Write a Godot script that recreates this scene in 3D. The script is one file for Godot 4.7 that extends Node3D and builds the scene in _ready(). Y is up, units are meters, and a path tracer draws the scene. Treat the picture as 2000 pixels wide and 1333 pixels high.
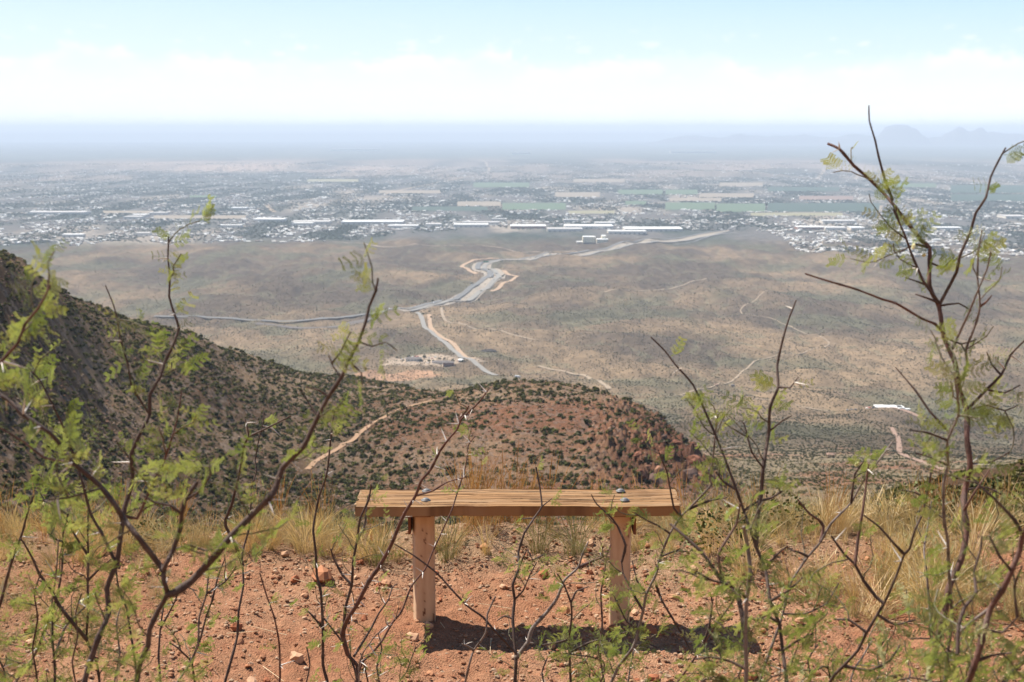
extends Node3D
# A desert overlook: a plank bench on a red dirt ledge behind thorny acacias, shrubby foothills, a highway crossing the plain and a hazy town.
# Metres, y up, the camera looks along -z.

const HILL_AZ := 121
const HILL_D := 70
# heights of the foothills: for each 0.75 degrees from -45 to 45, outwards from 7 to 1500 m in even steps of log distance
const HILLS := [
	-0.8,-0.9,-1.0,-1.1,-1.2,-1.4,-1.6,-1.9,-2.2,-2.6,-3.1,-3.6,-4.1,-4.7,-5.3,-5.9,-6.6,-7.4,-8.1,-8.9,-9.8,-10.7,-11.6,-12.5,-13.5,-14.5,-15.5,-16.6,-17.7,-19.2,-21.1,-23.3,-25.8,-28.5,-31.2,-34.0,-36.6,-39.1,-41.3,-43.2,-44.7,-45.8,-46.8,-47.3,-45.4,-40.6,-34.0,-24.6,-13.3,-0.4,-0.7,-4.8,-11.2,-19.9,-30.5,-42.6,-55.8,-69.5,-84.4,-102.4,-123.1,-146.0,-170.5,-196.1,-222.1,-248.1,-273.5,-297.8,-320.3,-340.5,
	-0.8,-0.9,-1.0,-1.1,-1.2,-1.4,-1.6,-1.9,-2.2,-2.6,-3.1,-3.6,-4.1,-4.7,-5.3,-5.9,-6.6,-7.4,-8.1,-8.9,-9.8,-10.7,-11.6,-12.5,-13.5,-14.5,-15.5,-16.6,-17.7,-19.2,-21.1,-23.3,-25.8,-28.5,-31.2,-34.0,-36.6,-39.1,-41.3,-43.2,-44.7,-45.8,-46.8,-47.3,-45.4,-40.6,-34.0,-24.6,-13.3,-0.4,-0.7,-4.8,-11.2,-19.9,-30.5,-42.6,-55.8,-69.5,-84.4,-102.4,-123.1,-146.0,-170.5,-196.1,-222.1,-248.1,-273.5,-297.8,-320.3,-340.5,
	-0.8,-0.9,-1.0,-1.1,-1.2,-1.4,-1.6,-1.9,-2.2,-2.6,-3.1,-3.6,-4.1,-4.7,-5.3,-5.9,-6.6,-7.4,-8.1,-8.9,-9.8,-10.7,-11.6,-12.5,-13.5,-14.5,-15.5,-16.6,-17.7,-19.2,-21.1,-23.3,-25.8,-28.5,-31.2,-34.0,-36.6,-39.1,-41.3,-43.2,-44.7,-45.8,-46.8,-47.3,-45.4,-40.6,-34.0,-24.6,-13.3,-0.4,-0.7,-4.8,-11.2,-19.9,-30.5,-42.6,-55.8,-69.5,-84.4,-102.4,-123.1,-146.0,-170.5,-196.1,-222.1,-248.1,-273.5,-297.8,-320.3,-340.5,
	-0.8,-0.9,-1.0,-1.1,-1.2,-1.4,-1.6,-1.9,-2.2,-2.6,-3.1,-3.6,-4.1,-4.7,-5.3,-5.9,-6.6,-7.4,-8.1,-8.9,-9.8,-10.7,-11.6,-12.5,-13.5,-14.5,-15.5,-16.6,-17.7,-19.2,-21.1,-23.3,-25.8,-28.5,-31.2,-34.0,-36.6,-39.1,-41.3,-43.2,-44.7,-45.8,-46.8,-47.3,-45.4,-40.6,-34.0,-24.6,-13.3,-0.4,-0.7,-4.8,-11.2,-19.9,-30.5,-42.6,-55.8,-69.5,-84.4,-102.4,-123.1,-146.0,-170.5,-196.1,-222.1,-248.1,-273.5,-297.8,-320.3,-340.5,
	-0.8,-0.9,-1.0,-1.1,-1.2,-1.4,-1.6,-1.9,-2.2,-2.6,-3.1,-3.6,-4.1,-4.7,-5.3,-5.9,-6.6,-7.4,-8.1,-8.9,-9.8,-10.7,-11.6,-12.5,-13.5,-14.5,-15.5,-16.6,-17.7,-19.2,-21.1,-23.3,-25.8,-28.5,-31.2,-34.0,-36.6,-39.1,-41.3,-43.2,-44.7,-45.8,-46.8,-47.3,-45.4,-40.6,-34.0,-24.6,-13.3,-0.4,-0.7,-4.8,-11.2,-19.9,-30.5,-42.6,-55.8,-69.5,-84.4,-102.4,-123.1,-146.0,-170.5,-196.1,-222.1,-248.1,-273.5,-297.8,-320.3,-340.5,
	-0.8,-0.9,-1.0,-1.1,-1.2,-1.4,-1.6,-1.9,-2.2,-2.6,-3.1,-3.6,-4.1,-4.7,-5.3,-5.9,-6.6,-7.4,-8.1,-8.9,-9.8,-10.7,-11.6,-12.5,-13.5,-14.5,-15.5,-16.6,-17.7,-19.2,-21.1,-23.3,-25.8,-28.5,-31.2,-34.0,-36.6,-39.1,-41.3,-43.2,-44.7,-45.8,-46.8,-47.3,-45.4,-40.6,-34.0,-24.6,-13.3,-0.4,-0.7,-4.8,-11.2,-19.9,-30.5,-42.6,-55.8,-69.5,-84.4,-102.4,-123.1,-146.0,-170.5,-196.1,-222.1,-248.1,-273.5,-297.8,-320.3,-340.5,
	-0.8,-0.9,-1.0,-1.1,-1.2,-1.4,-1.6,-1.9,-2.2,-2.6,-3.1,-3.6,-4.1,-4.7,-5.3,-5.9,-6.6,-7.4,-8.1,-8.9,-9.8,-10.7,-11.6,-12.5,-13.5,-14.5,-15.5,-16.6,-17.7,-19.2,-21.1,-23.3,-25.8,-28.5,-31.2,-34.0,-36.6,-39.1,-41.3,-43.2,-44.7,-45.8,-46.8,-47.3,-45.4,-40.6,-34.0,-24.6,-13.3,-0.4,-0.7,-4.8,-11.2,-19.9,-30.5,-42.6,-55.8,-69.5,-84.4,-102.4,-123.1,-146.0,-170.5,-196.1,-222.1,-248.1,-273.5,-297.8,-320.3,-340.5,
	-0.8,-0.9,-1.0,-1.1,-1.2,-1.4,-1.6,-1.9,-2.2,-2.6,-3.1,-3.6,-4.1,-4.7,-5.3,-5.9,-6.6,-7.4,-8.1,-8.9,-9.8,-10.7,-11.6,-12.5,-13.5,-14.5,-15.5,-16.6,-17.7,-19.2,-21.1,-23.3,-25.8,-28.5,-31.2,-34.0,-36.6,-39.1,-41.3,-43.2,-44.7,-45.8,-46.8,-47.3,-45.4,-40.6,-34.0,-24.6,-13.3,-0.4,-0.7,-4.8,-11.2,-19.9,-30.5,-42.6,-55.8,-69.5,-84.4,-102.4,-123.1,-146.0,-170.5,-196.1,-222.1,-248.1,-273.5,-297.8,-320.3,-340.5,
	-0.8,-0.9,-1.0,-1.1,-1.2,-1.4,-1.6,-1.9,-2.2,-2.6,-3.1,-3.6,-4.1,-4.7,-5.3,-5.9,-6.6,-7.4,-8.1,-8.9,-9.8,-10.7,-11.6,-12.5,-13.5,-14.5,-15.5,-16.6,-17.7,-19.2,-21.1,-23.3,-25.8,-28.5,-31.2,-34.0,-36.6,-39.1,-41.3,-43.2,-44.7,-45.8,-46.8,-47.3,-45.4,-40.6,-34.0,-24.6,-13.3,-0.4,-0.7,-4.8,-11.2,-19.9,-30.5,-42.6,-55.8,-69.5,-84.4,-102.4,-123.1,-146.0,-170.5,-196.1,-222.1,-248.1,-273.5,-297.8,-320.3,-340.5,
	-0.8,-0.9,-1.0,-1.1,-1.2,-1.4,-1.6,-1.9,-2.2,-2.6,-3.1,-3.6,-4.1,-4.7,-5.3,-5.9,-6.6,-7.4,-8.1,-8.9,-9.8,-10.7,-11.6,-12.5,-13.5,-14.5,-15.5,-16.6,-17.7,-19.2,-21.1,-23.3,-25.8,-28.5,-31.2,-34.0,-36.6,-39.1,-41.3,-43.2,-44.7,-45.8,-46.8,-47.3,-45.4,-40.6,-34.0,-24.6,-13.3,-0.4,-0.7,-4.8,-11.2,-19.9,-30.5,-42.6,-55.8,-69.5,-84.4,-102.4,-123.1,-146.0,-170.5,-196.1,-222.1,-248.1,-273.5,-297.8,-320.3,-340.5,
	-0.8,-0.9,-1.0,-1.1,-1.2,-1.4,-1.6,-1.9,-2.2,-2.6,-3.1,-3.6,-4.1,-4.7,-5.3,-5.9,-6.6,-7.4,-8.1,-8.9,-9.8,-10.7,-11.6,-12.5,-13.5,-14.5,-15.5,-16.6,-17.7,-19.2,-21.1,-23.3,-25.8,-28.5,-31.2,-34.0,-36.6,-39.1,-41.3,-43.2,-44.7,-45.8,-46.8,-47.3,-45.4,-40.6,-34.0,-24.6,-13.3,-0.4,-0.7,-4.8,-11.2,-19.9,-30.5,-42.6,-55.8,-69.5,-84.4,-102.4,-123.1,-146.0,-170.5,-196.1,-222.1,-248.1,-273.5,-297.8,-320.3,-340.5,
	-0.8,-0.9,-1.0,-1.1,-1.2,-1.4,-1.6,-1.9,-2.2,-2.6,-3.1,-3.6,-4.1,-4.7,-5.3,-5.9,-6.6,-7.4,-8.1,-8.9,-9.8,-10.7,-11.6,-12.5,-13.5,-14.5,-15.5,-16.6,-17.7,-19.2,-21.1,-23.3,-25.8,-28.5,-31.2,-34.0,-36.6,-39.1,-41.3,-43.2,-44.7,-45.8,-46.8,-47.3,-45.4,-40.6,-34.0,-24.6,-13.3,-0.4,-0.7,-4.8,-11.2,-19.9,-30.5,-42.6,-55.8,-69.5,-84.4,-102.4,-123.1,-146.0,-170.5,-196.1,-222.1,-248.1,-273.5,-297.8,-320.3,-340.5,
	-0.8,-0.9,-1.0,-1.1,-1.2,-1.4,-1.6,-1.9,-2.2,-2.6,-3.1,-3.6,-4.1,-4.7,-5.3,-5.9,-6.6,-7.4,-8.1,-8.9,-9.8,-10.7,-11.6,-12.5,-13.5,-14.5,-15.5,-16.6,-17.7,-19.2,-21.1,-23.3,-25.8,-28.5,-31.2,-34.0,-36.6,-39.1,-41.3,-43.2,-44.7,-45.8,-46.8,-47.3,-45.4,-40.6,-34.0,-24.6,-13.3,-0.4,-0.7,-4.8,-11.2,-19.9,-30.5,-42.6,-55.8,-69.5,-84.4,-102.4,-123.1,-146.0,-170.5,-196.1,-222.1,-248.1,-273.5,-297.8,-320.3,-340.5,
	-0.8,-0.9,-1.0,-1.1,-1.2,-1.4,-1.6,-1.9,-2.2,-2.6,-3.1,-3.6,-4.1,-4.7,-5.3,-5.9,-6.6,-7.4,-8.1,-8.9,-9.8,-10.7,-11.6,-12.5,-13.5,-14.5,-15.5,-16.6,-17.7,-19.2,-21.1,-23.3,-25.8,-28.5,-31.2,-34.0,-36.6,-39.1,-41.3,-43.2,-44.7,-45.8,-46.8,-47.3,-45.4,-40.6,-34.0,-24.6,-13.3,-0.4,-0.7,-4.8,-11.2,-19.9,-30.5,-42.6,-55.8,-69.5,-84.4,-102.4,-123.1,-146.0,-170.5,-196.1,-222.1,-248.1,-273.5,-297.8,-320.3,-340.5,
	-0.8,-0.9,-1.0,-1.1,-1.2,-1.4,-1.6,-1.9,-2.2,-2.6,-3.1,-3.6,-4.1,-4.7,-5.3,-5.9,-6.6,-7.4,-8.1,-8.9,-9.8,-10.7,-11.6,-12.5,-13.5,-14.5,-15.5,-16.6,-17.7,-19.2,-21.1,-23.3,-25.8,-28.5,-31.2,-34.0,-36.6,-39.1,-41.3,-43.2,-44.7,-45.8,-46.8,-47.3,-45.4,-40.6,-34.0,-24.6,-13.3,-0.4,-0.7,-4.8,-11.2,-19.9,-30.5,-42.6,-55.8,-69.5,-84.4,-102.4,-123.1,-146.0,-170.5,-196.1,-222.1,-248.1,-273.5,-297.8,-320.3,-340.5,
	-0.8,-0.9,-1.0,-1.1,-1.2,-1.4,-1.6,-1.9,-2.2,-2.6,-3.1,-3.6,-4.1,-4.7,-5.3,-5.9,-6.6,-7.4,-8.1,-8.9,-9.8,-10.7,-11.6,-12.5,-13.5,-14.5,-15.5,-16.6,-17.7,-19.2,-21.1,-23.3,-25.8,-28.5,-31.2,-34.0,-36.6,-39.1,-41.3,-43.2,-44.7,-45.8,-46.8,-47.3,-45.4,-40.6,-34.0,-24.6,-13.3,-0.4,-0.7,-4.8,-11.2,-19.9,-30.5,-42.6,-55.8,-69.5,-84.4,-102.4,-123.1,-146.0,-170.5,-196.1,-222.1,-248.1,-273.5,-297.8,-320.3,-340.5,
	-0.8,-0.9,-1.0,-1.1,-1.2,-1.4,-1.6,-1.9,-2.2,-2.6,-3.1,-3.6,-4.1,-4.7,-5.3,-5.9,-6.6,-7.4,-8.1,-8.9,-9.8,-10.7,-11.6,-12.5,-13.5,-14.5,-15.5,-16.6,-17.7,-19.2,-21.1,-23.3,-25.8,-28.5,-31.2,-34.0,-36.6,-39.1,-41.3,-43.2,-44.7,-45.8,-46.8,-47.3,-45.4,-40.6,-34.0,-24.6,-13.3,-0.4,-0.7,-4.8,-11.2,-19.9,-30.5,-42.6,-55.8,-69.5,-84.4,-102.4,-123.1,-146.0,-170.5,-196.1,-222.1,-248.1,-273.5,-297.8,-320.3,-340.5,
	-0.8,-0.9,-1.0,-1.1,-1.2,-1.4,-1.6,-1.9,-2.2,-2.6,-3.1,-3.6,-4.1,-4.7,-5.3,-5.9,-6.6,-7.4,-8.1,-8.9,-9.8,-10.7,-11.6,-12.5,-13.5,-14.5,-15.5,-16.6,-17.7,-19.2,-21.1,-23.3,-25.8,-28.5,-31.2,-34.0,-36.6,-39.1,-41.3,-43.2,-44.7,-45.8,-46.8,-47.3,-45.4,-40.6,-34.0,-24.6,-13.3,-0.4,-0.7,-4.8,-11.2,-19.9,-30.5,-42.6,-55.8,-69.5,-84.4,-102.4,-123.1,-146.0,-170.5,-196.1,-222.1,-248.1,-273.5,-297.8,-320.3,-340.5,
	-0.8,-0.9,-1.0,-1.1,-1.2,-1.4,-1.6,-1.9,-2.2,-2.6,-3.1,-3.6,-4.1,-4.7,-5.3,-5.9,-6.6,-7.4,-8.1,-8.9,-9.8,-10.7,-11.6,-12.5,-13.5,-14.5,-15.5,-16.6,-17.7,-19.2,-21.1,-23.3,-25.8,-28.5,-31.2,-34.0,-36.6,-39.1,-41.3,-43.2,-44.7,-45.8,-46.8,-47.3,-45.4,-40.6,-34.0,-24.6,-13.3,-0.4,-0.7,-4.8,-11.2,-19.9,-30.5,-42.6,-55.8,-69.5,-84.4,-102.4,-123.1,-146.0,-170.5,-196.1,-222.1,-248.1,-273.5,-297.8,-320.3,-340.5,
	-0.8,-0.9,-1.0,-1.1,-1.2,-1.4,-1.6,-1.9,-2.2,-2.6,-3.1,-3.6,-4.1,-4.7,-5.3,-5.9,-6.6,-7.4,-8.1,-8.9,-9.8,-10.7,-11.6,-12.5,-13.5,-14.5,-15.5,-16.6,-17.7,-19.2,-21.1,-23.3,-25.8,-28.5,-31.2,-34.0,-36.6,-39.1,-41.3,-43.2,-44.7,-45.8,-46.8,-47.3,-45.4,-40.6,-34.0,-24.6,-13.3,-0.4,-0.7,-4.8,-11.2,-19.9,-30.5,-42.6,-55.8,-69.5,-84.4,-102.4,-123.1,-146.0,-170.5,-196.1,-222.1,-248.1,-273.5,-297.8,-320.3,-340.5,
	-0.8,-0.9,-1.0,-1.1,-1.2,-1.4,-1.6,-1.9,-2.2,-2.6,-3.1,-3.6,-4.1,-4.7,-5.3,-5.9,-6.6,-7.4,-8.1,-8.9,-9.8,-10.7,-11.6,-12.5,-13.5,-14.5,-15.5,-16.6,-17.7,-19.2,-21.1,-23.3,-25.8,-28.5,-31.2,-34.0,-36.6,-39.1,-41.3,-43.2,-44.7,-45.8,-46.8,-47.3,-45.4,-40.6,-34.0,-24.6,-13.3,-0.4,-0.7,-4.8,-11.2,-19.9,-30.5,-42.6,-55.8,-69.5,-84.4,-102.4,-123.1,-146.0,-170.5,-196.1,-222.1,-248.1,-273.5,-297.8,-320.3,-340.5,
	-0.9,-0.9,-1.0,-1.1,-1.2,-1.4,-1.6,-1.9,-2.3,-2.7,-3.1,-3.6,-4.1,-4.7,-5.3,-6.0,-6.7,-7.4,-8.2,-9.0,-9.9,-10.8,-11.7,-12.7,-13.7,-14.7,-15.7,-16.8,-17.9,-19.2,-21.0,-23.2,-25.6,-28.3,-31.1,-33.9,-36.7,-39.3,-41.7,-43.9,-45.7,-47.1,-48.4,-49.3,-49.0,-45.2,-39.7,-31.4,-21.4,-7.2,-1.3,-5.0,-10.8,-19.3,-30.0,-42.5,-56.2,-70.6,-85.6,-103.5,-124.0,-146.8,-171.1,-196.5,-222.5,-248.3,-273.6,-297.8,-320.3,-340.5,
	-0.9,-0.9,-1.0,-1.1,-1.2,-1.4,-1.7,-2.0,-2.3,-2.7,-3.1,-3.6,-4.2,-4.8,-5.4,-6.1,-6.8,-7.5,-8.3,-9.2,-10.0,-11.0,-11.9,-12.9,-13.9,-14.9,-16.0,-17.1,-18.2,-19.4,-21.0,-23.0,-25.4,-28.0,-30.8,-33.7,-36.6,-39.5,-42.2,-44.6,-46.8,-48.6,-50.1,-51.6,-52.4,-50.8,-46.0,-39.7,-30.6,-19.3,-5.2,-5.3,-10.4,-18.4,-29.3,-42.2,-56.7,-72.1,-87.7,-105.5,-125.8,-148.3,-172.4,-197.6,-223.2,-248.9,-274.0,-297.9,-320.3,-340.5,
	-0.9,-1.0,-1.0,-1.1,-1.3,-1.4,-1.7,-2.0,-2.3,-2.7,-3.2,-3.7,-4.2,-4.8,-5.5,-6.1,-6.9,-7.6,-8.4,-9.3,-10.2,-11.1,-12.1,-13.1,-14.1,-15.2,-16.2,-17.4,-18.5,-19.7,-21.1,-23.0,-25.3,-27.8,-30.6,-33.6,-36.6,-39.6,-42.5,-45.2,-47.7,-49.8,-51.6,-53.5,-54.9,-55.2,-52.0,-46.7,-39.3,-29.6,-15.6,-6.6,-10.6,-17.7,-28.3,-41.7,-57.1,-73.5,-90.1,-107.8,-128.1,-150.4,-174.2,-199.0,-224.3,-249.6,-274.4,-298.2,-320.4,-340.5,
	-0.9,-1.0,-1.1,-1.1,-1.3,-1.5,-1.7,-2.0,-2.4,-2.8,-3.2,-3.7,-4.3,-4.9,-5.5,-6.2,-7.0,-7.7,-8.6,-9.4,-10.3,-11.3,-12.2,-13.3,-14.3,-15.4,-16.5,-17.6,-18.8,-20.0,-21.3,-23.0,-25.2,-27.7,-30.4,-33.4,-36.5,-39.6,-42.7,-45.6,-48.4,-50.8,-53.0,-55.0,-57.0,-58.2,-57.2,-52.7,-46.9,-38.5,-27.9,-12.2,-11.2,-17.3,-27.4,-40.9,-57.0,-74.5,-92.3,-110.3,-130.5,-152.6,-176.1,-200.6,-225.6,-250.5,-275.0,-298.4,-320.4,-340.5,
	-0.9,-1.0,-1.1,-1.2,-1.3,-1.5,-1.7,-2.0,-2.4,-2.8,-3.3,-3.8,-4.3,-4.9,-5.6,-6.3,-7.0,-7.8,-8.7,-9.5,-10.5,-11.4,-12.4,-13.4,-14.5,-15.6,-16.8,-17.9,-19.1,-20.4,-21.6,-23.2,-25.2,-27.6,-30.3,-33.2,-36.4,-39.6,-42.8,-45.9,-48.9,-51.7,-54.1,-56.3,-58.7,-60.6,-61.3,-58.4,-53.3,-46.5,-37.4,-23.5,-13.0,-17.7,-26.5,-39.9,-56.5,-75.0,-94.0,-112.6,-132.8,-154.7,-178.0,-202.2,-226.8,-251.4,-275.5,-298.7,-320.5,-340.5,
	-1.0,-1.0,-1.1,-1.2,-1.3,-1.5,-1.8,-2.1,-2.4,-2.8,-3.3,-3.8,-4.4,-5.0,-5.7,-6.4,-7.1,-7.9,-8.8,-9.7,-10.6,-11.6,-12.6,-13.6,-14.7,-15.9,-17.0,-18.2,-19.4,-20.7,-22.0,-23.4,-25.2,-27.5,-30.2,-33.1,-36.3,-39.5,-42.9,-46.2,-49.4,-52.4,-55.2,-57.6,-60.1,-62.6,-64.1,-63.3,-59.0,-53.4,-45.6,-35.4,-19.3,-18.6,-26.2,-38.8,-55.5,-74.8,-95.0,-114.5,-134.7,-156.6,-179.7,-203.6,-227.9,-252.2,-276.0,-299.0,-320.6,-340.5,
	-1.0,-1.1,-1.1,-1.2,-1.3,-1.5,-1.8,-2.1,-2.4,-2.9,-3.3,-3.9,-4.4,-5.1,-5.7,-6.5,-7.2,-8.0,-8.9,-9.8,-10.8,-11.7,-12.8,-13.8,-15.0,-16.1,-17.3,-18.5,-19.7,-21.0,-22.4,-23.7,-25.4,-27.5,-30.1,-33.0,-36.1,-39.5,-42.9,-46.4,-49.8,-53.0,-56.1,-58.8,-61.4,-64.2,-66.5,-67.2,-64.3,-59.3,-52.8,-44.1,-30.1,-20.7,-26.7,-37.9,-54.3,-74.0,-95.1,-115.8,-136.1,-157.9,-180.8,-204.6,-228.7,-252.8,-276.4,-299.1,-320.7,-340.5,
	-1.0,-1.1,-1.1,-1.2,-1.4,-1.6,-1.8,-2.1,-2.5,-2.9,-3.4,-3.9,-4.5,-5.1,-5.8,-6.5,-7.3,-8.1,-9.0,-9.9,-10.9,-11.9,-13.0,-14.1,-15.2,-16.4,-17.6,-18.8,-20.1,-21.4,-22.8,-24.1,-25.6,-27.6,-30.0,-32.9,-36.0,-39.4,-42.9,-46.5,-50.1,-53.6,-56.9,-59.9,-62.6,-65.5,-68.4,-70.1,-69.1,-64.6,-59.1,-51.4,-41.0,-26.3,-28.1,-37.7,-53.1,-72.7,-94.3,-116.0,-136.6,-158.3,-181.2,-204.8,-228.9,-252.9,-276.4,-299.2,-320.6,-340.5,
	-1.0,-1.1,-1.2,-1.2,-1.4,-1.6,-1.8,-2.1,-2.5,-2.9,-3.4,-4.0,-4.6,-5.2,-5.9,-6.6,-7.4,-8.3,-9.2,-10.1,-11.1,-12.1,-13.2,-14.3,-15.5,-16.7,-17.9,-19.2,-20.5,-21.9,-23.3,-24.7,-26.2,-27.8,-30.0,-32.7,-35.8,-39.2,-42.8,-46.5,-50.3,-54.0,-57.6,-60.9,-64.0,-66.8,-70.0,-72.5,-73.1,-69.7,-64.5,-57.6,-49.0,-35.3,-30.2,-38.6,-52.6,-71.3,-92.7,-114.9,-136.0,-157.5,-180.4,-204.1,-228.2,-252.3,-276.1,-299.0,-320.6,-340.5,
	-1.0,-1.1,-1.2,-1.3,-1.4,-1.6,-1.8,-2.2,-2.5,-3.0,-3.5,-4.0,-4.6,-5.3,-6.0,-6.7,-7.5,-8.4,-9.3,-10.3,-11.3,-12.3,-13.4,-14.6,-15.7,-17.0,-18.2,-19.5,-20.9,-22.3,-23.7,-25.1,-26.6,-28.2,-30.2,-32.7,-35.7,-39.1,-42.7,-46.6,-50.5,-54.4,-58.2,-61.8,-65.1,-68.1,-71.3,-74.4,-76.0,-74.4,-69.5,-63.5,-55.4,-44.6,-34.4,-40.4,-52.7,-70.4,-91.4,-113.8,-135.5,-156.9,-179.6,-203.3,-227.5,-251.8,-275.7,-298.7,-320.5,-340.5,
	-1.1,-1.1,-1.2,-1.3,-1.4,-1.6,-1.9,-2.2,-2.6,-3.0,-3.5,-4.0,-4.6,-5.3,-6.0,-6.8,-7.6,-8.5,-9.4,-10.3,-11.3,-12.4,-13.5,-14.6,-15.8,-17.1,-18.3,-19.7,-21.0,-22.4,-23.8,-25.3,-26.8,-28.4,-30.3,-32.9,-35.9,-39.3,-42.9,-46.8,-50.8,-54.7,-58.7,-62.4,-65.9,-69.0,-72.3,-75.7,-78.0,-77.8,-74.3,-69.6,-62.2,-53.2,-41.2,-42.1,-53.0,-69.7,-90.6,-113.5,-136.2,-157.6,-180.3,-203.8,-227.9,-252.1,-275.9,-298.8,-320.5,-340.5,
	-1.1,-1.1,-1.2,-1.3,-1.4,-1.6,-1.9,-2.2,-2.6,-3.0,-3.5,-4.1,-4.7,-5.3,-6.0,-6.8,-7.6,-8.5,-9.4,-10.4,-11.4,-12.5,-13.6,-14.7,-15.9,-17.2,-18.4,-19.8,-21.1,-22.5,-24.0,-25.5,-27.0,-28.5,-30.5,-33.0,-36.0,-39.4,-43.1,-47.0,-51.0,-55.0,-59.0,-62.8,-66.4,-69.7,-73.1,-76.8,-79.6,-80.2,-78.5,-75.3,-69.3,-61.1,-49.8,-44.8,-54.0,-69.3,-89.9,-113.3,-136.9,-158.9,-181.4,-204.8,-228.7,-252.7,-276.2,-299.0,-320.6,-340.5,
	-1.1,-1.2,-1.2,-1.3,-1.4,-1.6,-1.9,-2.2,-2.6,-3.0,-3.5,-4.1,-4.7,-5.4,-6.1,-6.8,-7.7,-8.5,-9.5,-10.4,-11.5,-12.5,-13.6,-14.8,-16.0,-17.3,-18.5,-19.9,-21.2,-22.7,-24.1,-25.6,-27.1,-28.7,-30.6,-33.2,-36.2,-39.5,-43.2,-47.1,-51.1,-55.2,-59.2,-63.2,-66.9,-70.4,-73.9,-77.8,-81.2,-82.6,-81.9,-80.0,-76.2,-68.8,-60.0,-51.5,-57.2,-70.5,-90.0,-113.1,-137.2,-159.6,-182.0,-205.3,-229.1,-252.9,-276.4,-299.1,-320.6,-340.5,
	-1.1,-1.2,-1.2,-1.3,-1.5,-1.7,-1.9,-2.2,-2.6,-3.1,-3.6,-4.1,-4.7,-5.4,-6.1,-6.9,-7.7,-8.6,-9.5,-10.5,-11.5,-12.6,-13.7,-14.9,-16.1,-17.3,-18.6,-20.0,-21.3,-22.8,-24.2,-25.7,-27.2,-28.8,-30.8,-33.3,-36.3,-39.6,-43.3,-47.2,-51.2,-55.4,-59.5,-63.5,-67.4,-71.0,-74.6,-78.9,-82.8,-85.2,-85.2,-84.3,-82.6,-76.8,-69.8,-61.3,-60.2,-71.7,-89.5,-112.1,-136.5,-159.7,-182.1,-205.4,-229.1,-253.0,-276.4,-299.1,-320.6,-340.5,
	-1.1,-1.2,-1.3,-1.3,-1.5,-1.7,-1.9,-2.3,-2.6,-3.1,-3.6,-4.1,-4.7,-5.4,-6.1,-6.9,-7.7,-8.6,-9.6,-10.5,-11.6,-12.6,-13.8,-14.9,-16.2,-17.4,-18.7,-20.1,-21.4,-22.9,-24.3,-25.8,-27.4,-29.0,-30.9,-33.4,-36.4,-39.8,-43.4,-47.3,-51.4,-55.6,-59.8,-64.0,-68.0,-71.9,-75.6,-80.0,-84.6,-88.0,-89.2,-89.0,-88.5,-85.9,-79.6,-73.2,-67.2,-71.9,-86.5,-108.0,-133.0,-157.9,-180.7,-204.3,-228.3,-252.3,-276.0,-298.8,-320.5,-340.5,
	-1.1,-1.2,-1.3,-1.4,-1.5,-1.7,-1.9,-2.3,-2.7,-3.1,-3.6,-4.2,-4.8,-5.4,-6.2,-6.9,-7.8,-8.7,-9.6,-10.6,-11.6,-12.7,-13.8,-15.0,-16.2,-17.5,-18.8,-20.1,-21.5,-23.0,-24.4,-26.0,-27.5,-29.1,-31.1,-33.6,-36.5,-39.9,-43.5,-47.5,-51.6,-55.8,-60.1,-64.4,-68.6,-72.6,-76.5,-80.9,-86.0,-90.3,-92.9,-93.1,-93.0,-92.5,-87.8,-82.1,-76.0,-73.7,-85.9,-105.7,-130.9,-157.0,-180.6,-204.3,-228.4,-252.4,-276.1,-298.9,-320.5,-340.5,
	-1.1,-1.2,-1.3,-1.4,-1.5,-1.7,-2.0,-2.3,-2.7,-3.1,-3.6,-4.2,-4.8,-5.5,-6.2,-7.0,-7.9,-8.8,-9.7,-10.7,-11.8,-12.9,-14.0,-15.2,-16.5,-17.8,-19.1,-20.5,-21.9,-23.4,-24.9,-26.4,-28.0,-29.6,-31.4,-33.7,-36.5,-39.8,-43.4,-47.3,-51.5,-55.8,-60.1,-64.6,-68.9,-73.2,-77.2,-81.7,-87.0,-92.0,-95.6,-96.6,-96.5,-96.2,-93.5,-87.9,-82.3,-77.9,-87.2,-106.1,-131.5,-158.3,-182.3,-206.0,-229.8,-253.6,-276.9,-299.3,-320.6,-340.5,
	-1.2,-1.2,-1.3,-1.4,-1.5,-1.7,-2.0,-2.3,-2.7,-3.2,-3.7,-4.3,-4.9,-5.6,-6.3,-7.2,-8.0,-8.9,-9.9,-10.9,-12.0,-13.1,-14.3,-15.5,-16.8,-18.1,-19.5,-20.9,-22.4,-23.9,-25.4,-27.0,-28.6,-30.3,-32.0,-34.0,-36.7,-39.7,-43.3,-47.1,-51.3,-55.6,-60.1,-64.7,-69.2,-73.6,-77.9,-82.3,-87.8,-93.4,-97.7,-99.8,-99.7,-99.4,-97.8,-92.9,-87.6,-82.3,-88.8,-106.9,-132.4,-159.7,-184.1,-207.7,-231.4,-254.8,-277.7,-299.8,-320.8,-340.5,
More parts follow.
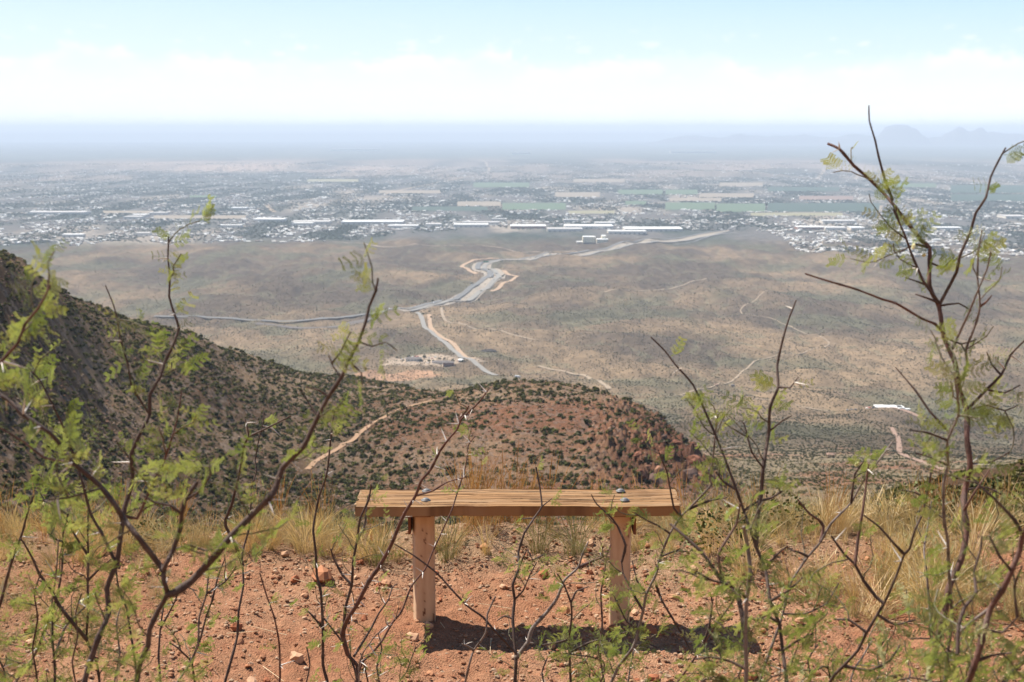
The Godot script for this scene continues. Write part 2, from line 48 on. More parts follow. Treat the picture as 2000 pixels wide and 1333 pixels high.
	-1.2,-1.2,-1.3,-1.4,-1.5,-1.7,-2.0,-2.3,-2.7,-3.2,-3.7,-4.3,-4.9,-5.6,-6.4,-7.2,-8.1,-9.0,-10.0,-11.0,-12.1,-13.2,-14.4,-15.7,-17.0,-18.3,-19.7,-21.1,-22.6,-24.1,-25.7,-27.3,-28.9,-30.6,-32.3,-34.3,-36.8,-39.9,-43.3,-47.2,-51.4,-55.7,-60.3,-64.9,-69.5,-74.1,-78.5,-82.9,-88.5,-94.3,-99.3,-102.3,-102.5,-102.1,-101.1,-96.9,-92.1,-86.8,-90.4,-107.8,-133.0,-160.6,-185.1,-208.7,-232.2,-255.4,-278.1,-300.0,-320.9,-340.5,
	-1.2,-1.3,-1.3,-1.4,-1.5,-1.7,-2.0,-2.3,-2.7,-3.2,-3.7,-4.3,-5.0,-5.7,-6.4,-7.2,-8.1,-9.0,-10.0,-11.1,-12.2,-13.3,-14.5,-15.7,-17.0,-18.4,-19.8,-21.2,-22.7,-24.2,-25.8,-27.4,-29.0,-30.7,-32.4,-34.4,-36.9,-39.9,-43.4,-47.2,-51.4,-55.7,-60.3,-64.9,-69.6,-74.2,-78.7,-83.2,-88.8,-95.0,-100.5,-104.2,-105.1,-104.6,-103.7,-100.0,-95.5,-90.9,-92.6,-109.2,-133.9,-161.4,-185.8,-209.3,-232.7,-255.8,-278.4,-300.1,-320.9,-340.5,
	-1.2,-1.3,-1.3,-1.4,-1.6,-1.8,-2.0,-2.4,-2.8,-3.2,-3.7,-4.3,-5.0,-5.7,-6.5,-7.3,-8.2,-9.1,-10.1,-11.1,-12.2,-13.4,-14.6,-15.8,-17.1,-18.5,-19.9,-21.3,-22.8,-24.3,-25.9,-27.5,-29.1,-30.8,-32.6,-34.5,-37.0,-40.0,-43.4,-47.2,-51.3,-55.6,-60.2,-64.8,-69.5,-74.2,-78.8,-83.3,-88.9,-95.3,-101.4,-105.8,-107.3,-106.9,-106.0,-102.8,-98.5,-94.9,-95.0,-110.6,-134.7,-162.2,-186.5,-209.9,-233.2,-256.2,-278.6,-300.3,-321.0,-340.5,
	-1.2,-1.3,-1.3,-1.4,-1.6,-1.8,-2.0,-2.4,-2.8,-3.2,-3.8,-4.4,-5.0,-5.7,-6.5,-7.3,-8.2,-9.1,-10.1,-11.2,-12.3,-13.4,-14.6,-15.9,-17.2,-18.5,-19.9,-21.4,-22.9,-24.4,-26.0,-27.6,-29.2,-30.9,-32.7,-34.6,-37.1,-40.1,-43.5,-47.3,-51.3,-55.7,-60.2,-64.8,-69.5,-74.2,-78.9,-83.5,-89.0,-95.6,-102.0,-106.9,-109.0,-108.8,-108.4,-106.1,-102.3,-99.7,-98.5,-111.5,-134.6,-162.2,-186.9,-210.3,-233.6,-256.5,-278.8,-300.4,-321.0,-340.5,
	-1.2,-1.3,-1.4,-1.4,-1.6,-1.8,-2.1,-2.4,-2.8,-3.3,-3.8,-4.4,-5.0,-5.7,-6.5,-7.3,-8.2,-9.2,-10.2,-11.2,-12.3,-13.5,-14.7,-15.9,-17.2,-18.6,-20.0,-21.4,-22.9,-24.5,-26.1,-27.7,-29.3,-31.0,-32.8,-34.7,-37.2,-40.2,-43.6,-47.3,-51.4,-55.7,-60.2,-64.9,-69.6,-74.4,-79.1,-83.7,-89.1,-95.8,-102.3,-107.6,-110.3,-110.5,-110.7,-109.8,-106.9,-105.9,-105.5,-111.7,-131.4,-158.7,-184.8,-208.6,-232.2,-255.5,-278.1,-300.0,-320.9,-340.5,
	-1.2,-1.3,-1.4,-1.5,-1.6,-1.8,-2.1,-2.4,-2.8,-3.3,-3.8,-4.4,-5.0,-5.8,-6.5,-7.4,-8.3,-9.2,-10.2,-11.3,-12.4,-13.5,-14.7,-16.0,-17.3,-18.7,-20.1,-21.5,-23.0,-24.6,-26.1,-27.8,-29.4,-31.1,-32.9,-34.8,-37.3,-40.3,-43.7,-47.4,-51.5,-55.8,-60.3,-65.0,-69.7,-74.5,-79.3,-83.9,-89.2,-95.7,-102.2,-107.7,-111.1,-112.2,-112.8,-112.7,-111.5,-111.0,-111.7,-113.8,-128.8,-153.7,-181.4,-205.8,-229.9,-253.7,-276.9,-299.4,-320.6,-340.5,
	-1.2,-1.3,-1.4,-1.5,-1.6,-1.8,-2.1,-2.4,-2.8,-3.3,-3.8,-4.4,-5.1,-5.8,-6.6,-7.4,-8.3,-9.2,-10.2,-11.3,-12.4,-13.6,-14.8,-16.0,-17.4,-18.7,-20.1,-21.6,-23.1,-24.6,-26.2,-27.8,-29.5,-31.2,-33.0,-34.9,-37.4,-40.4,-43.7,-47.5,-51.5,-55.9,-60.4,-65.0,-69.8,-74.6,-79.4,-84.1,-89.3,-95.7,-102.2,-107.9,-111.8,-113.4,-114.4,-114.9,-115.0,-115.3,-116.4,-119.5,-129.2,-150.8,-178.5,-203.7,-228.1,-252.3,-276.0,-298.8,-320.4,-340.5,
	-1.2,-1.3,-1.4,-1.5,-1.6,-1.8,-2.1,-2.4,-2.8,-3.3,-3.8,-4.4,-5.1,-5.8,-6.6,-7.4,-8.3,-9.3,-10.3,-11.3,-12.4,-13.6,-14.8,-16.1,-17.4,-18.8,-20.2,-21.6,-23.1,-24.7,-26.3,-27.9,-29.6,-31.3,-33.1,-35.0,-37.5,-40.4,-43.8,-47.5,-51.6,-55.9,-60.4,-65.1,-69.9,-74.7,-79.5,-84.3,-89.4,-95.6,-102.2,-108.1,-112.3,-114.4,-115.6,-116.8,-117.9,-119.2,-121.2,-124.7,-131.3,-149.9,-176.2,-202.1,-226.5,-251.0,-275.0,-298.3,-320.3,-340.5,
	-1.3,-1.3,-1.4,-1.5,-1.6,-1.8,-2.1,-2.4,-2.8,-3.3,-3.8,-4.4,-5.1,-5.8,-6.6,-7.4,-8.3,-9.3,-10.3,-11.4,-12.5,-13.6,-14.9,-16.1,-17.5,-18.8,-20.2,-21.7,-23.2,-24.8,-26.4,-28.0,-29.7,-31.4,-33.1,-35.1,-37.6,-40.5,-43.9,-47.6,-51.7,-56.0,-60.5,-65.2,-69.9,-74.8,-79.7,-84.5,-89.5,-95.7,-102.2,-108.2,-112.7,-115.1,-116.5,-118.1,-120.0,-122.2,-125.1,-129.0,-135.1,-149.9,-174.4,-200.7,-225.0,-249.7,-274.1,-297.8,-320.1,-340.5,
	-1.3,-1.3,-1.4,-1.5,-1.6,-1.8,-2.1,-2.4,-2.8,-3.3,-3.9,-4.5,-5.1,-5.8,-6.6,-7.5,-8.4,-9.3,-10.3,-11.4,-12.5,-13.7,-14.9,-16.2,-17.5,-18.9,-20.3,-21.8,-23.3,-24.8,-26.4,-28.1,-29.7,-31.5,-33.2,-35.2,-37.7,-40.6,-44.0,-47.7,-51.8,-56.1,-60.6,-65.3,-70.1,-74.9,-79.8,-84.6,-89.7,-95.8,-102.3,-108.3,-112.9,-115.5,-117.0,-118.7,-121.1,-123.9,-127.5,-131.9,-138.1,-149.9,-172.2,-199.0,-223.6,-248.5,-273.3,-297.3,-319.9,-340.5,
	-1.3,-1.3,-1.4,-1.5,-1.6,-1.8,-2.1,-2.4,-2.9,-3.3,-3.9,-4.5,-5.1,-5.9,-6.6,-7.5,-8.4,-9.3,-10.3,-11.4,-12.5,-13.7,-14.9,-16.2,-17.5,-18.9,-20.3,-21.8,-23.3,-24.9,-26.5,-28.1,-29.8,-31.5,-33.3,-35.3,-37.7,-40.7,-44.1,-47.8,-51.9,-56.2,-60.7,-65.4,-70.2,-75.1,-80.0,-84.8,-89.8,-95.9,-102.3,-108.3,-112.9,-115.6,-117.2,-119.2,-122.1,-125.6,-129.7,-134.4,-140.5,-149.9,-169.3,-196.3,-221.9,-247.1,-272.3,-296.7,-319.7,-340.5,
	-1.3,-1.3,-1.4,-1.5,-1.6,-1.8,-2.1,-2.5,-2.9,-3.3,-3.9,-4.5,-5.1,-5.9,-6.6,-7.5,-8.4,-9.4,-10.4,-11.4,-12.6,-13.7,-15.0,-16.2,-17.6,-18.9,-20.4,-21.8,-23.4,-24.9,-26.5,-28.2,-29.9,-31.6,-33.4,-35.3,-37.8,-40.8,-44.2,-47.9,-52.0,-56.3,-60.9,-65.6,-70.4,-75.3,-80.2,-85.0,-90.0,-95.9,-102.2,-108.1,-112.7,-115.5,-117.3,-119.6,-122.9,-127.0,-131.6,-136.4,-142.5,-150.8,-167.6,-193.9,-220.5,-245.9,-271.4,-296.2,-319.5,-340.5,
	-1.3,-1.3,-1.4,-1.5,-1.6,-1.8,-2.1,-2.5,-2.9,-3.3,-3.9,-4.5,-5.1,-5.9,-6.7,-7.5,-8.4,-9.4,-10.4,-11.5,-12.6,-13.8,-15.0,-16.3,-17.6,-19.0,-20.4,-21.9,-23.4,-25.0,-26.6,-28.2,-29.9,-31.6,-33.4,-35.4,-37.9,-40.9,-44.3,-48.0,-52.1,-56.5,-61.0,-65.7,-70.6,-75.4,-80.3,-85.1,-90.1,-95.9,-102.1,-107.8,-112.3,-115.2,-117.2,-119.7,-123.2,-127.4,-132.2,-137.4,-143.9,-152.5,-168.6,-194.1,-220.4,-245.6,-271.1,-296.0,-319.4,-340.5,
	-1.3,-1.4,-1.4,-1.5,-1.6,-1.9,-2.1,-2.5,-2.9,-3.4,-3.9,-4.5,-5.2,-5.9,-6.7,-7.5,-8.4,-9.4,-10.4,-11.5,-12.6,-13.8,-15.0,-16.3,-17.6,-19.0,-20.4,-21.9,-23.4,-25.0,-26.6,-28.3,-30.0,-31.7,-33.5,-35.4,-37.9,-40.9,-44.3,-48.1,-52.2,-56.6,-61.1,-65.8,-70.6,-75.4,-80.3,-85.0,-90.0,-95.9,-102.0,-107.4,-111.5,-113.8,-115.7,-118.1,-121.6,-126.0,-131.0,-136.9,-144.3,-154.8,-172.7,-196.9,-221.3,-245.8,-271.0,-295.9,-319.4,-340.5,
	-1.3,-1.4,-1.4,-1.5,-1.7,-1.9,-2.1,-2.5,-2.9,-3.4,-3.9,-4.5,-5.2,-5.9,-6.7,-7.5,-8.4,-9.4,-10.4,-11.5,-12.6,-13.8,-15.1,-16.3,-17.7,-19.1,-20.5,-22.0,-23.5,-25.1,-26.7,-28.3,-30.0,-31.7,-33.5,-35.5,-38.0,-41.0,-44.4,-48.2,-52.2,-56.6,-61.1,-65.8,-70.5,-75.3,-80.1,-84.7,-89.9,-95.8,-101.8,-106.8,-110.1,-111.8,-113.3,-115.7,-119.3,-123.8,-129.3,-136.2,-144.9,-158.5,-177.8,-200.4,-223.0,-246.5,-271.3,-296.0,-319.5,-340.5,
	-1.3,-1.4,-1.4,-1.5,-1.7,-1.9,-2.1,-2.5,-2.9,-3.4,-3.9,-4.5,-5.2,-5.9,-6.7,-7.6,-8.5,-9.4,-10.5,-11.5,-12.7,-13.8,-15.1,-16.4,-17.7,-19.1,-20.5,-22.0,-23.5,-25.1,-26.7,-28.4,-30.0,-31.8,-33.5,-35.5,-38.0,-41.0,-44.4,-48.2,-52.2,-56.6,-61.1,-65.7,-70.4,-75.1,-79.8,-84.4,-89.7,-95.7,-101.5,-106.1,-108.8,-110.2,-111.6,-114.1,-117.8,-122.5,-128.7,-136.4,-147.3,-162.8,-182.3,-203.8,-225.3,-248.1,-272.2,-296.5,-319.7,-340.5,
	-1.3,-1.4,-1.4,-1.5,-1.7,-1.9,-2.1,-2.5,-2.9,-3.4,-3.9,-4.5,-5.2,-5.9,-6.7,-7.6,-8.5,-9.5,-10.5,-11.6,-12.7,-13.9,-15.1,-16.4,-17.7,-19.1,-20.6,-22.0,-23.6,-25.1,-26.7,-28.4,-30.1,-31.8,-33.6,-35.6,-38.1,-41.0,-44.4,-48.1,-52.2,-56.5,-60.9,-65.5,-70.2,-74.8,-79.4,-84.0,-89.5,-95.5,-101.1,-105.4,-107.9,-109.3,-111.0,-113.6,-117.1,-121.9,-128.8,-138.0,-151.7,-169.2,-189.1,-209.9,-230.5,-252.6,-275.5,-298.4,-320.4,-340.5,
	-1.3,-1.4,-1.4,-1.5,-1.7,-1.9,-2.1,-2.5,-2.9,-3.4,-3.9,-4.5,-5.2,-5.9,-6.7,-7.6,-8.5,-9.5,-10.5,-11.6,-12.7,-13.9,-15.1,-16.4,-17.8,-19.2,-20.6,-22.1,-23.6,-25.2,-26.8,-28.4,-30.1,-31.8,-33.6,-35.6,-38.1,-41.0,-44.4,-48.1,-52.1,-56.4,-60.8,-65.4,-70.0,-74.6,-79.1,-83.8,-89.4,-95.3,-100.7,-104.8,-107.0,-108.5,-110.4,-113.0,-116.5,-121.6,-129.0,-139.9,-155.2,-173.9,-194.4,-214.9,-235.3,-256.8,-278.6,-300.2,-321.1,-340.5,
	-1.3,-1.4,-1.4,-1.5,-1.7,-1.9,-2.1,-2.5,-2.9,-3.4,-3.9,-4.5,-5.2,-6.0,-6.7,-7.6,-8.5,-9.5,-10.5,-11.6,-12.7,-13.9,-15.2,-16.4,-17.8,-19.2,-20.6,-22.1,-23.6,-25.2,-26.8,-28.4,-30.1,-31.9,-33.6,-35.6,-38.1,-41.1,-44.4,-48.1,-52.2,-56.4,-60.8,-65.3,-69.9,-74.5,-79.0,-83.7,-89.2,-95.0,-100.2,-104.0,-106.1,-107.6,-109.6,-112.2,-115.6,-120.5,-127.4,-138.6,-155.1,-175.4,-197.1,-217.9,-238.6,-259.7,-280.7,-301.5,-321.5,-340.5,
	-1.3,-1.4,-1.4,-1.5,-1.7,-1.9,-2.1,-2.5,-2.9,-3.4,-3.9,-4.5,-5.2,-6.0,-6.8,-7.6,-8.5,-9.5,-10.5,-11.6,-12.7,-13.9,-15.2,-16.5,-17.8,-19.2,-20.6,-22.1,-23.6,-25.2,-26.8,-28.5,-30.2,-31.9,-33.6,-35.6,-38.1,-41.1,-44.5,-48.2,-52.2,-56.4,-60.8,-65.3,-69.8,-74.4,-78.8,-83.6,-89.1,-94.7,-99.7,-103.3,-105.3,-106.9,-108.9,-111.4,-114.6,-118.8,-124.8,-136.4,-154.2,-176.5,-199.6,-220.7,-241.4,-262.1,-282.5,-302.5,-321.9,-340.5,
	-1.3,-1.4,-1.4,-1.5,-1.7,-1.9,-2.2,-2.5,-2.9,-3.4,-3.9,-4.6,-5.2,-6.0,-6.8,-7.6,-8.5,-9.5,-10.5,-11.6,-12.8,-13.9,-15.2,-16.5,-17.8,-19.2,-20.6,-22.1,-23.6,-25.2,-26.8,-28.5,-30.2,-31.9,-33.7,-35.6,-38.1,-41.1,-44.4,-48.2,-52.1,-56.4,-60.7,-65.2,-69.7,-74.2,-78.7,-83.4,-89.0,-94.5,-99.4,-102.8,-104.7,-106.3,-108.3,-110.7,-113.7,-117.8,-123.7,-135.5,-154.0,-177.2,-201.1,-222.5,-243.1,-263.5,-283.5,-303.1,-322.1,-340.5,
	-1.3,-1.4,-1.4,-1.5,-1.7,-1.9,-2.2,-2.5,-2.9,-3.4,-3.9,-4.6,-5.2,-6.0,-6.8,-7.6,-8.5,-9.5,-10.5,-11.6,-12.8,-14.0,-15.2,-16.5,-17.8,-19.2,-20.6,-22.1,-23.7,-25.2,-26.8,-28.5,-30.2,-31.9,-33.7,-35.6,-38.1,-41.1,-44.4,-48.1,-52.1,-56.3,-60.6,-65.1,-69.6,-74.0,-78.4,-83.3,-88.9,-94.5,-99.2,-102.3,-104.0,-105.4,-107.3,-109.6,-112.6,-116.7,-122.9,-135.0,-154.0,-178.0,-202.6,-224.1,-244.7,-264.8,-284.4,-303.6,-322.3,-340.5,
	-1.3,-1.4,-1.4,-1.5,-1.7,-1.9,-2.2,-2.5,-2.9,-3.4,-3.9,-4.6,-5.2,-6.0,-6.8,-7.6,-8.5,-9.5,-10.5,-11.6,-12.8,-14.0,-15.2,-16.5,-17.8,-19.2,-20.6,-22.1,-23.7,-25.2,-26.8,-28.5,-30.2,-31.9,-33.7,-35.6,-38.1,-41.1,-44.4,-48.1,-52.1,-56.2,-60.6,-65.0,-69.5,-73.9,-78.3,-83.3,-88.9,-94.5,-99.1,-102.0,-103.6,-104.9,-106.7,-109.0,-112.0,-116.2,-122.6,-134.8,-154.2,-178.9,-203.9,-225.6,-246.0,-265.9,-285.2,-304.0,-322.4,-340.5,
	-1.3,-1.4,-1.4,-1.5,-1.7,-1.9,-2.2,-2.5,-2.9,-3.4,-3.9,-4.6,-5.2,-6.0,-6.8,-7.6,-8.5,-9.5,-10.5,-11.6,-12.8,-13.9,-15.2,-16.5,-17.8,-19.2,-20.6,-22.1,-23.6,-25.2,-26.8,-28.5,-30.2,-31.9,-33.6,-35.6,-38.1,-41.0,-44.4,-48.1,-52.0,-56.2,-60.6,-65.0,-69.5,-73.9,-78.3,-83.2,-88.9,-94.4,-99.0,-102.0,-103.6,-105.0,-106.9,-109.0,-111.9,-116.2,-122.7,-135.6,-155.7,-180.6,-205.5,-226.9,-247.2,-266.7,-285.8,-304.3,-322.6,-340.5,
	-1.3,-1.4,-1.4,-1.5,-1.7,-1.9,-2.1,-2.5,-2.9,-3.4,-3.9,-4.6,-5.2,-6.0,-6.8,-7.6,-8.5,-9.5,-10.5,-11.6,-12.8,-13.9,-15.2,-16.5,-17.8,-19.2,-20.6,-22.1,-23.6,-25.2,-26.8,-28.5,-30.1,-31.9,-33.6,-35.6,-38.1,-41.0,-44.4,-48.1,-52.0,-56.2,-60.5,-65.0,-69.4,-73.9,-78.2,-83.2,-88.7,-94.2,-98.9,-102.0,-103.8,-105.4,-107.1,-109.0,-111.7,-116.1,-123.2,-137.7,-158.8,-183.5,-207.5,-228.3,-248.2,-267.5,-286.3,-304.6,-322.7,-340.5,
	-1.3,-1.4,-1.4,-1.5,-1.7,-1.9,-2.1,-2.5,-2.9,-3.4,-3.9,-4.5,-5.2,-6.0,-6.8,-7.6,-8.5,-9.5,-10.5,-11.6,-12.7,-13.9,-15.2,-16.5,-17.8,-19.2,-20.6,-22.1,-23.6,-25.2,-26.8,-28.4,-30.1,-31.8,-33.6,-35.6,-38.1,-41.0,-44.3,-48.0,-52.0,-56.2,-60.5,-64.9,-69.4,-73.8,-78.2,-83.1,-88.6,-94.0,-98.7,-102.0,-104.1,-105.8,-107.5,-109.0,-111.6,-116.2,-124.7,-141.0,-162.8,-187.0,-209.9,-230.0,-249.5,-268.4,-286.9,-305.0,-322.8,-340.5,
	-1.3,-1.4,-1.4,-1.5,-1.7,-1.9,-2.1,-2.5,-2.9,-3.4,-3.9,-4.5,-5.2,-6.0,-6.7,-7.6,-8.5,-9.5,-10.5,-11.6,-12.7,-13.9,-15.2,-16.4,-17.8,-19.2,-20.6,-22.1,-23.6,-25.2,-26.8,-28.4,-30.1,-31.8,-33.6,-35.6,-38.0,-41.0,-44.3,-48.0,-51.9,-56.1,-60.5,-64.9,-69.3,-73.8,-78.1,-83.0,-88.4,-93.8,-98.5,-101.9,-104.2,-106.1,-107.8,-109.5,-112.3,-117.3,-129.3,-147.5,-169.3,-192.2,-213.4,-232.7,-251.5,-269.8,-287.8,-305.5,-323.0,-340.5,
	-1.3,-1.4,-1.4,-1.5,-1.7,-1.9,-2.1,-2.5,-2.9,-3.4,-3.9,-4.5,-5.2,-5.9,-6.7,-7.6,-8.5,-9.5,-10.5,-11.6,-12.7,-13.9,-15.1,-16.4,-17.8,-19.2,-20.6,-22.1,-23.6,-25.1,-26.7,-28.4,-30.1,-31.8,-33.6,-35.5,-38.0,-40.9,-44.3,-47.9,-51.9,-56.1,-60.4,-64.8,-69.3,-73.7,-78.1,-82.9,-88.3,-93.7,-98.4,-101.9,-104.2,-106.2,-108.1,-110.3,-113.4,-119.8,-136.3,-155.4,-176.3,-197.2,-216.7,-235.2,-253.3,-271.0,-288.6,-305.9,-323.2,-340.5,
	-1.3,-1.4,-1.4,-1.5,-1.7,-1.9,-2.1,-2.5,-2.9,-3.4,-3.9,-4.5,-5.2,-5.9,-6.7,-7.6,-8.5,-9.5,-10.5,-11.6,-12.7,-13.9,-15.1,-16.4,-17.7,-19.1,-20.6,-22.0,-23.5,-25.1,-26.7,-28.4,-30.0,-31.8,-33.5,-35.5,-38.0,-40.9,-44.2,-47.9,-51.9,-56.0,-60.4,-64.8,-69.3,-73.7,-78.0,-82.8,-88.2,-93.6,-98.3,-101.7,-104.0,-106.1,-108.1,-110.7,-114.6,-126.5,-143.6,-162.1,-181.4,-200.4,-218.5,-236.3,-254.0,-271.5,-288.8,-306.1,-323.3,-340.5,
	-1.3,-1.4,-1.4,-1.5,-1.6,-1.9,-2.1,-2.5,-2.9,-3.4,-3.9,-4.5,-5.2,-5.9,-6.7,-7.6,-8.5,-9.4,-10.5,-11.5,-12.7,-13.9,-15.1,-16.4,-17.7,-19.1,-20.5,-22.0,-23.5,-25.1,-26.7,-28.3,-30.0,-31.7,-33.5,-35.4,-37.9,-40.9,-44.2,-47.9,-51.9,-56.1,-60.5,-64.9,-69.4,-73.9,-78.2,-82.9,-88.2,-93.5,-98.2,-101.6,-103.7,-105.9,-108.2,-111.5,-117.7,-134.1,-150.7,-167.8,-185.2,-202.5,-219.7,-236.9,-254.2,-271.5,-288.8,-306.1,-323.4,-340.5,
	-1.3,-1.3,-1.4,-1.5,-1.6,-1.8,-2.1,-2.5,-2.9,-3.4,-3.9,-4.5,-5.2,-5.9,-6.7,-7.5,-8.5,-9.4,-10.4,-11.5,-12.6,-13.8,-15.1,-16.3,-17.7,-19.0,-20.5,-21.9,-23.5,-25.0,-26.6,-28.3,-29.9,-31.7,-33.4,-35.4,-37.9,-40.8,-44.2,-47.9,-52.0,-56.2,-60.6,-65.1,-69.6,-74.1,-78.5,-83.0,-88.1,-93.3,-98.0,-101.6,-103.9,-106.3,-109.2,-113.4,-126.5,-142.0,-157.3,-172.7,-188.4,-204.4,-220.9,-237.6,-254.6,-271.8,-289.0,-306.3,-323.4,-340.5,
	-1.3,-1.3,-1.4,-1.5,-1.6,-1.8,-2.1,-2.5,-2.9,-3.3,-3.9,-4.5,-5.2,-5.9,-6.7,-7.5,-8.4,-9.4,-10.4,-11.5,-12.6,-13.8,-15.0,-16.3,-17.6,-19.0,-20.4,-21.9,-23.4,-25.0,-26.6,-28.2,-29.9,-31.6,-33.4,-35.3,-37.8,-40.8,-44.2,-48.0,-52.0,-56.3,-60.7,-65.2,-69.8,-74.3,-78.8,-83.2,-88.1,-93.2,-98.0,-101.9,-104.8,-107.7,-111.1,-119.4,-135.4,-149.5,-163.1,-176.8,-191.0,-206.3,-222.2,-238.5,-255.2,-272.1,-289.3,-306.4,-323.5,-340.5,
	-1.3,-1.3,-1.4,-1.5,-1.6,-1.8,-2.1,-2.4,-2.9,-3.3,-3.9,-4.5,-5.1,-5.9,-6.6,-7.5,-8.4,-9.3,-10.3,-11.4,-12.5,-13.7,-14.9,-16.2,-17.5,-18.9,-20.3,-21.8,-23.3,-24.8,-26.4,-28.0,-29.7,-31.4,-33.2,-35.2,-37.7,-40.7,-44.2,-48.0,-52.1,-56.4,-60.9,-65.5,-70.2,-74.8,-79.3,-83.7,-88.4,-93.4,-98.2,-102.5,-105.9,-109.1,-113.4,-128.8,-142.3,-154.6,-166.4,-178.7,-192.3,-207.0,-222.5,-238.6,-255.2,-272.2,-289.3,-306.5,-323.6,-340.5,
	-1.3,-1.3,-1.4,-1.5,-1.6,-1.8,-2.1,-2.4,-2.8,-3.3,-3.8,-4.4,-5.0,-5.7,-6.5,-7.3,-8.2,-9.1,-10.1,-11.1,-12.2,-13.4,-14.6,-15.8,-17.1,-18.4,-19.8,-21.3,-22.7,-24.3,-25.8,-27.4,-29.1,-30.7,-32.5,-34.6,-37.3,-40.4,-43.9,-47.8,-52.0,-56.3,-60.9,-65.6,-70.4,-75.2,-79.9,-84.6,-89.4,-94.9,-100.4,-104.8,-107.5,-110.4,-121.7,-135.5,-146.9,-157.2,-167.6,-179.1,-192.5,-206.9,-222.3,-238.3,-255.0,-272.0,-289.2,-306.5,-323.6,-340.5,
	-1.3,-1.3,-1.4,-1.5,-1.6,-1.8,-2.1,-2.4,-2.8,-3.2,-3.8,-4.3,-5.0,-5.6,-6.4,-7.2,-8.0,-8.9,-9.9,-10.9,-12.0,-13.1,-14.3,-15.5,-16.7,-18.0,-19.4,-20.8,-22.2,-23.7,-25.2,-26.8,-28.4,-30.0,-31.8,-34.1,-36.9,-40.0,-43.5,-47.4,-51.5,-55.8,-60.3,-65.0,-69.8,-74.6,-79.5,-84.3,-89.3,-95.2,-101.2,-106.7,-110.9,-115.6,-123.1,-136.2,-147.2,-157.5,-167.9,-179.2,-192.1,-206.2,-221.5,-237.5,-254.2,-271.4,-288.8,-306.3,-323.6,-340.5,
	-1.2,-1.3,-1.4,-1.5,-1.6,-1.8,-2.1,-2.4,-2.8,-3.2,-3.7,-4.3,-4.9,-5.5,-6.3,-7.0,-7.9,-8.8,-9.7,-10.7,-11.7,-12.8,-13.9,-15.1,-16.3,-17.6,-18.9,-20.2,-21.6,-23.1,-24.5,-26.1,-27.6,-29.2,-31.3,-33.7,-36.5,-39.6,-43.1,-46.8,-50.9,-55.1,-59.5,-64.1,-68.9,-73.7,-78.7,-83.6,-88.8,-94.8,-101.4,-108.1,-114.8,-122.0,-129.2,-137.1,-147.4,-158.0,-169.0,-180.6,-193.0,-206.3,-221.0,-236.7,-253.4,-270.6,-288.2,-305.9,-323.4,-340.5,
	-1.2,-1.3,-1.4,-1.5,-1.6,-1.8,-2.0,-2.4,-2.7,-3.2,-3.6,-4.2,-4.8,-5.4,-6.1,-6.9,-7.7,-8.5,-9.4,-10.4,-11.4,-12.4,-13.5,-14.7,-15.8,-17.1,-18.3,-19.6,-21.0,-22.4,-23.8,-25.2,-26.8,-28.6,-30.8,-33.3,-36.2,-39.4,-42.8,-46.5,-50.5,-54.6,-59.0,-63.5,-68.2,-73.0,-77.9,-82.9,-88.5,-95.0,-102.1,-109.3,-116.3,-123.3,-130.5,-138.7,-148.2,-158.7,-169.7,-181.2,-193.4,-206.5,-220.8,-236.3,-252.9,-270.2,-287.8,-305.6,-323.3,-340.5,
	-1.2,-1.3,-1.4,-1.5,-1.6,-1.8,-2.0,-2.3,-2.7,-3.1,-3.6,-4.1,-4.7,-5.3,-6.0,-6.7,-7.5,-8.3,-9.2,-10.1,-11.1,-12.1,-13.1,-14.2,-15.3,-16.5,-17.7,-19.0,-20.3,-21.6,-22.9,-24.3,-26.0,-28.1,-30.4,-33.0,-35.8,-39.0,-42.3,-45.9,-49.6,-53.6,-57.7,-62.0,-66.4,-70.9,-75.9,-82.0,-88.8,-95.9,-103.0,-109.7,-116.3,-123.0,-130.2,-138.7,-148.1,-158.5,-169.5,-181.1,-193.3,-206.4,-220.5,-236.0,-252.5,-269.8,-287.6,-305.5,-323.2,-340.5,
	-1.2,-1.3,-1.4,-1.4,-1.6,-1.8,-2.0,-2.3,-2.7,-3.1,-3.5,-4.1,-4.6,-5.2,-5.9,-6.6,-7.3,-8.1,-9.0,-9.9,-10.8,-11.7,-12.7,-13.8,-14.8,-15.9,-17.1,-18.3,-19.5,-20.7,-22.0,-23.6,-25.5,-27.6,-30.0,-32.6,-35.3,-38.3,-41.5,-44.8,-48.3,-51.9,-55.7,-60.1,-65.3,-71.0,-77.1,-83.5,-90.0,-96.4,-102.7,-109.0,-115.5,-122.4,-129.9,-138.4,-147.8,-157.9,-168.9,-180.5,-192.9,-206.0,-220.1,-235.5,-252.1,-269.5,-287.3,-305.3,-323.1,-340.5,
	-1.2,-1.3,-1.3,-1.4,-1.6,-1.8,-2.0,-2.3,-2.6,-3.0,-3.5,-4.0,-4.6,-5.1,-5.8,-6.5,-7.2,-8.0,-8.8,-9.6,-10.5,-11.4,-12.4,-13.3,-14.3,-15.4,-16.5,-17.6,-18.7,-19.9,-21.4,-23.1,-25.1,-27.2,-29.5,-32.0,-34.7,-37.5,-40.4,-43.8,-47.7,-52.0,-56.6,-61.6,-66.8,-72.2,-77.8,-83.5,-89.2,-95.0,-101.2,-107.8,-114.7,-121.8,-129.5,-138.1,-147.3,-157.2,-168.1,-179.8,-192.2,-205.4,-219.6,-235.0,-251.7,-269.1,-287.1,-305.2,-323.1,-340.5,
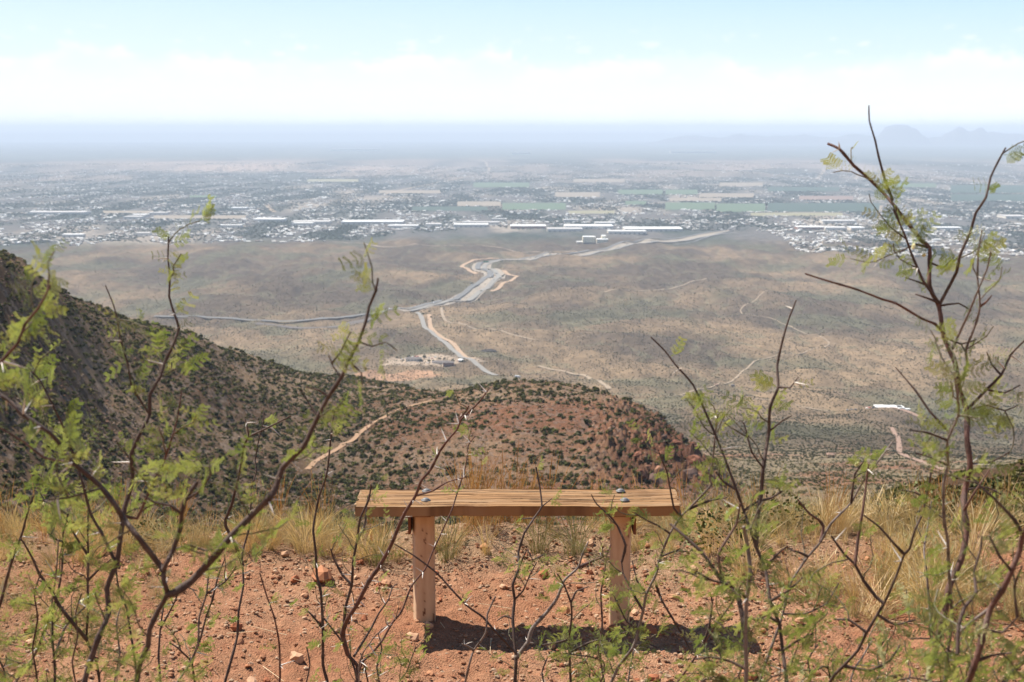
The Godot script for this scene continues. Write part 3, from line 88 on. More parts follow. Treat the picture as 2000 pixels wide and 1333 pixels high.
	-1.2,-1.3,-1.3,-1.4,-1.5,-1.7,-2.0,-2.3,-2.6,-3.0,-3.5,-3.9,-4.5,-5.1,-5.7,-6.3,-7.0,-7.8,-8.6,-9.4,-10.2,-11.1,-12.0,-12.9,-13.9,-14.9,-15.9,-16.9,-18.0,-19.4,-21.0,-22.7,-24.6,-26.7,-29.0,-31.4,-33.9,-36.9,-40.1,-43.7,-47.5,-51.6,-56.0,-60.5,-65.3,-70.2,-75.3,-80.5,-86.5,-93.1,-100.1,-107.1,-114.1,-121.3,-129.1,-137.6,-146.8,-156.7,-167.6,-179.2,-191.5,-204.7,-218.9,-234.4,-251.1,-268.7,-286.8,-305.0,-323.0,-340.5,
	-1.2,-1.2,-1.3,-1.4,-1.5,-1.7,-2.0,-2.2,-2.6,-3.0,-3.4,-3.9,-4.4,-5.0,-5.6,-6.3,-6.9,-7.7,-8.4,-9.2,-10.0,-10.8,-11.7,-12.5,-13.4,-14.3,-15.3,-16.2,-17.4,-18.7,-20.2,-21.8,-23.6,-25.5,-27.5,-29.9,-32.5,-35.3,-38.4,-41.7,-45.2,-49.0,-52.9,-57.4,-62.4,-67.9,-73.8,-80.0,-86.4,-93.0,-99.7,-106.3,-113.3,-120.8,-128.6,-137.1,-146.3,-156.2,-167.0,-178.6,-190.8,-204.0,-218.1,-233.7,-250.5,-268.2,-286.4,-304.8,-322.9,-340.5,
	-1.1,-1.2,-1.3,-1.4,-1.5,-1.7,-1.9,-2.2,-2.6,-3.0,-3.4,-3.9,-4.4,-5.0,-5.6,-6.2,-6.9,-7.6,-8.3,-9.0,-9.8,-10.5,-11.3,-12.1,-13.0,-13.8,-14.6,-15.6,-16.7,-17.9,-19.2,-20.6,-22.3,-24.2,-26.4,-29.0,-31.8,-34.9,-38.3,-42.1,-46.2,-50.5,-55.1,-60.0,-65.1,-70.4,-75.9,-81.5,-87.3,-93.2,-99.2,-105.5,-112.6,-120.2,-128.2,-136.7,-145.8,-155.6,-166.4,-177.9,-190.1,-203.2,-217.4,-233.0,-249.9,-267.8,-286.1,-304.6,-322.9,-340.5,
	-1.1,-1.2,-1.3,-1.3,-1.5,-1.7,-1.9,-2.2,-2.5,-2.9,-3.3,-3.8,-4.3,-4.9,-5.4,-6.1,-6.7,-7.4,-8.0,-8.8,-9.5,-10.2,-11.0,-11.8,-12.5,-13.3,-14.1,-15.1,-16.1,-17.2,-18.5,-20.0,-21.6,-23.7,-26.1,-28.7,-31.6,-34.9,-38.4,-42.2,-46.3,-50.7,-55.3,-60.1,-65.1,-70.3,-75.7,-81.3,-87.0,-92.8,-98.7,-105.0,-112.1,-119.7,-127.7,-136.1,-145.2,-155.0,-165.7,-177.2,-189.4,-202.4,-216.6,-232.2,-249.3,-267.3,-285.8,-304.4,-322.8,-340.5,
	-1.1,-1.2,-1.2,-1.3,-1.4,-1.6,-1.9,-2.1,-2.5,-2.9,-3.3,-3.7,-4.2,-4.7,-5.3,-5.9,-6.5,-7.1,-7.8,-8.5,-9.2,-9.9,-10.6,-11.4,-12.1,-12.9,-13.7,-14.6,-15.6,-16.7,-18.0,-19.4,-21.2,-23.3,-25.7,-28.4,-31.4,-34.6,-38.1,-41.9,-46.0,-50.3,-54.9,-59.7,-64.6,-69.8,-75.2,-80.7,-86.4,-92.2,-98.1,-104.4,-111.5,-119.2,-127.2,-135.6,-144.6,-154.4,-165.1,-176.5,-188.6,-201.6,-215.7,-231.4,-248.6,-266.7,-285.4,-304.2,-322.7,-340.5,
	-1.1,-1.1,-1.2,-1.3,-1.4,-1.6,-1.8,-2.1,-2.4,-2.8,-3.2,-3.6,-4.1,-4.6,-5.2,-5.7,-6.3,-6.9,-7.6,-8.2,-8.9,-9.6,-10.3,-11.0,-11.7,-12.4,-13.3,-14.2,-15.2,-16.3,-17.6,-19.0,-20.8,-23.0,-25.5,-28.2,-31.1,-34.3,-37.8,-41.6,-45.7,-49.9,-54.5,-59.2,-64.1,-69.3,-74.6,-80.1,-85.7,-91.5,-97.5,-103.7,-110.9,-118.7,-126.6,-135.0,-144.0,-153.7,-164.4,-175.7,-187.8,-200.7,-214.8,-230.6,-247.9,-266.2,-285.0,-304.0,-322.6,-340.5,
	-1.1,-1.1,-1.2,-1.3,-1.4,-1.6,-1.8,-2.1,-2.4,-2.7,-3.1,-3.5,-4.0,-4.5,-5.0,-5.6,-6.1,-6.7,-7.3,-8.0,-8.6,-9.3,-10.0,-10.7,-11.3,-12.1,-12.9,-13.8,-14.8,-15.9,-17.2,-18.6,-20.5,-22.7,-25.2,-27.9,-30.8,-34.0,-37.5,-41.3,-45.3,-49.6,-54.1,-58.8,-63.7,-68.8,-74.1,-79.5,-85.2,-90.9,-96.8,-103.1,-110.3,-118.1,-126.1,-134.4,-143.4,-153.1,-163.7,-174.9,-186.9,-199.8,-213.9,-229.8,-247.2,-265.6,-284.6,-303.8,-322.5,-340.5,
	-1.0,-1.1,-1.2,-1.2,-1.4,-1.5,-1.8,-2.0,-2.3,-2.7,-3.1,-3.5,-3.9,-4.4,-4.9,-5.4,-6.0,-6.6,-7.2,-7.8,-8.4,-9.0,-9.7,-10.4,-11.0,-11.8,-12.6,-13.5,-14.5,-15.6,-16.8,-18.3,-20.1,-22.3,-24.8,-27.5,-30.5,-33.7,-37.2,-40.9,-44.9,-49.1,-53.6,-58.3,-63.2,-68.3,-73.6,-79.0,-84.6,-90.4,-96.2,-102.6,-109.8,-117.5,-125.5,-133.8,-142.7,-152.4,-162.9,-174.1,-186.0,-198.9,-213.0,-228.9,-246.4,-265.0,-284.2,-303.5,-322.5,-340.5,
	-1.0,-1.1,-1.1,-1.2,-1.3,-1.5,-1.7,-2.0,-2.3,-2.6,-3.0,-3.4,-3.8,-4.3,-4.8,-5.3,-5.8,-6.4,-7.0,-7.6,-8.2,-8.8,-9.4,-10.1,-10.7,-11.5,-12.3,-13.2,-14.2,-15.3,-16.5,-17.9,-19.8,-21.9,-24.4,-27.1,-30.0,-33.1,-36.6,-40.3,-44.2,-48.4,-52.8,-57.4,-62.3,-67.3,-72.5,-77.9,-83.5,-89.2,-95.0,-101.7,-109.1,-116.9,-124.9,-133.2,-142.1,-151.6,-162.1,-173.2,-185.1,-197.9,-212.0,-228.0,-245.6,-264.4,-283.8,-303.3,-322.4,-340.5,
	-0.9,-1.0,-1.1,-1.2,-1.3,-1.5,-1.7,-1.9,-2.2,-2.5,-2.9,-3.3,-3.7,-4.2,-4.7,-5.2,-5.7,-6.2,-6.8,-7.4,-8.0,-8.6,-9.2,-9.8,-10.5,-11.2,-12.0,-12.9,-13.9,-15.0,-16.2,-17.6,-19.4,-21.5,-23.9,-26.6,-29.4,-32.5,-35.9,-39.5,-43.4,-47.5,-51.8,-56.4,-61.1,-66.1,-71.3,-76.6,-82.1,-87.7,-93.9,-100.9,-108.5,-116.4,-124.3,-132.5,-141.3,-150.9,-161.3,-172.4,-184.1,-196.9,-210.9,-227.0,-244.8,-263.8,-283.4,-303.0,-322.3,-340.5,
	-0.9,-1.0,-1.0,-1.1,-1.2,-1.4,-1.6,-1.9,-2.2,-2.5,-2.8,-3.2,-3.6,-4.1,-4.5,-5.0,-5.6,-6.1,-6.6,-7.2,-7.8,-8.4,-9.0,-9.6,-10.3,-11.0,-11.8,-12.7,-13.7,-14.7,-15.9,-17.3,-19.0,-21.1,-23.4,-26.0,-28.8,-31.8,-35.1,-38.7,-42.6,-46.6,-50.9,-55.4,-60.2,-65.1,-70.2,-75.5,-81.0,-86.7,-93.2,-100.3,-107.9,-115.8,-123.6,-131.8,-140.6,-150.1,-160.5,-171.5,-183.1,-195.8,-209.9,-226.0,-243.9,-263.1,-282.9,-302.8,-322.2,-340.5,
	-0.8,-0.9,-1.0,-1.1,-1.2,-1.4,-1.6,-1.8,-2.1,-2.4,-2.8,-3.2,-3.6,-4.0,-4.5,-5.0,-5.5,-6.0,-6.5,-7.1,-7.6,-8.2,-8.8,-9.4,-10.1,-10.8,-11.6,-12.4,-13.4,-14.4,-15.6,-16.9,-18.6,-20.6,-22.9,-25.5,-28.2,-31.2,-34.5,-38.0,-41.9,-46.0,-50.3,-54.8,-59.5,-64.5,-69.6,-74.9,-80.3,-86.1,-92.6,-99.8,-107.3,-115.1,-123.0,-131.1,-139.8,-149.3,-159.6,-170.5,-182.1,-194.7,-208.8,-225.0,-243.1,-262.4,-282.4,-302.5,-322.1,-340.5,
	-0.8,-0.9,-0.9,-1.0,-1.2,-1.3,-1.5,-1.8,-2.1,-2.4,-2.7,-3.1,-3.5,-3.9,-4.4,-4.9,-5.4,-5.9,-6.4,-7.0,-7.5,-8.1,-8.7,-9.3,-9.9,-10.6,-11.3,-12.2,-13.1,-14.1,-15.3,-16.6,-18.2,-20.1,-22.4,-24.8,-27.5,-30.5,-33.7,-37.3,-41.1,-45.1,-49.5,-54.0,-58.7,-63.7,-68.8,-74.1,-79.6,-85.3,-91.8,-99.0,-106.5,-114.3,-122.1,-130.2,-139.0,-148.4,-158.7,-169.5,-181.0,-193.6,-207.6,-223.9,-242.2,-261.7,-282.0,-302.2,-322.0,-340.5,
	-0.8,-0.8,-0.9,-1.0,-1.1,-1.3,-1.5,-1.7,-2.0,-2.3,-2.7,-3.0,-3.4,-3.8,-4.3,-4.8,-5.3,-5.8,-6.3,-6.8,-7.4,-7.9,-8.5,-9.1,-9.7,-10.4,-11.1,-11.9,-12.8,-13.8,-14.9,-16.2,-17.8,-19.6,-21.8,-24.2,-26.8,-29.6,-32.8,-36.3,-40.1,-44.1,-48.4,-52.9,-57.7,-62.6,-67.7,-73.0,-78.5,-84.2,-90.7,-97.8,-105.4,-113.2,-121.0,-129.2,-137.9,-147.3,-157.6,-168.4,-179.9,-192.5,-206.5,-222.9,-241.2,-261.0,-281.5,-302.0,-321.9,-340.5,
	-0.7,-0.8,-0.9,-0.9,-1.1,-1.2,-1.4,-1.7,-1.9,-2.3,-2.6,-3.0,-3.3,-3.8,-4.2,-4.7,-5.1,-5.6,-6.2,-6.7,-7.2,-7.8,-8.3,-8.9,-9.5,-10.1,-10.9,-11.7,-12.5,-13.5,-14.6,-15.8,-17.3,-19.1,-21.2,-23.5,-26.0,-28.7,-31.8,-35.3,-39.0,-43.0,-47.2,-51.7,-56.4,-61.3,-66.4,-71.7,-77.1,-82.9,-89.4,-96.5,-104.1,-111.9,-119.8,-128.0,-136.8,-146.2,-156.5,-167.3,-178.7,-191.2,-205.3,-221.8,-240.3,-260.3,-281.0,-301.7,-321.8,-340.5,
	-0.7,-0.7,-0.8,-0.9,-1.0,-1.2,-1.4,-1.6,-1.9,-2.2,-2.5,-2.9,-3.3,-3.7,-4.1,-4.6,-5.0,-5.5,-6.0,-6.5,-7.1,-7.6,-8.1,-8.7,-9.3,-9.9,-10.6,-11.4,-12.2,-13.2,-14.2,-15.4,-16.8,-18.6,-20.6,-22.8,-25.2,-27.8,-30.8,-34.2,-37.8,-41.7,-45.9,-50.4,-55.0,-59.9,-65.0,-70.3,-75.7,-81.4,-87.9,-95.1,-102.7,-110.5,-118.5,-126.8,-135.6,-145.1,-155.4,-166.1,-177.5,-190.0,-204.1,-220.6,-239.4,-259.5,-280.5,-301.4,-321.7,-340.5,
	-0.6,-0.7,-0.8,-0.9,-1.0,-1.1,-1.3,-1.6,-1.8,-2.1,-2.5,-2.8,-3.2,-3.6,-4.0,-4.5,-4.9,-5.4,-5.9,-6.4,-6.9,-7.4,-8.0,-8.5,-9.1,-9.7,-10.4,-11.1,-11.9,-12.8,-13.8,-15.0,-16.4,-18.0,-19.9,-22.1,-24.4,-27.0,-29.9,-33.1,-36.7,-40.5,-44.6,-49.0,-53.7,-58.5,-63.5,-68.8,-74.2,-79.9,-86.4,-93.6,-101.2,-109.1,-117.1,-125.5,-134.4,-143.9,-154.2,-164.9,-176.3,-188.7,-202.8,-219.5,-238.4,-258.8,-279.9,-301.1,-321.5,-340.5,
	-0.6,-0.7,-0.7,-0.8,-0.9,-1.1,-1.3,-1.5,-1.8,-2.1,-2.4,-2.7,-3.1,-3.5,-3.9,-4.4,-4.8,-5.3,-5.7,-6.2,-6.7,-7.2,-7.8,-8.3,-8.8,-9.4,-10.1,-10.8,-11.6,-12.5,-13.4,-14.5,-15.9,-17.5,-19.3,-21.4,-23.6,-26.1,-28.9,-32.1,-35.5,-39.3,-43.4,-47.7,-52.3,-57.1,-62.2,-67.4,-72.7,-78.4,-85.0,-92.2,-99.8,-107.8,-115.8,-124.2,-133.2,-142.7,-153.0,-163.7,-175.0,-187.4,-201.5,-218.3,-237.4,-258.0,-279.4,-300.8,-321.4,-340.5,
	-0.6,-0.6,-0.7,-0.8,-0.9,-1.1,-1.3,-1.5,-1.7,-2.0,-2.3,-2.7,-3.0,-3.4,-3.8,-4.2,-4.7,-5.1,-5.6,-6.1,-6.6,-7.1,-7.6,-8.1,-8.6,-9.2,-9.8,-10.5,-11.2,-12.1,-13.0,-14.1,-15.4,-16.9,-18.7,-20.7,-22.9,-25.3,-28.0,-31.1,-34.5,-38.3,-42.3,-46.6,-51.1,-55.9,-60.9,-66.1,-71.4,-77.1,-83.6,-90.8,-98.5,-106.5,-114.5,-123.0,-132.0,-141.5,-151.8,-162.5,-173.7,-186.1,-200.2,-217.0,-236.3,-257.2,-278.9,-300.5,-321.3,-340.5,
	-0.5,-0.6,-0.7,-0.7,-0.9,-1.0,-1.2,-1.4,-1.7,-2.0,-2.3,-2.6,-3.0,-3.3,-3.7,-4.1,-4.6,-5.0,-5.5,-5.9,-6.4,-6.9,-7.4,-7.9,-8.4,-8.9,-9.5,-10.2,-10.9,-11.7,-12.6,-13.6,-14.9,-16.4,-18.1,-20.0,-22.2,-24.5,-27.2,-30.2,-33.6,-37.3,-41.3,-45.6,-50.1,-54.9,-59.8,-65.0,-70.3,-76.0,-82.5,-89.7,-97.3,-105.3,-113.3,-121.8,-130.9,-140.4,-150.6,-161.2,-172.4,-184.7,-198.8,-215.8,-235.2,-256.4,-278.3,-300.2,-321.2,-340.5,
	-0.5,-0.6,-0.6,-0.7,-0.8,-1.0,-1.2,-1.4,-1.6,-1.9,-2.2,-2.5,-2.9,-3.2,-3.6,-4.0,-4.4,-4.9,-5.3,-5.8,-6.2,-6.7,-7.1,-7.6,-8.1,-8.6,-9.2,-9.8,-10.5,-11.3,-12.1,-13.1,-14.3,-15.8,-17.4,-19.3,-21.4,-23.7,-26.3,-29.3,-32.7,-36.4,-40.3,-44.6,-49.1,-53.8,-58.8,-63.9,-69.2,-74.8,-81.3,-88.5,-96.2,-104.1,-112.2,-120.7,-129.7,-139.2,-149.4,-159.9,-171.0,-183.3,-197.4,-214.5,-234.1,-255.5,-277.7,-299.8,-321.1,-340.5,
	-0.4,-0.5,-0.6,-0.7,-0.8,-0.9,-1.1,-1.3,-1.6,-1.9,-2.1,-2.5,-2.8,-3.2,-3.5,-3.9,-4.3,-4.7,-5.2,-5.6,-6.0,-6.5,-6.9,-7.4,-7.8,-8.3,-8.9,-9.5,-10.1,-10.8,-11.6,-12.6,-13.7,-15.1,-16.8,-18.6,-20.7,-22.9,-25.5,-28.5,-31.8,-35.4,-39.4,-43.6,-48.1,-52.8,-57.8,-62.9,-68.1,-73.8,-80.2,-87.4,-95.0,-103.0,-111.0,-119.5,-128.6,-138.0,-148.2,-158.7,-169.7,-181.9,-195.9,-213.1,-233.0,-254.6,-277.1,-299.5,-320.9,-340.5,
	-0.4,-0.5,-0.6,-0.6,-0.8,-0.9,-1.1,-1.3,-1.5,-1.8,-2.1,-2.4,-2.7,-3.1,-3.4,-3.8,-4.2,-4.6,-5.0,-5.4,-5.8,-6.3,-6.7,-7.1,-7.6,-8.0,-8.5,-9.1,-9.7,-10.4,-11.1,-12.0,-13.1,-14.5,-16.1,-17.9,-19.9,-22.1,-24.6,-27.6,-30.9,-34.5,-38.4,-42.6,-47.1,-51.8,-56.7,-61.8,-67.1,-72.7,-79.1,-86.3,-93.9,-101.8,-109.8,-118.4,-127.4,-136.8,-147.0,-157.3,-168.3,-180.4,-194.5,-211.7,-231.8,-253.7,-276.5,-299.2,-320.8,-340.5,
	-0.4,-0.4,-0.5,-0.6,-0.7,-0.9,-1.0,-1.3,-1.5,-1.7,-2.0,-2.3,-2.6,-3.0,-3.3,-3.7,-4.1,-4.4,-4.8,-5.2,-5.6,-6.1,-6.5,-6.9,-7.3,-7.7,-8.2,-8.7,-9.2,-9.9,-10.6,-11.4,-12.5,-13.9,-15.4,-17.2,-19.1,-21.3,-23.8,-26.7,-30.0,-33.6,-37.5,-41.7,-46.2,-50.8,-55.7,-60.8,-66.1,-71.6,-78.1,-85.2,-92.8,-100.7,-108.7,-117.2,-126.2,-135.6,-145.7,-156.0,-166.9,-178.9,-193.0,-210.3,-230.6,-252.8,-275.8,-298.8,-320.7,-340.5,
	-0.3,-0.4,-0.5,-0.6,-0.7,-0.8,-1.0,-1.2,-1.4,-1.7,-2.0,-2.2,-2.6,-2.9,-3.2,-3.6,-3.9,-4.3,-4.7,-5.1,-5.5,-5.8,-6.2,-6.6,-7.0,-7.4,-7.8,-8.3,-8.8,-9.4,-10.1,-10.9,-11.9,-13.2,-14.7,-16.4,-18.3,-20.4,-22.9,-25.8,-29.0,-32.6,-36.5,-40.7,-45.2,-49.9,-54.8,-59.8,-65.0,-70.6,-77.0,-84.1,-91.7,-99.5,-107.5,-116.0,-125.0,-134.4,-144.4,-154.6,-165.4,-177.4,-191.4,-208.9,-229.4,-251.8,-275.2,-298.4,-320.6,-340.5,
	-0.3,-0.4,-0.4,-0.5,-0.6,-0.8,-1.0,-1.2,-1.4,-1.6,-1.9,-2.2,-2.5,-2.8,-3.1,-3.5,-3.8,-4.2,-4.5,-4.9,-5.3,-5.6,-6.0,-6.4,-6.7,-7.1,-7.5,-7.9,-8.4,-8.9,-9.5,-10.3,-11.3,-12.5,-14.0,-15.7,-17.6,-19.6,-22.1,-24.9,-28.1,-31.7,-35.6,-39.8,-44.2,-48.9,-53.8,-58.8,-64.0,-69.6,-75.9,-83.0,-90.5,-98.4,-106.3,-114.8,-123.8,-133.1,-143.1,-153.3,-163.9,-175.9,-189.8,-207.4,-228.1,-250.8,-274.5,-298.1,-320.4,-340.5,
	-0.3,-0.3,-0.4,-0.5,-0.6,-0.8,-0.9,-1.1,-1.3,-1.6,-1.8,-2.1,-2.4,-2.7,-3.0,-3.3,-3.7,-4.0,-4.4,-4.7,-5.1,-5.4,-5.8,-6.1,-6.4,-6.8,-7.1,-7.5,-7.9,-8.4,-9.0,-9.7,-10.7,-11.9,-13.3,-15.0,-16.8,-18.8,-21.2,-24.0,-27.2,-30.8,-34.7,-38.8,-43.3,-47.9,-52.8,-57.8,-63.0,-68.5,-74.8,-81.9,-89.4,-97.2,-105.1,-113.6,-122.6,-131.8,-141.8,-151.9,-162.4,-174.3,-188.2,-205.9,-226.8,-249.8,-273.8,-297.7,-320.3,-340.5,
	-0.2,-0.3,-0.4,-0.5,-0.6,-0.7,-0.9,-1.1,-1.3,-1.5,-1.8,-2.0,-2.3,-2.6,-2.9,-3.2,-3.5,-3.9,-4.2,-4.5,-4.9,-5.2,-5.5,-5.9,-6.2,-6.5,-6.8,-7.1,-7.5,-8.0,-8.5,-9.1,-10.1,-11.2,-12.6,-14.3,-16.0,-18.0,-20.4,-23.2,-26.3,-29.9,-33.7,-37.9,-42.3,-47.0,-51.8,-56.8,-62.0,-67.5,-73.8,-80.8,-88.2,-96.0,-103.9,-112.4,-121.3,-130.5,-140.4,-150.4,-160.9,-172.7,-186.6,-204.4,-225.5,-248.8,-273.1,-297.3,-320.1,-340.5,
	-0.2,-0.3,-0.3,-0.4,-0.5,-0.7,-0.8,-1.0,-1.2,-1.5,-1.7,-2.0,-2.2,-2.5,-2.8,-3.1,-3.4,-3.7,-4.0,-4.4,-4.7,-5.0,-5.3,-5.6,-5.9,-6.2,-6.4,-6.7,-7.1,-7.5,-8.0,-8.6,-9.5,-10.6,-12.0,-13.5,-15.3,-17.2,-19.5,-22.3,-25.5,-29.0,-32.8,-37.0,-41.4,-46.0,-50.8,-55.8,-61.0,-66.4,-72.7,-79.6,-87.1,-94.8,-102.7,-111.1,-120.0,-129.2,-139.1,-149.0,-159.3,-171.0,-184.9,-202.8,-224.2,-247.8,-272.4,-296.9,-320.0,-340.5,
	-0.2,-0.2,-0.3,-0.4,-0.5,-0.6,-0.8,-1.0,-1.2,-1.4,-1.6,-1.9,-2.2,-2.4,-2.7,-3.0,-3.3,-3.6,-3.9,-4.2,-4.5,-4.8,-5.1,-5.4,-5.6,-5.9,-6.1,-6.4,-6.7,-7.1,-7.5,-8.1,-8.9,-10.0,-11.3,-12.9,-14.6,-16.4,-18.7,-21.4,-24.6,-28.1,-31.9,-36.0,-40.4,-45.0,-49.8,-54.8,-59.9,-65.3,-71.6,-78.5,-85.9,-93.6,-101.4,-109.9,-118.7,-127.9,-137.7,-147.5,-157.8,-169.4,-183.2,-201.2,-222.8,-246.7,-271.7,-296.5,-319.9,-340.5,
	-0.1,-0.2,-0.3,-0.4,-0.5,-0.6,-0.8,-1.0,-1.2,-1.4,-1.6,-1.9,-2.1,-2.4,-2.7,-2.9,-3.2,-3.5,-3.8,-4.1,-4.4,-4.7,-5.0,-5.2,-5.5,-5.7,-5.9,-6.2,-6.5,-6.8,-7.3,-7.8,-8.6,-9.7,-11.0,-12.5,-14.2,-16.0,-18.3,-21.0,-24.1,-27.6,-31.4,-35.5,-39.9,-44.5,-49.3,-54.3,-59.4,-64.8,-71.0,-77.9,-85.3,-93.0,-100.8,-109.2,-118.1,-127.2,-136.9,-146.7,-156.9,-168.5,-182.4,-200.4,-222.1,-246.2,-271.3,-296.3,-319.8,-340.5,
	-0.1,-0.2,-0.3,-0.4,-0.5,-0.6,-0.8,-1.0,-1.2,-1.4,-1.6,-1.9,-2.1,-2.4,-2.7,-2.9,-3.2,-3.5,-3.8,-4.1,-4.4,-4.7,-5.0,-5.2,-5.5,-5.7,-5.9,-6.2,-6.5,-6.8,-7.3,-7.8,-8.6,-9.7,-11.0,-12.5,-14.2,-16.0,-18.3,-21.0,-24.1,-27.6,-31.4,-35.5,-39.9,-44.5,-49.3,-54.3,-59.4,-64.8,-71.0,-77.9,-85.3,-93.0,-100.8,-109.2,-118.1,-127.2,-136.9,-146.7,-156.9,-168.5,-182.4,-200.4,-222.1,-246.2,-271.3,-296.3,-319.8,-340.5,
	-0.1,-0.2,-0.3,-0.4,-0.5,-0.6,-0.8,-1.0,-1.2,-1.4,-1.6,-1.9,-2.1,-2.4,-2.7,-2.9,-3.2,-3.5,-3.8,-4.1,-4.4,-4.7,-5.0,-5.2,-5.5,-5.7,-5.9,-6.2,-6.5,-6.8,-7.3,-7.8,-8.6,-9.7,-11.0,-12.5,-14.2,-16.0,-18.3,-21.0,-24.1,-27.6,-31.4,-35.5,-39.9,-44.5,-49.3,-54.3,-59.4,-64.8,-71.0,-77.9,-85.3,-93.0,-100.8,-109.2,-118.1,-127.2,-136.9,-146.7,-156.9,-168.5,-182.4,-200.4,-222.1,-246.2,-271.3,-296.3,-319.8,-340.5,
	-0.1,-0.2,-0.3,-0.4,-0.5,-0.6,-0.8,-1.0,-1.2,-1.4,-1.6,-1.9,-2.1,-2.4,-2.7,-2.9,-3.2,-3.5,-3.8,-4.1,-4.4,-4.7,-5.0,-5.2,-5.5,-5.7,-5.9,-6.2,-6.5,-6.8,-7.3,-7.8,-8.6,-9.7,-11.0,-12.5,-14.2,-16.0,-18.3,-21.0,-24.1,-27.6,-31.4,-35.5,-39.9,-44.5,-49.3,-54.3,-59.4,-64.8,-71.0,-77.9,-85.3,-93.0,-100.8,-109.2,-118.1,-127.2,-136.9,-146.7,-156.9,-168.5,-182.4,-200.4,-222.1,-246.2,-271.3,-296.3,-319.8,-340.5,
	-0.1,-0.2,-0.3,-0.4,-0.5,-0.6,-0.8,-1.0,-1.2,-1.4,-1.6,-1.9,-2.1,-2.4,-2.7,-2.9,-3.2,-3.5,-3.8,-4.1,-4.4,-4.7,-5.0,-5.2,-5.5,-5.7,-5.9,-6.2,-6.5,-6.8,-7.3,-7.8,-8.6,-9.7,-11.0,-12.5,-14.2,-16.0,-18.3,-21.0,-24.1,-27.6,-31.4,-35.5,-39.9,-44.5,-49.3,-54.3,-59.4,-64.8,-71.0,-77.9,-85.3,-93.0,-100.8,-109.2,-118.1,-127.2,-136.9,-146.7,-156.9,-168.5,-182.4,-200.4,-222.1,-246.2,-271.3,-296.3,-319.8,-340.5,
	-0.1,-0.2,-0.3,-0.4,-0.5,-0.6,-0.8,-1.0,-1.2,-1.4,-1.6,-1.9,-2.1,-2.4,-2.7,-2.9,-3.2,-3.5,-3.8,-4.1,-4.4,-4.7,-5.0,-5.2,-5.5,-5.7,-5.9,-6.2,-6.5,-6.8,-7.3,-7.8,-8.6,-9.7,-11.0,-12.5,-14.2,-16.0,-18.3,-21.0,-24.1,-27.6,-31.4,-35.5,-39.9,-44.5,-49.3,-54.3,-59.4,-64.8,-71.0,-77.9,-85.3,-93.0,-100.8,-109.2,-118.1,-127.2,-136.9,-146.7,-156.9,-168.5,-182.4,-200.4,-222.1,-246.2,-271.3,-296.3,-319.8,-340.5,
	-0.1,-0.2,-0.3,-0.4,-0.5,-0.6,-0.8,-1.0,-1.2,-1.4,-1.6,-1.9,-2.1,-2.4,-2.7,-2.9,-3.2,-3.5,-3.8,-4.1,-4.4,-4.7,-5.0,-5.2,-5.5,-5.7,-5.9,-6.2,-6.5,-6.8,-7.3,-7.8,-8.6,-9.7,-11.0,-12.5,-14.2,-16.0,-18.3,-21.0,-24.1,-27.6,-31.4,-35.5,-39.9,-44.5,-49.3,-54.3,-59.4,-64.8,-71.0,-77.9,-85.3,-93.0,-100.8,-109.2,-118.1,-127.2,-136.9,-146.7,-156.9,-168.5,-182.4,-200.4,-222.1,-246.2,-271.3,-296.3,-319.8,-340.5,
	-0.1,-0.2,-0.3,-0.4,-0.5,-0.6,-0.8,-1.0,-1.2,-1.4,-1.6,-1.9,-2.1,-2.4,-2.7,-2.9,-3.2,-3.5,-3.8,-4.1,-4.4,-4.7,-5.0,-5.2,-5.5,-5.7,-5.9,-6.2,-6.5,-6.8,-7.3,-7.8,-8.6,-9.7,-11.0,-12.5,-14.2,-16.0,-18.3,-21.0,-24.1,-27.6,-31.4,-35.5,-39.9,-44.5,-49.3,-54.3,-59.4,-64.8,-71.0,-77.9,-85.3,-93.0,-100.8,-109.2,-118.1,-127.2,-136.9,-146.7,-156.9,-168.5,-182.4,-200.4,-222.1,-246.2,-271.3,-296.3,-319.8,-340.5,
	-0.1,-0.2,-0.3,-0.4,-0.5,-0.6,-0.8,-1.0,-1.2,-1.4,-1.6,-1.9,-2.1,-2.4,-2.7,-2.9,-3.2,-3.5,-3.8,-4.1,-4.4,-4.7,-5.0,-5.2,-5.5,-5.7,-5.9,-6.2,-6.5,-6.8,-7.3,-7.8,-8.6,-9.7,-11.0,-12.5,-14.2,-16.0,-18.3,-21.0,-24.1,-27.6,-31.4,-35.5,-39.9,-44.5,-49.3,-54.3,-59.4,-64.8,-71.0,-77.9,-85.3,-93.0,-100.8,-109.2,-118.1,-127.2,-136.9,-146.7,-156.9,-168.5,-182.4,-200.4,-222.1,-246.2,-271.3,-296.3,-319.8,-340.5,
	-0.1,-0.2,-0.3,-0.4,-0.5,-0.6,-0.8,-1.0,-1.2,-1.4,-1.6,-1.9,-2.1,-2.4,-2.7,-2.9,-3.2,-3.5,-3.8,-4.1,-4.4,-4.7,-5.0,-5.2,-5.5,-5.7,-5.9,-6.2,-6.5,-6.8,-7.3,-7.8,-8.6,-9.7,-11.0,-12.5,-14.2,-16.0,-18.3,-21.0,-24.1,-27.6,-31.4,-35.5,-39.9,-44.5,-49.3,-54.3,-59.4,-64.8,-71.0,-77.9,-85.3,-93.0,-100.8,-109.2,-118.1,-127.2,-136.9,-146.7,-156.9,-168.5,-182.4,-200.4,-222.1,-246.2,-271.3,-296.3,-319.8,-340.5,
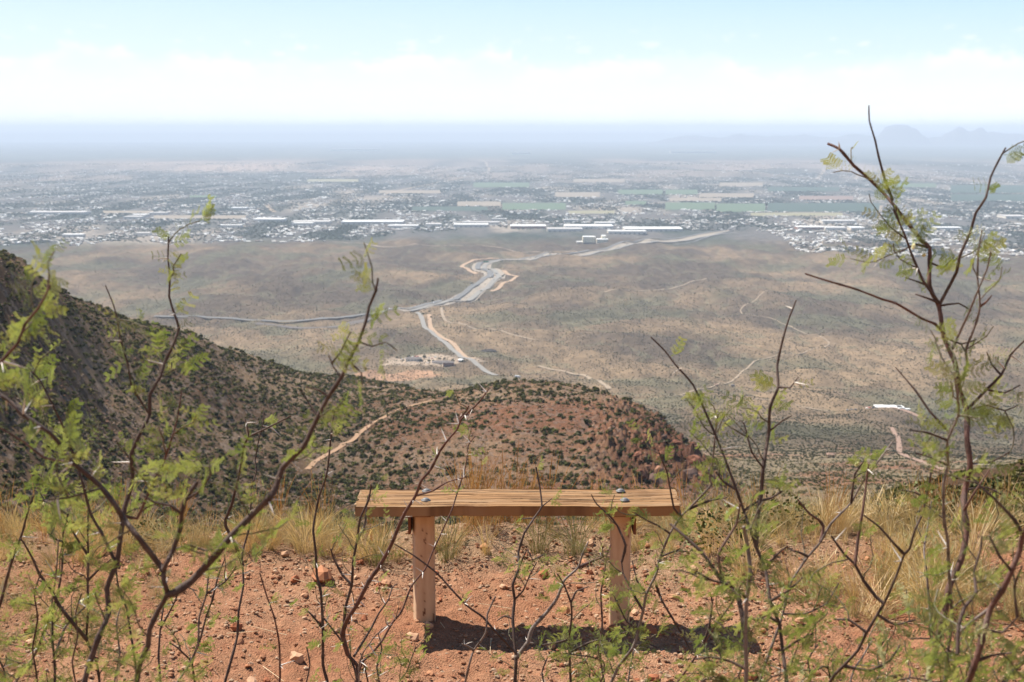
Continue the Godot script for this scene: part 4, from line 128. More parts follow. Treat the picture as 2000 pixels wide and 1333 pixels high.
	-0.1,-0.2,-0.3,-0.4,-0.5,-0.6,-0.8,-1.0,-1.2,-1.4,-1.6,-1.9,-2.1,-2.4,-2.7,-2.9,-3.2,-3.5,-3.8,-4.1,-4.4,-4.7,-5.0,-5.2,-5.5,-5.7,-5.9,-6.2,-6.5,-6.8,-7.3,-7.8,-8.6,-9.7,-11.0,-12.5,-14.2,-16.0,-18.3,-21.0,-24.1,-27.6,-31.4,-35.5,-39.9,-44.5,-49.3,-54.3,-59.4,-64.8,-71.0,-77.9,-85.3,-93.0,-100.8,-109.2,-118.1,-127.2,-136.9,-146.7,-156.9,-168.5,-182.4,-200.4,-222.1,-246.2,-271.3,-296.3,-319.8,-340.5,
	-0.1,-0.2,-0.3,-0.4,-0.5,-0.6,-0.8,-1.0,-1.2,-1.4,-1.6,-1.9,-2.1,-2.4,-2.7,-2.9,-3.2,-3.5,-3.8,-4.1,-4.4,-4.7,-5.0,-5.2,-5.5,-5.7,-5.9,-6.2,-6.5,-6.8,-7.3,-7.8,-8.6,-9.7,-11.0,-12.5,-14.2,-16.0,-18.3,-21.0,-24.1,-27.6,-31.4,-35.5,-39.9,-44.5,-49.3,-54.3,-59.4,-64.8,-71.0,-77.9,-85.3,-93.0,-100.8,-109.2,-118.1,-127.2,-136.9,-146.7,-156.9,-168.5,-182.4,-200.4,-222.1,-246.2,-271.3,-296.3,-319.8,-340.5]
const PLAIN_FROM := 6.907755
const PLAIN_STEP := 0.060601
const PLAIN := [-258.00, -269.41, -280.70, -292.13, -303.97, -316.64, -330.51, -345.00, -359.44, -373.18, -385.57, -396.12, -405.77, -414.65, -422.55, -429.28, -435.08, -440.48, -445.37, -449.62, -453.13, -455.79, -458.00, -459.91, -461.57, -463.03, -464.33, -465.53, -466.76, -467.95, -468.97, -469.69, -470.00, -470.00, -470.00, -470.00, -470.00, -470.00, -470.00, -470.00, -470.00, -470.00, -470.00, -470.00, -470.00, -470.00, -470.00, -470.00, -470.00, -470.00, -470.00, -470.00, -470.00, -470.00, -470.00, -470.00, -470.00, -470.00, -470.00, -470.00, -470.00, -470.00, -470.00, -470.00, -470.00, -470.00, -470.00, -470.00, -470.00, -470.00, -470.00, -470.00, -470.00, -470.00, -470.00, -470.00, -470.00, -470.00, -470.00, -470.00]
const ROADS := [
	["dark_road_strip", 26, 6, 0.6, [-619.8, -3066.3, -541.5, -3044.0, -465.8, -3031.9, -406.9, -3050.2, -370.8, -3110.0, -344.8, -3161.3]],  # flat dark ribbon laid on the land below the highway
	["graded_verge", 70, 0, 0.8, [-302.4, -3256.8, -266.4, -3300.3, -206.5, -3413.0, -172.0, -3555.6, -118.1, -3761.2, -73.5, -3973.1, -56.2, -4110.4, -63.8, -4289.9, -88.9, -4429.5, -109.3, -4539.6, -100.9, -4654.8, -65.6, -4674.5, 3.8, -4734.6, 87.3, -4838.0, 179.2, -4967.9, 276.1, -5104.6, 367.9, -5249.0, 548.5, -5481.2, 760.8, -5763.1, 936.9, -6008.2, 1059.5, -6238.0]],
	["highway", 19, 1, 3.2, [-889.8, -3146.0, -838.5, -3144.1, -731.3, -3120.1, -627.8, -3106.6, -457.1, -3142.8, -363.5, -3214.5, -268.2, -3322.5, -209.3, -3459.7, -174.3, -3605.3, -126.4, -3829.7, -91.8, -4002.9, -72.7, -4110.4, -75.8, -4289.9, -101.4, -4429.5, -122.1, -4539.7, -113.9, -4654.9, -75.3, -4694.4, 3.8, -4775.5, 100.7, -4923.8, 197.8, -5035.2, 304.1, -5199.9, 392.3, -5324.1, 553.9, -5535.3, 768.5, -5822.5, 946.7, -6072.2, 1071.0, -6306.4, 1152.2, -6556.2]],
	["highway", 17, 2, 3.2, [-262.9, -3256.3, -204.5, -3378.5, -169.1, -3495.1, -110.5, -3707.9, -58.5, -3929.1, -42.8, -4094.7, -53.2, -4273.0, -77.9, -4411.6, -97.6, -4502.4, -88.9, -4615.8, 1.9, -4694.4, 82.0, -4755.0, 166.3, -4880.7, 260.0, -4990.3, 340.6, -5151.9, 492.7, -5350.0, 697.0, -5619.1, 889.6, -5853.2, 1062.6, -6040.7]],
	["dirt_berm", 14, 4, 1.2, [16.5, -4094.7, -17.0, -4223.0, -27.6, -4289.9]],
	["dirt_berm", 16, 4, 1.2, [-122.1, -4341.4, -159.7, -4521.0, -180.4, -4635.4, -132.9, -4734.7, -48.5, -4838.0]],
	["dirt_berm", 14, 4, 1.0, [19.8, -4094.7, -15.9, -3943.6, -60.6, -3761.1]],
	["side_road", 11, 2, 1.4, [-242.4, -3245.2, -223.5, -3107.6, -201.5, -2929.1, -169.5, -2790.2, -137.2, -2643.1, -106.5, -2498.8, -79.4, -2384.5, -56.2, -2302.4, -26.9, -2207.3]],
	["dirt_berm", 10, 4, 1.0, [-206.1, -3148.9, -187.2, -2928.9, -155.9, -2790.0, -123.2, -2643.0, -92.7, -2483.3, -72.9, -2392.0]],
	["service_road", 14, 3, 0.9, [-794.9, -5676.3, -668.0, -5563.3, -519.0, -5401.8, -258.3, -5375.0, -84.9, -5298.2, 20.9, -5223.8, 208.3, -5199.6, 289.0, -5151.8]],
	["wash", 7, 3, 0.7, [-185.0, -3321.8, -165.7, -3107.0, -133.7, -3005.9, -59.0, -2918.3, 0.0, -2789.0, 49.7, -2727.4]],
	["wash", 8, 3, 0.7, [48.4, -2384.2, 93.9, -2310.3, 135.3, -2216.5, 148.0, -2075.3, 154.4, -1993.1]],
	["dirt_track", 3.6, 3, 0.7, [722.7, -3586.3, 652.5, -3441.9, 594.5, -3294.8, 605.3, -3188.1, 640.2, -3137.5, 669.6, -3038.5, 674.1, -2896.7, 688.0, -2807.8, 686.0, -2730.4, 641.7, -2637.3, 580.6, -2554.9, 527.4, -2498.5, 475.0, -2436.4, 436.8, -2325.6, 381.8, -2180.8, 351.4, -2130.0]],
	["dirt_track", 3.6, 3, 0.7, [351.4, -2130.0, 315.8, -2038.6, 264.8, -1967.2, 230.1, -1944.4]],
	["dirt_track", 3.6, 3, 0.7, [256.0, -1900.7, 300.8, -1840.9, 365.1, -1862.4, 418.0, -1826.9, 452.0, -1783.3]],
	["dirt_road", 8, 5, 0.7, [502.7, -1781.9, 526.4, -1739.0, 533.2, -1691.7, 533.8, -1629.2]],
	["dirt_road", 5, 5, 0.6, [451.8, -1485.3, 437.6, -1422.3, 406.2, -1308.4, 345.8, -1109.5, 313.2, -995.3, 285.4, -877.7, 251.9, -745.8, 239.3, -683.2]],
	["wash", 7, 3, 0.7, [264.2, -3643.7, 395.3, -3776.2, 535.9, -3917.2, 621.4, -4066.7]],
	["dirt_track", 3.6, 3, 0.7, [1343.0, -4783.6, 1325.2, -4586.3, 1246.5, -4402.7]],
	["street", 22, 3, 1.5, [1596.2, -5682.8, 1715.2, -6077.0, 1819.4, -6414.1, 1875.3, -6594.8]],
	["street", 18, 3, 1.5, [2061.6, -7196.2, 2405.2, -8361.5]],
	["desert_road", 30, 3, 1.5, [-995.1, -9807.6, -900.3, -10782.3, -753.5, -11851.7, -705.9, -12340.9, -534.0, -13450.3, -351.8, -14777.3, -288.7, -16172.2, -344.9, -18125.6, -481.8, -20265.4]],
	["street", 30, 3, 1.5, [-1621.6, -8480.7, -1420.4, -7660.8]],
	["street", 40, 3, 1.5, [3118.5, -13154.7, 3925.9, -16172.2]],
	["street", 40, 3, 1.5, [3510.3, -13154.7, 3975.9, -14777.3]],
	["ramp", 11, 1, 3.0, [661.5, -5508.7, 821.7, -5705.2, 951.0, -5945.5, 1066.3, -6204.4, 1116.8, -6411.5, 1080.7, -6519.3, 978.6, -6446.7]],
	["street", 16, 3, 1.2, [1197.3, -5064.1, 1286.7, -5355.8, 1361.6, -5624.1]],
]
const FIELDS := [  # near and far edge from left to right, then the crop
	[[946.6, -7916.0, 1252.7, -7916.0, 1380.2, -8729.6, 1043.0, -8729.6], 0],
	[[1226.7, -7710.5, 1521.8, -7710.5, 1696.3, -8603.4, 1367.3, -8603.4], 0],
	[[1534.1, -7710.5, 2213.5, -7710.5, 2485.1, -8666.0, 1722.3, -8666.0], 1],
	[[2024.0, -9061.8, 2406.4, -9061.8, 2561.0, -9648.8, 2154.0, -9648.8], 3],
	[[1180.3, -9888.9, 1428.2, -9888.9, 1542.4, -10685.8, 1274.7, -10685.8], 0],
	[[1368.5, -9420.1, 1773.4, -9420.1, 1892.1, -10055.6, 1460.0, -10055.6], 2],
	[[1362.6, -7329.6, 1888.9, -7329.6, 1960.8, -7611.6, 1414.5, -7611.6], 4],
	[[1091.1, -8926.0, 1453.7, -8926.0, 1521.5, -9346.2, 1142.1, -9346.2], 2],
	[[1839.5, -11399.6, 2220.1, -11399.6, 2377.7, -12214.9, 1970.1, -12214.9], 2],
	[[3045.9, -8926.0, 3909.6, -8926.0, 4327.7, -9888.9, 3371.7, -9888.9], 1],
	[[3457.0, -10141.1, 4639.0, -10141.1, 5311.0, -11621.3, 3957.8, -11621.3], 1],
	[[3326.0, -11186.2, 3686.1, -11186.2, 3942.7, -11970.4, 3557.5, -11970.4], 0],
	[[-60.0, -7916.0, 331.3, -7916.0, 362.4, -8666.0, -65.6, -8666.0], 0],
	[[-333.5, -11186.2, 151.2, -11186.2, 165.0, -12214.9, -363.9, -12214.9], 0],
	[[-354.0, -8303.1, -72.8, -8303.1, -77.6, -8859.6, -377.5, -8859.6], 2],
	[[814.4, -9888.9, 1160.6, -9888.9, 1253.4, -10685.8, 879.5, -10685.8], 0],
	[[746.6, -8480.7, 885.1, -8480.7, 931.2, -8926.0, 785.5, -8926.0], 0],
	[[317.4, -9495.1, 650.0, -9495.1, 699.7, -10228.0, 341.7, -10228.0], 2],
	[[-607.3, -7811.9, -146.4, -7811.9, -154.4, -8245.6, -640.7, -8245.6], 1],
	[[-2362.0, -9420.1, -2163.3, -9420.1, -2233.3, -9727.6, -2438.5, -9727.6], 0],
	[[-1981.2, -12469.5, -1485.9, -12469.5, -1567.1, -13154.7, -2089.4, -13154.7], 4],
	[[329.7, -7515.3, 599.5, -7515.3, 622.9, -7811.9, 342.6, -7811.9], 4],
	[[2069.3, -10406.4, 2648.7, -10406.4, 2845.7, -11186.2, 2223.2, -11186.2], 1],
	[[-1040.0, -10055.6, -560.0, -10055.6, -589.6, -10591.0, -1095.0, -10591.0], 2],
	[[588.3, -12340.9, 1078.5, -12340.9, 1149.2, -13154.7, 626.8, -13154.7], 2],
	[[-2412.9, -7563.1, -2111.3, -7563.1, -2180.1, -7811.9, -2491.5, -7811.9], 2],
	[[-1974.3, -7067.5, -1466.6, -7067.5, -1529.8, -7375.1, -2059.4, -7375.1], 2],
]
const WAREHOUSES := [
	[-730, -6668, 320, 222],
	[-544, -6374, 150, 145],
	[-399, -6481, 78, 149],
	[-207, -6445, 173, 178],
	[-146, -6629, 159, 123],
	[80, -6339, 175, 173],
	[254, -6135, 169, 163],
	[381, -6339, 241, 203],
	[480, -6592, 103, 122],
	[684, -6169, 279, 223],
	[539, -5975, 179, 129],
	[-2652, -7468, 325, 206],
	[-2109, -7240, 81, 151],
	[-2053, -7421, 104, 118],
	[-1303, -6863, 162, 167],
	[-1052, -6668, 197, 190],
	[1465, -6274, 128, 143],
	[1581, -6241, 105, 142],
	[1687, -6241, 67, 143],
	[1725, -6745, 180, 130],
	[2803, -7110, 125, 228],
	[-1074, -6556, 105, 122],
	[-2094, -7067, 99, 144],
	[-1996, -5803, 93, 76],
	[-1705, -5890, 66, 103],
	[-3706, -30553, 1173, 3572],
	[181, -25399, 362, 895],
	[-1688, -7916, 95, 132],
	[-69, -6903, 83, 65],
	[313, -6823, 82, 97],
	[-1409, -6413, 103, 88],
	[1840, -6014, 121, 135],
	[2133, -6244, 125, 115],
	[3727, -26518, 945, 987],
]
const TRAIL := [[-72.8, -441.8], [-70.7, -458.4], [-68.4, -475.6], [-66.3, -488.8], [-64.2, -504.6], [-62.2, -523.2], [-57.9, -543.8], [-52.6, -558.7], [-46.8, -572.4], [-40.3, -580.6], [-35.8, -584.6]]
const HIKERS := [[-59.8, -530.4], [-60.7, -522.8]]
const OFFICE := [[368.6, -5480.5], [344.0, -5732.2], [311.6, -5562.0]]
const COMPOUND := [[-188.5, -2416.7], [-132.5, -2363.0], [-117.2, -2325.5], [-95.4, -2347.4], [-159.4, -2453.8], [-216.3, -2477.9]]
const VISITOR := [[541.7, -1790.5], [564.9, -1789.7], [515.8, -1802.7]]
const SHELTERS := [[232.9, -910.1], [528.9, -1601.7], [341.4, -2095.0], [372.8, -2118.2]]
const TRUCK := [[8.8, -2149.9]]
const LOT_CARS := [[474.6, -1769.5], [477.3, -1757.7], [481.6, -1752.4], [496.7, -1749.9], [502.4, -1757.4], [504.1, -1745.5], [506.8, -1740.0], [531.5, -1715.9]]
const YARD_CARS := [[-214.7, -2447.6], [-206.7, -2447.3], [-193.4, -2454.6], [-187.4, -2454.4], [-183.4, -2454.3], [-160.4, -2438.7], [-154.0, -2431.0], [-149.0, -2446.0], [-157.5, -2348.7], [-101.1, -2369.9]]
const ROAD_CARS := [[-170.8, -3531.2], [-146.8, -3643.2], [-99.8, -3815.8], [-67.9, -4018.0], [-60.9, -4206.6], [266.7, -5081.3], [428.4, -5349.7], [-208.6, -3401.5], [-314.6, -3246.1]]
const SIGN := [[-94.9, -4635.3]]
const ROADBUSH := [[-67.0, -3871.7], [-55.5, -3943.6], [-40.9, -4063.7], [-30.0, -4142.0], [-25.3, -4190.3], [-91.2, -3774.7], [-124.0, -3900.3], [-96.1, -3668.7], [-78.8, -4358.7], [-50.9, -4223.0], [147.4, -4902.2], [176.9, -4902.2], [193.4, -4923.9], [115.9, -4817.1], [228.0, -4945.9], [-37.2, -4635.2], [18.7, -4654.8], [-212.9, -3255.7], [-220.7, -3138.6], [-196.5, -3076.6], [-270.3, -3436.8], [-240.4, -3507.4], [-220.7, -3531.4], [-203.4, -3605.4], [-300.4, -3322.9]]
const YARD_BUSH := [[-237.2, -2486.1], [-224.3, -2455.4], [-209.8, -2424.8], [-202.0, -2462.4], [-174.2, -2408.8], [-169.9, -2446.4], [-157.5, -2393.4], [-150.7, -2408.3], [-143.0, -2378.1], [-139.8, -2423.1], [-129.5, -2415.4], [-112.1, -2377.5], [-90.4, -2339.9], [-84.2, -2354.7]]
const QUARRY := [[-52.3, -2576.9]]
const TERRACE := [[-203.8, -2176.2]]
const DARK_STRIPS := [[-468.8, -3051.8], [115.9, -4817.1], [-749.8, -4099.0], [-884.9, -3823.2]]
const WAREHOUSE_LABELS := ["longest white warehouse roof left of the dark slope", "short white warehouse in front of the longest roof", "small white warehouse alone between two long ones", "white warehouse at the head of the dark slope, nearer of a pair", "white warehouse at the head of the dark slope, farther of a pair", "brown-walled white-roofed warehouse above the dark slope", "white warehouse just above and left of the cream building", "long white warehouse above the cream building", "short white warehouse behind the long one above the cream building", "long white warehouse right of the cream building, farther of two", "white warehouse right of the cream building, nearer of two", "long white warehouse alone at the far left of town", "small white warehouse right of the lone long one at the left", "narrow white warehouse beyond the small left one", "white warehouse beside the pale street ramp left of centre", "wide white warehouse right of the pale street ramp", "pinkish-brown walled warehouse right of the highway interchange", "white warehouse next to the pinkish-brown one", "small white warehouse, last in the row right of the interchange", "thin white warehouse behind the row right of the interchange", "white warehouse at the right edge below the dark orchards", "small white warehouse in front of the wide one left of centre", "small white warehouse before the left pair", "small white building at the near left edge of town", "white building amid the dense left housing block", "far white plant on the mesa left of centre", "tiny white far building on the mesa near centre", "small white building in the trees left of centre", "thin pale building above the head of the dark slope", "thin pale building beyond the warehouses above the cream building", "small white building in the dense block left of centre", "pale building in the right-hand housing near the street", "pale building beyond the right-hand housing", "thin far white strip of buildings on the right mesa"]
const ACACIAS := [
	{"label": "tall thorny acacia with thick forked dark stems, nearest the steep shrubby hillside", "at": [-0.615, 0.0, -1.87], "branches": [
		[8.14, 2.44, 0.5, 0.25, 0, [-0.03, -0.02, -0.032, 0.0, 0.495, 0.036, 0.065, 1.124, 0.133, 0.07, 1.175, 0.129, 0.081, 1.225, 0.133, 0.094, 1.252, 0.134, 0.1, 1.28, 0.142, 0.112, 1.306, 0.135, 0.128, 1.333, 0.143, 0.127, 1.355, 0.155, 0.125, 1.368, 0.146, 0.132, 1.382, 0.157, 0.137, 1.396, 0.137, 0.149, 1.428, 0.138, 0.156, 1.453, 0.154, 0.162, 1.474, 0.155, 0.177, 1.497, 0.146]],
		[4.07, 1.83, 0.35, 0.5, 0, [0.125, 1.368, 0.146, 0.115, 1.374, 0.134, 0.09, 1.418, 0.145, 0.064, 1.437, 0.122, 0.057, 1.457, 0.129, 0.034, 1.48, 0.116, 0.019, 1.495, 0.115, -0.001, 1.519, 0.126, -0.023, 1.541, 0.11, -0.034, 1.561, 0.119, -0.071, 1.586, 0.116, -0.098, 1.606, 0.102, -0.139, 1.623, 0.087]],
		[5.29, 1.42, 0.6, 0.3, 0, [0.128, 1.333, 0.143, 0.138, 1.336, 0.15, 0.159, 1.347, 0.132, 0.181, 1.37, 0.128, 0.201, 1.393, 0.142, 0.218, 1.414, 0.135, 0.234, 1.43, 0.129, 0.254, 1.449, 0.12, 0.273, 1.469, 0.137, 0.281, 1.48, 0.126, 0.29, 1.508, 0.113, 0.322, 1.541, 0.119, 0.332, 1.562, 0.114, 0.342, 1.582, 0.111, 0.358, 1.612, 0.115, 0.377, 1.64, 0.118, 0.386, 1.661, 0.109, 0.401, 1.689, 0.108, 0.411, 1.715, 0.11, 0.415, 1.736, 0.096, 0.426, 1.76, 0.106, 0.429, 1.777, 0.102]],
		[6.92, 3.66, 0.3, 0.25, 0, [-0.035, -0.02, 0.018, -0.043, 0.452, -0.032, -0.084, 1.03, -0.064, -0.085, 1.076, -0.09, -0.074, 1.118, -0.098, -0.058, 1.165, -0.104, -0.048, 1.197, -0.132, -0.053, 1.235, -0.146, -0.044, 1.259, -0.149, -0.037, 1.275, -0.156, -0.033, 1.307, -0.16, -0.029, 1.339, -0.169, -0.028, 1.362, -0.179]],
		[3.66, 1.06, 0.45, 0.35, 0, [-0.028, 1.362, -0.179, -0.017, 1.405, -0.196, -0.016, 1.451, -0.193, 0.001, 1.491, -0.202, 0.009, 1.511, -0.221, 0.011, 1.545, -0.22, 0.027, 1.574, -0.231, 0.03, 1.592, -0.244, 0.045, 1.625, -0.253, 0.053, 1.651, -0.263, 0.046, 1.675, -0.264, 0.038, 1.705, -0.266, 0.041, 1.736, -0.266, 0.036, 1.768, -0.276, 0.036, 1.803, -0.287]],
		[2.44, 1.02, 0.5, 0.25, 1, [-0.027, 1.35, -0.174, -0.008, 1.344, -0.18, 0.012, 1.382, -0.169, 0.03, 1.419, -0.174, 0.039, 1.44, -0.188, 0.059, 1.488, -0.176, 0.066, 1.517, -0.184, 0.074, 1.559, -0.183]],
		[2.44, 1.02, 0.55, 0.3, 0, [-0.037, 1.275, -0.156, -0.045, 1.286, -0.158, -0.064, 1.324, -0.166, -0.083, 1.352, -0.175, -0.093, 1.411, -0.171, -0.113, 1.45, -0.193, -0.126, 1.485, -0.201, -0.14, 1.534, -0.189, -0.163, 1.574, -0.199, -0.183, 1.593, -0.205]],
		[2.44, 1.02, 0.4, 0.2, 1, [-0.128, 1.61, 0.15, -0.091, 1.651, 0.166, -0.067, 1.675, 0.189, -0.037, 1.703, 0.205, -0.03, 1.726, 0.195, 0.0, 1.753, 0.221, 0.02, 1.783, 0.231]],
		[1.63, 0.81, 0.35, 0.3, 0, [0.009, 1.511, -0.221, -0.012, 1.549, -0.217, -0.019, 1.564, -0.219, -0.021, 1.601, -0.212, -0.033, 1.636, -0.22, -0.033, 1.667, -0.211, -0.038, 1.697, -0.208, -0.05, 1.73, -0.209]],
		[1.63, 0.81, 0.2, 0.2, 1, [-0.001, 1.519, 0.126, -0.043, 1.525, 0.12, -0.067, 1.551, 0.131, -0.098, 1.568, 0.126, -0.112, 1.583, 0.142]],
		[2.04, 0.81, 0.8, 0.1, 0, [0.162, 1.474, 0.155, 0.18, 1.485, 0.156, 0.204, 1.516, 0.177, 0.198, 1.532, 0.163]],
		[2.04, 0.81, 0.9, 0.1, 0, [0.156, 1.453, 0.154, 0.142, 1.468, 0.162, 0.122, 1.473, 0.164, 0.106, 1.484, 0.166]],
		[1.63, 0.81, 0.8, 0.1, 0, [0.137, 1.396, 0.137, 0.155, 1.394, 0.112, 0.177, 1.386, 0.112, 0.198, 1.392, 0.108]],
		[1.63, 0.81, 0.9, 0.1, 0, [0.034, 1.48, 0.116, 0.022, 1.48, 0.137, -0.003, 1.475, 0.148, -0.029, 1.474, 0.156]],
		[1.63, 0.65, 0.6, 0.2, 0, [0.342, 1.582, 0.111, 0.327, 1.6, 0.099, 0.316, 1.618, 0.097]],
		[1.63, 0.65, 0.7, 0.2, 0, [0.358, 1.612, 0.115, 0.344, 1.621, 0.114, 0.328, 1.627, 0.122]],
		[1.22, 0.61, 0.6, 0, 0, [0.386, 1.661, 0.109, 0.404, 1.645, 0.11, 0.402, 1.621, 0.086]],
		[1.22, 0.61, 0.6, 0.1, 0, [0.401, 1.689, 0.108, 0.42, 1.683, 0.116, 0.441, 1.692, 0.133, 0.457, 1.68, 0.134]],
		[1.22, 0.61, 0.7, 0.1, 0, [0.377, 1.64, 0.118, 0.366, 1.654, 0.116, 0.364, 1.676, 0.145]],
	]},
	{"label": "thin many-stemmed acacia with sparse leaves, beside the low grey-green grass", "at": [-0.962, 0.0, -2.57], "branches": [
		[3.21, 1.34, 0.25, 0.2, 2, [-0.029, -0.02, 0.047, -0.086, 0.314, 0.011, -0.118, 0.722, -0.006, -0.101, 0.809, 0.007, -0.067, 0.856, 0.022, -0.027, 0.91, 0.049, -0.002, 0.961, 0.06, 0.022, 1.017, 0.085, 0.039, 1.076, 0.102, 0.053, 1.134, 0.117, 0.059, 1.177, 0.121]],
		[4.28, 1.61, 0.45, 0.2, 0, [0.018, -0.02, 0.016, 0.043, 0.348, 0.073, 0.04, 0.797, 0.152, 0.038, 0.863, 0.134, 0.035, 0.908, 0.117, 0.029, 0.96, 0.105, 0.023, 1.012, 0.08, 0.035, 1.051, 0.074, 0.042, 1.094, 0.066, 0.04, 1.147, 0.044, 0.04, 1.166, 0.041, 0.05, 1.202, 0.035, 0.037, 1.221, 0.01]],
		[4.28, 1.61, 0.5, 0.2, 0, [-0.049, -0.02, 0.006, 0.005, 0.328, 0.011, 0.101, 0.753, 0.059, 0.106, 0.888, 0.071, 0.086, 0.946, 0.069, 0.099, 1.011, 0.09, 0.1, 1.078, 0.084, 0.105, 1.131, 0.087, 0.109, 1.183, 0.095, 0.118, 1.242, 0.108, 0.117, 1.275, 0.094]],
		[3.75, 1.61, 0.15, 0.2, 0, [0.086, 0.946, 0.069, 0.079, 0.972, 0.088, 0.062, 1.003, 0.097, 0.042, 1.033, 0.097, 0.03, 1.076, 0.11, 0.021, 1.105, 0.129, 0.011, 1.14, 0.134, 0.002, 1.179, 0.151, -0.003, 1.19, 0.155]],
		[3.75, 1.61, 0.2, 0.2, 0, [-0.208, 0.856, -0.1, -0.174, 0.922, -0.096, -0.15, 0.969, -0.084, -0.132, 1.018, -0.075, -0.102, 1.083, -0.048, -0.075, 1.141, -0.039, -0.058, 1.187, -0.029, -0.044, 1.222, -0.03]],
		[2.68, 1.34, 0.15, 0.3, 2, [0.034, 0.928, 0.111, 0.044, 0.974, 0.072, 0.065, 0.995, 0.056, 0.093, 1.021, 0.056, 0.107, 1.031, 0.028]],
		[3.75, 1.61, 0.2, 0.2, 0, [0.029, -0.02, 0.024, -0.036, 0.3, -0.02, -0.15, 0.692, -0.068, -0.162, 0.792, -0.11, -0.173, 0.83, -0.105, -0.193, 0.871, -0.121]],
		[2.14, 1.07, 0.9, 0.1, 0, [0.05, 1.202, 0.035, 0.022, 1.219, 0.03, -0.01, 1.222, 0.0, -0.029, 1.251, -0.012]],
		[2.14, 1.07, 0.9, 0.1, 0, [0.04, 1.147, 0.044, 0.028, 1.157, 0.057, 0.01, 1.171, 0.049]],
		[2.14, 1.07, 0.9, 0.1, 0, [0.118, 1.242, 0.108, 0.096, 1.262, 0.105, 0.078, 1.273, 0.107]],
		[2.68, 1.07, 0.5, 0.2, 0, [0.105, 1.131, 0.087, 0.078, 1.185, 0.093, 0.082, 1.213, 0.116]],
		[2.14, 1.07, 0.4, 0.2, 0, [0.022, 1.017, 0.085, -0.017, 0.932, 0.057, -0.055, 0.865, 0.031]],
		[2.68, 1.07, 0.6, 0.2, 0, [0.1, 1.078, 0.084, 0.13, 1.108, 0.089, 0.155, 1.129, 0.102]],
		[3.21, 1.34, 0.4, 0.2, 0, [-0.004, -0.02, 0.007, -0.006, 0.332, 0.028, -0.036, 0.762, 0.078, -0.004, 0.879, 0.115, 0.0, 0.954, 0.137, 0.033, 1.037, 0.186, 0.033, 1.092, 0.194, 0.056, 1.144, 0.21]],
		[3.21, 1.34, 0.5, 0.2, 2, [-0.021, -0.02, 0.018, 0.064, 0.335, 0.048, 0.134, 0.769, 0.093, 0.14, 0.851, 0.077, 0.151, 0.914, 0.066, 0.146, 0.978, 0.06, 0.156, 1.024, 0.036]],
		[2.68, 1.18, 0.4, 0.3, 0, [-0.005, -0.02, 0.017, 0.04, 0.35, 0.09, 0.08, 0.802, 0.163, 0.104, 0.893, 0.195, 0.105, 0.958, 0.211, 0.124, 1.017, 0.227, 0.126, 1.067, 0.236, 0.144, 1.112, 0.249]],
	]},
	{"label": "slender acacia with upright thin stems between the thick forked acacia and the bench", "at": [-0.7, 0.0, -2.92], "branches": [
		[4.87, 1.83, 0.2, 0.2, 0, [0.007, -0.02, -0.046, -0.064, 0.268, 0.039, -0.154, 0.62, 0.133, -0.171, 0.769, 0.122, -0.186, 0.838, 0.1, -0.193, 0.889, 0.096, -0.208, 0.932, 0.096, -0.217, 0.979, 0.084]],
		[5.48, 1.83, 0.3, 0.2, 0, [0.019, -0.02, 0.011, -0.066, 0.242, 0.012, -0.166, 0.563, 0.014, -0.16, 0.648, -0.031, -0.166, 0.711, -0.048, -0.165, 0.771, -0.07, -0.161, 0.811, -0.084, -0.161, 0.839, -0.116]],
		[3.65, 1.83, 0.4, 0.2, 2, [-0.017, -0.02, 0.019, -0.058, 0.274, 0.069, -0.11, 0.634, 0.109, -0.088, 0.7, 0.115, -0.053, 0.751, 0.102, -0.03, 0.803, 0.1, -0.025, 0.868, 0.097, -0.004, 0.927, 0.105, 0.004, 0.987, 0.107]],
		[4.26, 1.83, 0.5, 0.1, 0, [-0.007, -0.02, 0.006, -0.032, 0.249, 0.029, -0.058, 0.577, 0.042, -0.055, 0.663, 0.041, -0.054, 0.745, 0.066, -0.034, 0.795, 0.07, -0.015, 0.861, 0.068, -0.001, 0.895, 0.071]],
		[4.87, 1.22, 0.12, 0.25, 0, [0.003, -0.02, -0.01, 0.001, 0.217, -0.035, -0.04, 0.507, -0.104, -0.032, 0.584, -0.136, -0.013, 0.655, -0.157, -0.003, 0.704, -0.188, 0.001, 0.768, -0.196, 0.01, 0.831, -0.223, 0.003, 0.902, -0.253, 0.019, 0.965, -0.27, 0.024, 1.046, -0.289, 0.022, 1.066, -0.305, 0.034, 1.102, -0.314, 0.028, 1.13, -0.332, 0.037, 1.181, -0.341, 0.048, 1.23, -0.355, 0.046, 1.26, -0.376]],
		[4.26, 1.52, 0.15, 0.35, 0, [0.005, 0.874, -0.246, -0.006, 0.938, -0.217, -0.029, 0.985, -0.22, -0.027, 1.007, -0.214, -0.006, 1.051, -0.19, 0.008, 1.093, -0.174, 0.026, 1.154, -0.165, 0.037, 1.208, -0.155, 0.057, 1.243, -0.127, 0.101, 1.265, -0.118, 0.166, 1.301, -0.1]],
		[1.83, 0.91, 0.1, 0.3, 0, [0.057, 1.243, -0.127, 0.056, 1.268, -0.119, 0.054, 1.291, -0.106]],
		[4.26, 1.52, 0.08, 0.05, 1, [-0.018, -0.02, 0.023, 0.044, 0.245, 0.014, 0.128, 0.569, 0.026, 0.145, 0.672, 0.06, 0.151, 0.703, 0.061, 0.157, 0.799, 0.089, 0.151, 0.872, 0.109, 0.137, 0.934, 0.124, 0.126, 0.988, 0.133]],
		[2.44, 1.1, 0.6, 0.2, 0, [-0.004, 0.927, 0.105, 0.047, 0.966, 0.128, 0.073, 1.003, 0.132]],
		[2.44, 1.1, 0.3, 0.2, 0, [-0.165, 0.771, -0.07, -0.119, 0.852, -0.045, -0.102, 0.892, -0.041, -0.059, 0.884, -0.029]],
